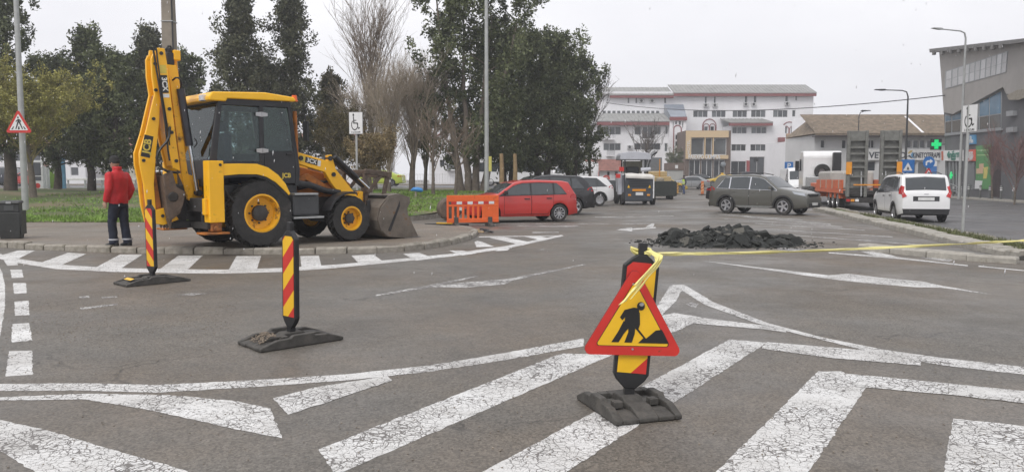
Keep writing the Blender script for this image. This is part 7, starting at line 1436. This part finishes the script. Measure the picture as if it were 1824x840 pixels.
def leaves(rs, centres, radii, per, size, flat=.75, up=.0):
    """small folded leaf sprays scattered in clumps; returns verts, tri faces"""
    C = np.repeat(centres, per, 0); Rr = np.repeat(radii, per, 0); n = len(C)
    d = rs.normal(size=(n, 3)); d /= np.linalg.norm(d, axis=1)[:, None]; d *= (rs.rand(n, 1) ** .45); d[:, 2] *= flat
    P = C + d * Rr
    a = rs.normal(size=(n, 3)); a[:, 2] += up; a += d * .8; a /= np.linalg.norm(a, axis=1)[:, None]
    b = rs.normal(size=(n, 3)); b -= a * (a * b).sum(1)[:, None]; b /= np.linalg.norm(b, axis=1)[:, None]
    s = size * (.5 + 1.1 * rs.rand(n, 1)); w = s * .3
    V_ = np.stack([P - a * s * .5, P + b * w - a * s * .05, P + a * s * .6, P - b * w - a * s * .05], 1).reshape(-1, 3)
    return V_, np.arange(n * 4).reshape(n, 4)
def limb(rnd, p, d, L, n, bend, up=.0):
    pts = [Vector(p)]; d = Vector(d).normalized()
    for i in range(n):
        d = (d + Vector((rnd.uniform(-1, 1), rnd.uniform(-1, 1), rnd.uniform(-.6, .6) + up)) * bend).normalized(); pts.append(pts[-1] + d * (L / n))
    return pts
def evergreen(label, px, Y, top_py, half_w, trunk_h, seed, m, shape='cone', lean=0.0, dens=1.0, leaf=.15, trunks=1, tr=.22, group=None, z0=None, skirt=.0, barkm=None, name='juniper_tree'):
    rnd = random.Random(seed); rs_ = np.random.RandomState(seed); x = bxp(px, Y); zb = park_z(x, Y) if z0 is None else z0; H = V(px, top_py, Y).z - zb
    t = thing(name, label, 'tree', (x, Y, zb), 0, group); hw = half_w * Y / FPX
    b = MB(); cs, rad = [], []
    prof = {'cone': lambda f: max(.10, (1 - f) ** .72 * (1 - .2 * math.exp(-f * 9)) * (.82 + .3 * math.sin(f * 23) ** 2)), 'dome': lambda f: max(.12, math.sqrt(max(0, 1 - (max(0, f - .32) / .68) ** 2.2)) * (.75 + .25 * min(1, f * 4))), 'column': lambda f: max(.14, (1 - f ** 2.6) * (.85 + .15 * math.sin(f * 9)))}[shape]
    tb = []
    for k in range(trunks):
        ox = (k - (trunks - 1) / 2) * tr * 2.1; dx = (k - (trunks - 1) / 2) * .18
        pts = [Vector((ox, rnd.uniform(-.1, .1), -.15))]
        n = 9
        for i in range(1, n + 1): f = i / n; pts.append(Vector((ox * (1 + f) + dx * f * H * .35 + lean * f * f * H + rnd.uniform(-.08, .08), rnd.uniform(-.1, .1), H * f * (.97 if k == 0 else .85))))
        b = MB(); b.tube(pts, [tr * (1.25 - f) if f < .1 else tr * (1.08 - .98 * f) + .012 for f in [i / n for i in range(n + 1)]], 9); b.build('trunk', barkm or BARK, t, smooth=60); tb.append(pts)
    cb = MB(); nl = int(46 * dens)
    for i in range(nl):
        f = (i + rnd.random()) / nl; z = trunk_h + (H - trunk_h) * f; pts0 = tb[i % trunks]; fi = min(.999, z / H) * 9; k = int(fi); c0 = pts0[min(k, 8)].lerp(pts0[min(k + 1, 9)], fi - k); c0.z = z
        a = i * 2.4 + rnd.uniform(-.5, .5); ln = hw * prof(f) * rnd.uniform(.62, 1.12)
        if rnd.random() < .16: ln *= 1.32
        lp = limb(rnd, c0, (math.cos(a), math.sin(a), .25 + .6 * f), ln, 5, .13, .35 if shape != 'cone' else .15)
        if i % 2 == 0: cb.tube(lp, [max(.012, tr * .28 * (1 - f * .7) * (1 - j / 5.5)) for j in range(6)], 5, caps=False)
        for j in range(1, 6):
            if j < 2 and rnd.random() < .5: continue
            for q in range(2):
                if rnd.random() < (.38 if shape == 'cone' else .22): continue
                cs.append(lp[j] + Vector((rnd.gauss(0, .22), rnd.gauss(0, .22), rnd.gauss(0, .2))) * (hw / 2.2)); r0 = rnd.uniform(.22, .58) * (hw / 2.4) ** .6; rad.append((r0 * .85, r0 * .85, r0 * rnd.uniform(.9, 1.6)))
    stuff(cb.build('limbs', barkm or BARK, t, smooth=60))
    vv, ff = leaves(rs_, np.array([c[:] for c in cs]), np.array(rad), int(78 * dens ** .2), leaf, .9, .35)
    o = arr_obj('crown', vv, ff, m, t); stuff(o); return t
GRP = None
evergreen('dark evergreen behind the lamp post, its top out of view', 15, 44, -25, 68, 1.9, 11, JUN, 'dome', dens=.85, tr=.3)
evergreen('dark evergreen left of the lamp post, outside its lamp arm', -110, 47, 40, 70, 1.6, 51, JUN, 'dome', dens=.8)
evergreen('ragged cypress at the far left end of the park', -250, 52, 20, 70, 1.4, 52, JUN2, 'cone', dens=.8, name='cypress_tree')
evergreen('dark evergreen with pointed crown behind the man, left of his head', 160, 47, 60, 60, 1.5, 12, JUN, 'column', dens=1.0)
evergreen('low dark evergreen between the yellow green bush and the pointed one', 100, 50, 120, 62, 1.4, 13, JUN, 'dome', dens=.9)
evergreen('broad dark evergreen straight behind the man in red', 205, 45, 118, 80, 1.4, 14, JUN, 'dome', dens=1.2, lean=.02)
evergreen('open crowned evergreen behind the digger arm', 268, 50, 62, 64, 1.5, 15, JUN2, 'column', dens=.85)
evergreen('dark evergreen hidden behind the digger arm and utility pole', 325, 52, 105, 64, 1.2, 16, JUN, 'dome', dens=.9)
evergreen('tall ragged cypress rising behind the digger cab', 428, 46, -12, 84, 1.2, 17, JUN2, 'cone', dens=1.35, leaf=.145, name='cypress_tree')
evergreen('second tall ragged cypress right of the first', 520, 48, -4, 78, 1.2, 18, JUN2, 'cone', dens=1.3, leaf=.145, name='cypress_tree')
evergreen('small cypress between the two tall cypresses', 475, 52, 120, 55, 1.4, 19, JUN2, 'dome', dens=.9, name='cypress_tree')
evergreen('lighter green evergreen right of the tall cypresses', 590, 54, 140, 48, 1.6, 20, leaf_mat('mixed_leaves', (.035, .036, .018), (.11, .10, .045)), 'column', dens=.9)
evergreen('big dark juniper with leaning top beside the slim lamp post', 840, 45, -30, 92, 1.5, 21, JUN, 'dome', lean=.035, dens=1.5, trunks=4, tr=.2, barkm=BARKG)
evergreen('dark juniper right behind the slim lamp post', 905, 49, 62, 78, 1.3, 22, JUN, 'dome', dens=1.2, trunks=2, tr=.22)
evergreen('wide dark juniper over the parked cars', 965, 52, 78, 82, 1.2, 23, JUN, 'dome', dens=1.5, trunks=2, tr=.24)
evergreen('rightmost dark juniper beside the apartment block', 1018, 55, 112, 64, 1.1, 24, JUN, 'dome', dens=1.1, trunks=2, tr=.2)
for px, Y, lb in ((893, 41, 'pale cut trunk standing under the junipers'), (917, 43, 'thin pale cut trunk right of the slim lamp post')):
    x = bxp(px, Y); t = thing('dead_tree', lb, 'tree', (x, Y, park_z(x, Y))); b = MB(); b.tube([(0, 0, -.1), (.03, 0, 1.2), (0, .02, 2.1)], [.15, .12, .10], 9); b.build('trunk', M('bark_tan', (.27, .19, .10), .9, var=.3, sc=4), t, smooth=60)
# ---- bare trees: twigs as fine tapering tubes
def bare(label, px, Y, top_py, half_w, seed, m, upright=.8, trunk=.12, levels=3, n1=16, n2=9, n3=6, z0=None, base=.12, cat='tree', leafm=None, nleaf=0, tw=.0075, name='bare_tree'):
    rnd = random.Random(seed); x = bxp(px, Y); zb = park_z(x, Y) if z0 is None else z0; H = V(px, top_py, Y).z - zb; hw = half_w * Y / FPX
    t = thing(name, label, cat, (x, Y, zb)); b = MB(); tp = limb(rnd, (0, 0, -.1), (0, 0, 1), H * .72, 8, .05, .1); b.tube(tp, [trunk * (1.15 - i / 8.6) for i in range(9)], 8); b.build('trunk', BARKG, t, smooth=60)
    br = MB(); tips = []
    for i in range(n1):
        f = base + (1 - base) * (i + .5) / n1; q = f * 8; k = min(7, int(q)); p = tp[k].lerp(tp[k + 1], q - k); a = i * 2.4 + rnd.uniform(-.4, .4)
        L = (H - p.z) * rnd.uniform(.55, .95) if upright > .5 else hw * rnd.uniform(.7, 1.15); L = max(L, H * .15)
        out = hw / max(L, .1) * rnd.uniform(.5, 1.0); lp = limb(rnd, p, (math.cos(a) * out, math.sin(a) * out, upright), L, 6, .07, .12 * upright); br.tube(lp, [min(.035, trunk * .26) * (1 - j / 6.4) + .006 for j in range(7)], 4, caps=False)
        for j in range(n2):
            g = rnd.uniform(.15, 1) * 6; kk = min(5, int(g)); p2 = lp[kk].lerp(lp[kk + 1], g - kk); a2 = rnd.uniform(0, 6.28); dd = (lp[kk + 1] - lp[kk]).normalized()
            l2 = limb(rnd, p2, dd + Vector((math.cos(a2), math.sin(a2), rnd.uniform(-.1, .5))) * .5, L * rnd.uniform(.22, .42), 4, .12, .1 * upright); br.tube(l2, [tw * 1.25, tw * 1.1, tw, tw * .8, tw * .5], 3, caps=False); tips.append(l2[-1])
            for _ in range(n3):
                g = rnd.uniform(.2, 1) * 4; k3 = min(3, int(g)); p3 = l2[k3].lerp(l2[k3 + 1], g - k3); l3 = limb(rnd, p3, (l2[-1] - l2[0]).normalized() + Vector((rnd.gauss(0, .45), rnd.gauss(0, .45), rnd.gauss(.1, .3))), L * rnd.uniform(.08, .18), 2, .15, .1); br.tube(l3, [tw * .75, tw * .6, tw * .35], 3, caps=False); tips.append(l3[-1])
    stuff(br.build('twigs', m, t))
    if leafm:
        c = np.array([p[:] for p in tips]); rs_ = np.random.RandomState(seed); c = c[rs_.randint(0, len(c), nleaf)]; vv, ff = leaves(rs_, c, np.full((nleaf, 3), .2), 5, .085, 1.0, .2); o = arr_obj('crown', vv, ff, leafm, t); stuff(o)
    return t
bare('tall bare poplar with upswept twigs above the bare park trees', 668, 50, -12, 50, 31, TWIG, .97, .13, n1=40, n2=11, n3=4, base=.22, tw=.010)
bare('bare brown willow behind the loader bucket', 655, 46, 135, 50, 32, TWIGG, .95, .09, n1=34, n2=14, n3=8, base=.04)
bare('bare tree left of the forked one in the park', 692, 43, 120, 42, 33, TWIGG, .95, .11, n1=34, n2=14, n3=8, base=.05)
bare('bare thick trunked tree behind the blue bag', 733, 44, 105, 44, 34, TWIGG, .95, .17, n1=36, n2=14, n3=8, base=.12)
bare('slender bare tree right of the blue bag', 757, 46, 118, 40, 35, TWIGG, .95, .11, n1=34, n2=14, n3=8, base=.1)
bare('thin bare sapling before the gabled house', 771, 40, 175, 36, 36, TWIG, .75, .09, n1=16, n2=9, n3=5, base=.3)
bare('crooked bare sapling right of the gabled house', 811, 40, 200, 36, 37, TWIG, .6, .08, n1=14, n2=8, n3=5, base=.4)
bare('tan leaved shrub behind the disabled parking sign', 660, 38, 232, 42, 38, TWIGG, .7, .06, n1=18, n2=9, n3=4, base=.05, cat='shrub', leafm=TAN, nleaf=2600, name='shrub')
bare('yellow green budding bush behind the lamp post and litter bin', 55, 38, 105, 88, 39, M('twig_olive', (.24, .2, .08), .9), .55, .16, n1=32, n2=12, n3=5, base=.3, cat='bush', leafm=SPR, nleaf=7000, name='bush')
bare('sparse tan bush right of the tall cypresses', 610, 44, 190, 40, 40, TWIGG, .7, .07, n1=18, n2=9, n3=5, base=.1, cat='bush', leafm=leaf_mat('olive_leaves', (.05, .045, .018), (.15, .12, .05)), nleaf=3000, name='bush')
bare('bare crooked tree before the white wing with balconies', 1150, 92, 212, 28, 41, M('twig_dark', (.1, .085, .075), .9), .7, .2, n1=16, n2=8, n3=4, z0=lot_z(92), base=.3, tw=.02)
bare('bare tree top rising behind the rightmost juniper', 1052, 58, 125, 36, 45, M('twig_dark'), .6, .12, n1=16, n2=8, n3=4, z0=.8, base=.45, tw=.014)
bare('bare red twigged shrub against the grey pharmacy wall', 1812, 45.5, 225, 42, 42, TWIGR, .6, .05, n1=22, n2=12, n3=5, z0=.13, base=.15, cat='shrub', name='shrub')
bare('red brown creeper in the pharmacy doorway', 1772, 54.5, 238, 12, 43, TWIGR, .9, .06, n1=16, n2=10, n3=4, z0=.13, base=.35, cat='creeper', name='creeper')
bare('green conifer shrub growing left of the glass entrance', 1203, 112, 268, 14, 44, TWIG, .9, .1, n1=20, n2=10, n3=3, z0=.84, base=.05, cat='shrub', leafm=JUN, nleaf=2500, name='shrub')
# ================================================================= PEOPLE
SKIN = M('skin', (.42, .25, .18), .55, var=.08); 
def remesh(o, vox, smooth=3):
    m = o.modifiers.new('fuse', 'REMESH'); m.mode = 'VOXEL'; m.voxel_size = vox; m.use_smooth_shade = True
    s = o.modifiers.new('soften', 'SMOOTH'); s.factor = .5; s.iterations = smooth; return o
def folds(o, amt, size):
    tx = bpy.data.textures.new('folds', 'CLOUDS'); tx.noise_scale = size; tx.noise_depth = 3
    d = o.modifiers.new('folds', 'DISPLACE'); d.texture = tx; d.strength = amt; d.mid_level = .5; d.texture_coords = 'LOCAL'; return o
def ell(cx, cy, z, rx, ry, n=16, tilt=0): return [(cx + rx * math.cos(2 * math.pi * i / n), cy + ry * math.sin(2 * math.pi * i / n), z + tilt * math.cos(2 * math.pi * i / n)) for i in range(n)]
def person(label, loc, heading, H, top, legs, shoes, hat, pose, vest=None, hood=False):
    k = H / 1.80; t = thing('person', label, 'person', loc, heading); t.scale = (k, k, k)
    A = pose['arms']; L = pose['legs']
    # body under the clothes: head, neck, trunk, arms and hands in one surface
    b = MB(); b.loft([ell(0, 0, 1.0, .09, .12), ell(0, 0, 1.2, .09, .13), ell(0, 0, 1.4, .08, .14), ell(.0, 0, 1.47, .055, .065), ell(.02, 0, 1.56, .05, .052)]); hc = pose.get('head', (.03, 0, 1.675))
    b.sphere(hc, (.098, .076, .122), 16, 12); b.sphere((hc[0] + .035, hc[1], hc[2] - .07), (.06, .05, .055), 12, 8); b.sphere((hc[0] + .1, hc[1], hc[2] - .015), (.022, .014, .024), 8, 6)
    for sd in (-1, 1): b.sphere((hc[0] - .01, hc[1] + sd * .077, hc[2] - .01), (.02, .012, .03), 8, 6)
    for sd, (sh, el, wr) in zip((1, -1), A):
        b.tube([sh, el, wr], [.045, .04, .03], 8); wv = Vector(wr); d = (wv - Vector(el)).normalized(); fx = Vector((1, 0, 0)); fx = (fx - d * fx.dot(d)).normalized(); nn = d.cross(fx)
        pc = wv + d * .05; b.loft([[tuple(wv + fx * a * .03 + nn * c * .018) for a, c in ((-1, -1), (1, -1), (1, 1), (-1, 1))], [tuple(wv + d * .09 + fx * a * .042 + nn * c * .016) for a, c in ((-1, -1), (1, -1), (1, 1), (-1, 1))]])
        for i, ln in enumerate((.062, .075, .07, .055)):
            f0 = wv + d * .08 + fx * (.033 - .022 * i); f1 = f0 + d * ln * .5 - nn * sd * -.004; f2 = f1 + d * ln * .45 + nn * sd * .022; b.tube([f0, f1, f2], [.0105, .01, .008], 6)
        b.tube([wv + d * .03 + fx * .03, wv + d * .06 + fx * .055, wv + d * .095 + fx * .06], [.012, .011, .009], 6)
    remesh(b.build('body', SKIN, t), .009, 2)
    # jacket
    b = MB(); b.loft([ell(-.01, 0, .84, .135, .195), ell(-.01, 0, .92, .14, .20), ell(-.01, 0, 1.05, .135, .19), ell(-.01, 0, 1.2, .142, .205), ell(-.005, 0, 1.34, .14, .225), ell(0, 0, 1.43, .115, .2), ell(0, 0, 1.49, .085, .12), ell(.005, 0, 1.53, .075, .082)])
    for sh, el, wr in A:
        sv, ev, wv = Vector(sh), Vector(el), Vector(wr); b.tube([sv + Vector((0, -.05 if sh[1] > 0 else .05, .0)), sv, sv.lerp(ev, .5), ev, ev.lerp(wv, .5), wv], [.07, .083, .076, .07, .064, .056], 12); b.sphere(tuple(sv), .082, 10, 8); b.sphere(tuple(ev), .071, 10, 8)
    jk = folds(remesh(b.build('jacket', top, t), .016, 3), .022, .12)
    b = MB(); b.lathe([(.078, 1.5), (.088, 1.53), (.084, 1.58), (.074, 1.585), (.07, 1.52)], (.008, 0, 0), 'z', 16); b.build('collar', top, jk, smooth=60)
    if vest:
        b = MB(); b.loft([ell(-.01, 0, .93, .158, .216), ell(-.01, 0, 1.05, .153, .206), ell(-.01, 0, 1.2, .16, .22), ell(-.005, 0, 1.34, .158, .235), ell(0, 0, 1.42, .135, .19)], caps=False); folds(b.build('vest', vest, jk, smooth=60), .01, .15)
        for z in (1.02, 1.14): b = MB(); b.loft([ell(-.01, 0, z, .166, .23), ell(-.01, 0, z + .05, .168, .232)], caps=False); b.build('reflective_band', M('reflective_band', (.6, .6, .58), .4), jk, smooth=60)
    # trousers
    b = MB(); b.loft([ell(-.01, 0, .98, .115, .165), ell(-.01, 0, .88, .128, .178), ell(-.01, 0, .78, .125, .178)])
    for hp, kn, an in L: h_, k_, a_ = Vector(hp), Vector(kn), Vector(an); b.tube([h_, h_.lerp(k_, .5), k_, k_.lerp(a_, .5), a_, a_ + Vector((0, 0, -.045))], [.11, .10, .085, .082, .085, .09], 14); b.sphere(tuple(k_), .085, 10, 8)
    tr_ = folds(remesh(b.build('trousers', legs, t), .016, 3), .026, .1)
    if pose.get('bands'):
        for hp, kn, an in L: b = MB(); b.lathe([(.097, an[2] + .03), (.1, an[2] + .045), (.097, an[2] + .06)], (an[0], an[1], 0), 'z', 14); b.build('reflective_cuff', M('cuff_grey', (.45, .46, .5), .5), tr_, smooth=60)
    for (hp, kn, an), fa in zip(L, pose['feet']):
        b = MB(); c, s = math.cos(fa), math.sin(fa); rg = []
        for x, w_, h0 in ((-.09, .035, .07), (-.06, .045, .1), (0, .048, .11), (.07, .05, .085), (.13, .052, .06), (.175, .04, .045), (.19, .02, .03)):
            rg.append([(an[0] + c * x - s * y, an[1] + s * x + c * y, z) for y, z in ((-w_, 0), (-w_ * 1.05, .03), (-w_ * .8, h0 * .8), (0, h0), (w_ * .8, h0 * .8), (w_ * 1.05, .03), (w_, 0))])
        b.loft(rg); b.build('shoe', shoes, t, smooth=60)
    # hat or hair
    b = MB(); b.loft([[(hc[0] + (x * rx), hc[1] + y * ry, hc[2] + z) for x, y in [(math.cos(2 * math.pi * i / 16), math.sin(2 * math.pi * i / 16)) for i in range(16)]] for rx, ry, z in ((.102, .083, -.02), (.107, .088, .0), (.108, .089, .03), (.104, .086, .035), (.1, .084, .07), (.082, .07, .11), (.045, .04, .135), (.01, .01, .14))])
    hb = b.build('hat', hat, t, smooth=50)
    if hood: b = MB(); b.sphere((hc[0] - .03, hc[1], hc[2] - .05), (.115, .1, .14), 12, 8); b.build('hood', hat, t, smooth=60)
    return t
REDJ = M('jacket_red', (.50, .016, .022), .65, var=.18, sc=7); NAVY = M('trousers_navy', (.012, .016, .032), .85, var=.3, sc=9); SHOE = M('shoe_black', (.012, .012, .012), .5)
BEAN = M('beanie_knit', (.03, .03, .03), .95, var=.4, sc=90, bump=.6, bsc=120)
std = lambda s=.0: dict(arms=[((0, .205, 1.40), (-.04, .275, 1.13), (.03, .265, .90)), ((0, -.205, 1.40), (-.04, -.275, 1.13), (.03, -.265, .90))], legs=[((0, .09, .86), (.03 + s, .1, .48), (0 + s, .1, .09)), ((0, -.09, .86), (.03 - s, -.1, .48), (-.04 - s, -.1, .09))], feet=[R(8), R(-8)])
p = G(214, 437.5, .12); ps = std(.05); ps['bands'] = True; ps['arms'] = [((0, .205, 1.40), (-.05, .27, 1.13), (.06, .25, .89)), ((0, -.205, 1.40), (-.06, -.275, 1.13), (.04, -.25, .92))]; ps['head'] = (.055, .01, 1.665)
person('person in red jacket and dark knit cap standing with back turned beside the digger', (p.x, p.y, .12), R(160), 1.88, REDJ, NAVY, SHOE, BEAN, ps)
p = G(1190, 352); person('road worker in orange vest beside the paver', (p.x, p.y, lot_z(p.y)), R(100), 1.80, M('work_jacket_dark', (.03, .03, .035), .8), M('work_trousers', (.02, .02, .025), .85), SHOE, M('hood_dark', (.02, .02, .022), .9), std(.02), M('vest_orange', (.75, .14, .03), .6))
p = G(1218, 347.5); person('road worker in yellow green vest and blue trousers before the silver saloon', (p.x, p.y, lot_z(p.y)), R(200), 1.80, M('work_jacket_dark'), M('trousers_blue', (.05, .075, .16), .85), SHOE, M('hood_dark'), std(.03), M('vest_green', (.42, .58, .06), .6))
# ================================================================= AIR
hz = MB(); hz.box(-170, 170, -14, 165, -1.0, 24); ho = hz.build('haze', None); ho.data.materials.clear(); stuff(ho)
hm = bpy.data.materials.new('haze_air'); hm.use_nodes = True; t_ = hm.node_tree; t_.nodes.clear(); pv_ = t_.nodes.new('ShaderNodeVolumePrincipled'); pv_.inputs['Color'].default_value = (.93, .94, .97, 1); pv_.inputs['Density'].default_value = .0014; pv_.inputs['Anisotropy'].default_value = .2
oo = t_.nodes.new('ShaderNodeOutputMaterial'); t_.links.new(pv_.outputs[0], oo.inputs['Volume']); ho.data.materials.append(hm); tag(ho, 'thin pale haze of falling sleet in the damp air', 'haze')
# sleet: a few hundred small wet flakes in the air
rf_ = np.random.RandomState(77); k = 1500; d_ = 4 + 40 * rf_.rand(k) ** .8; px_ = rf_.rand(k) * 2000 - 90; py_ = rf_.rand(k) * 520 - 20
c_ = np.array([V(a, b_, d)[:] for a, b_, d in zip(px_, py_, d_)]); c_ = c_[c_[:, 2] > .15]; k = len(c_); s_ = (.002 + .0035 * rf_.rand(k))[:, None]; L_ = s_ * (2.5 + 3 * rf_.rand(k))[:, None]
ax_ = np.array([[1, 0, 0], [-.5, .87, 0], [-.5, -.87, 0]]); up_ = np.array([[.12, 0, 1.0]])
V3 = np.stack([c_ + up_ * L_] + [c_ + ax_[i] * s_ for i in range(3)] + [c_ - up_ * L_], 1).reshape(-1, 3); F3 = np.concatenate([np.array([[0, 1, 2], [0, 2, 3], [0, 3, 1], [4, 2, 1], [4, 3, 2], [4, 1, 3]]) + 5 * i for i in range(k)])
o = arr_obj('sleet', V3, F3, M('sleet_flake', (.8, .8, .82), .5, var=.02)); stuff(o); tag(o, 'fine white sleet falling through the air', 'sleet')
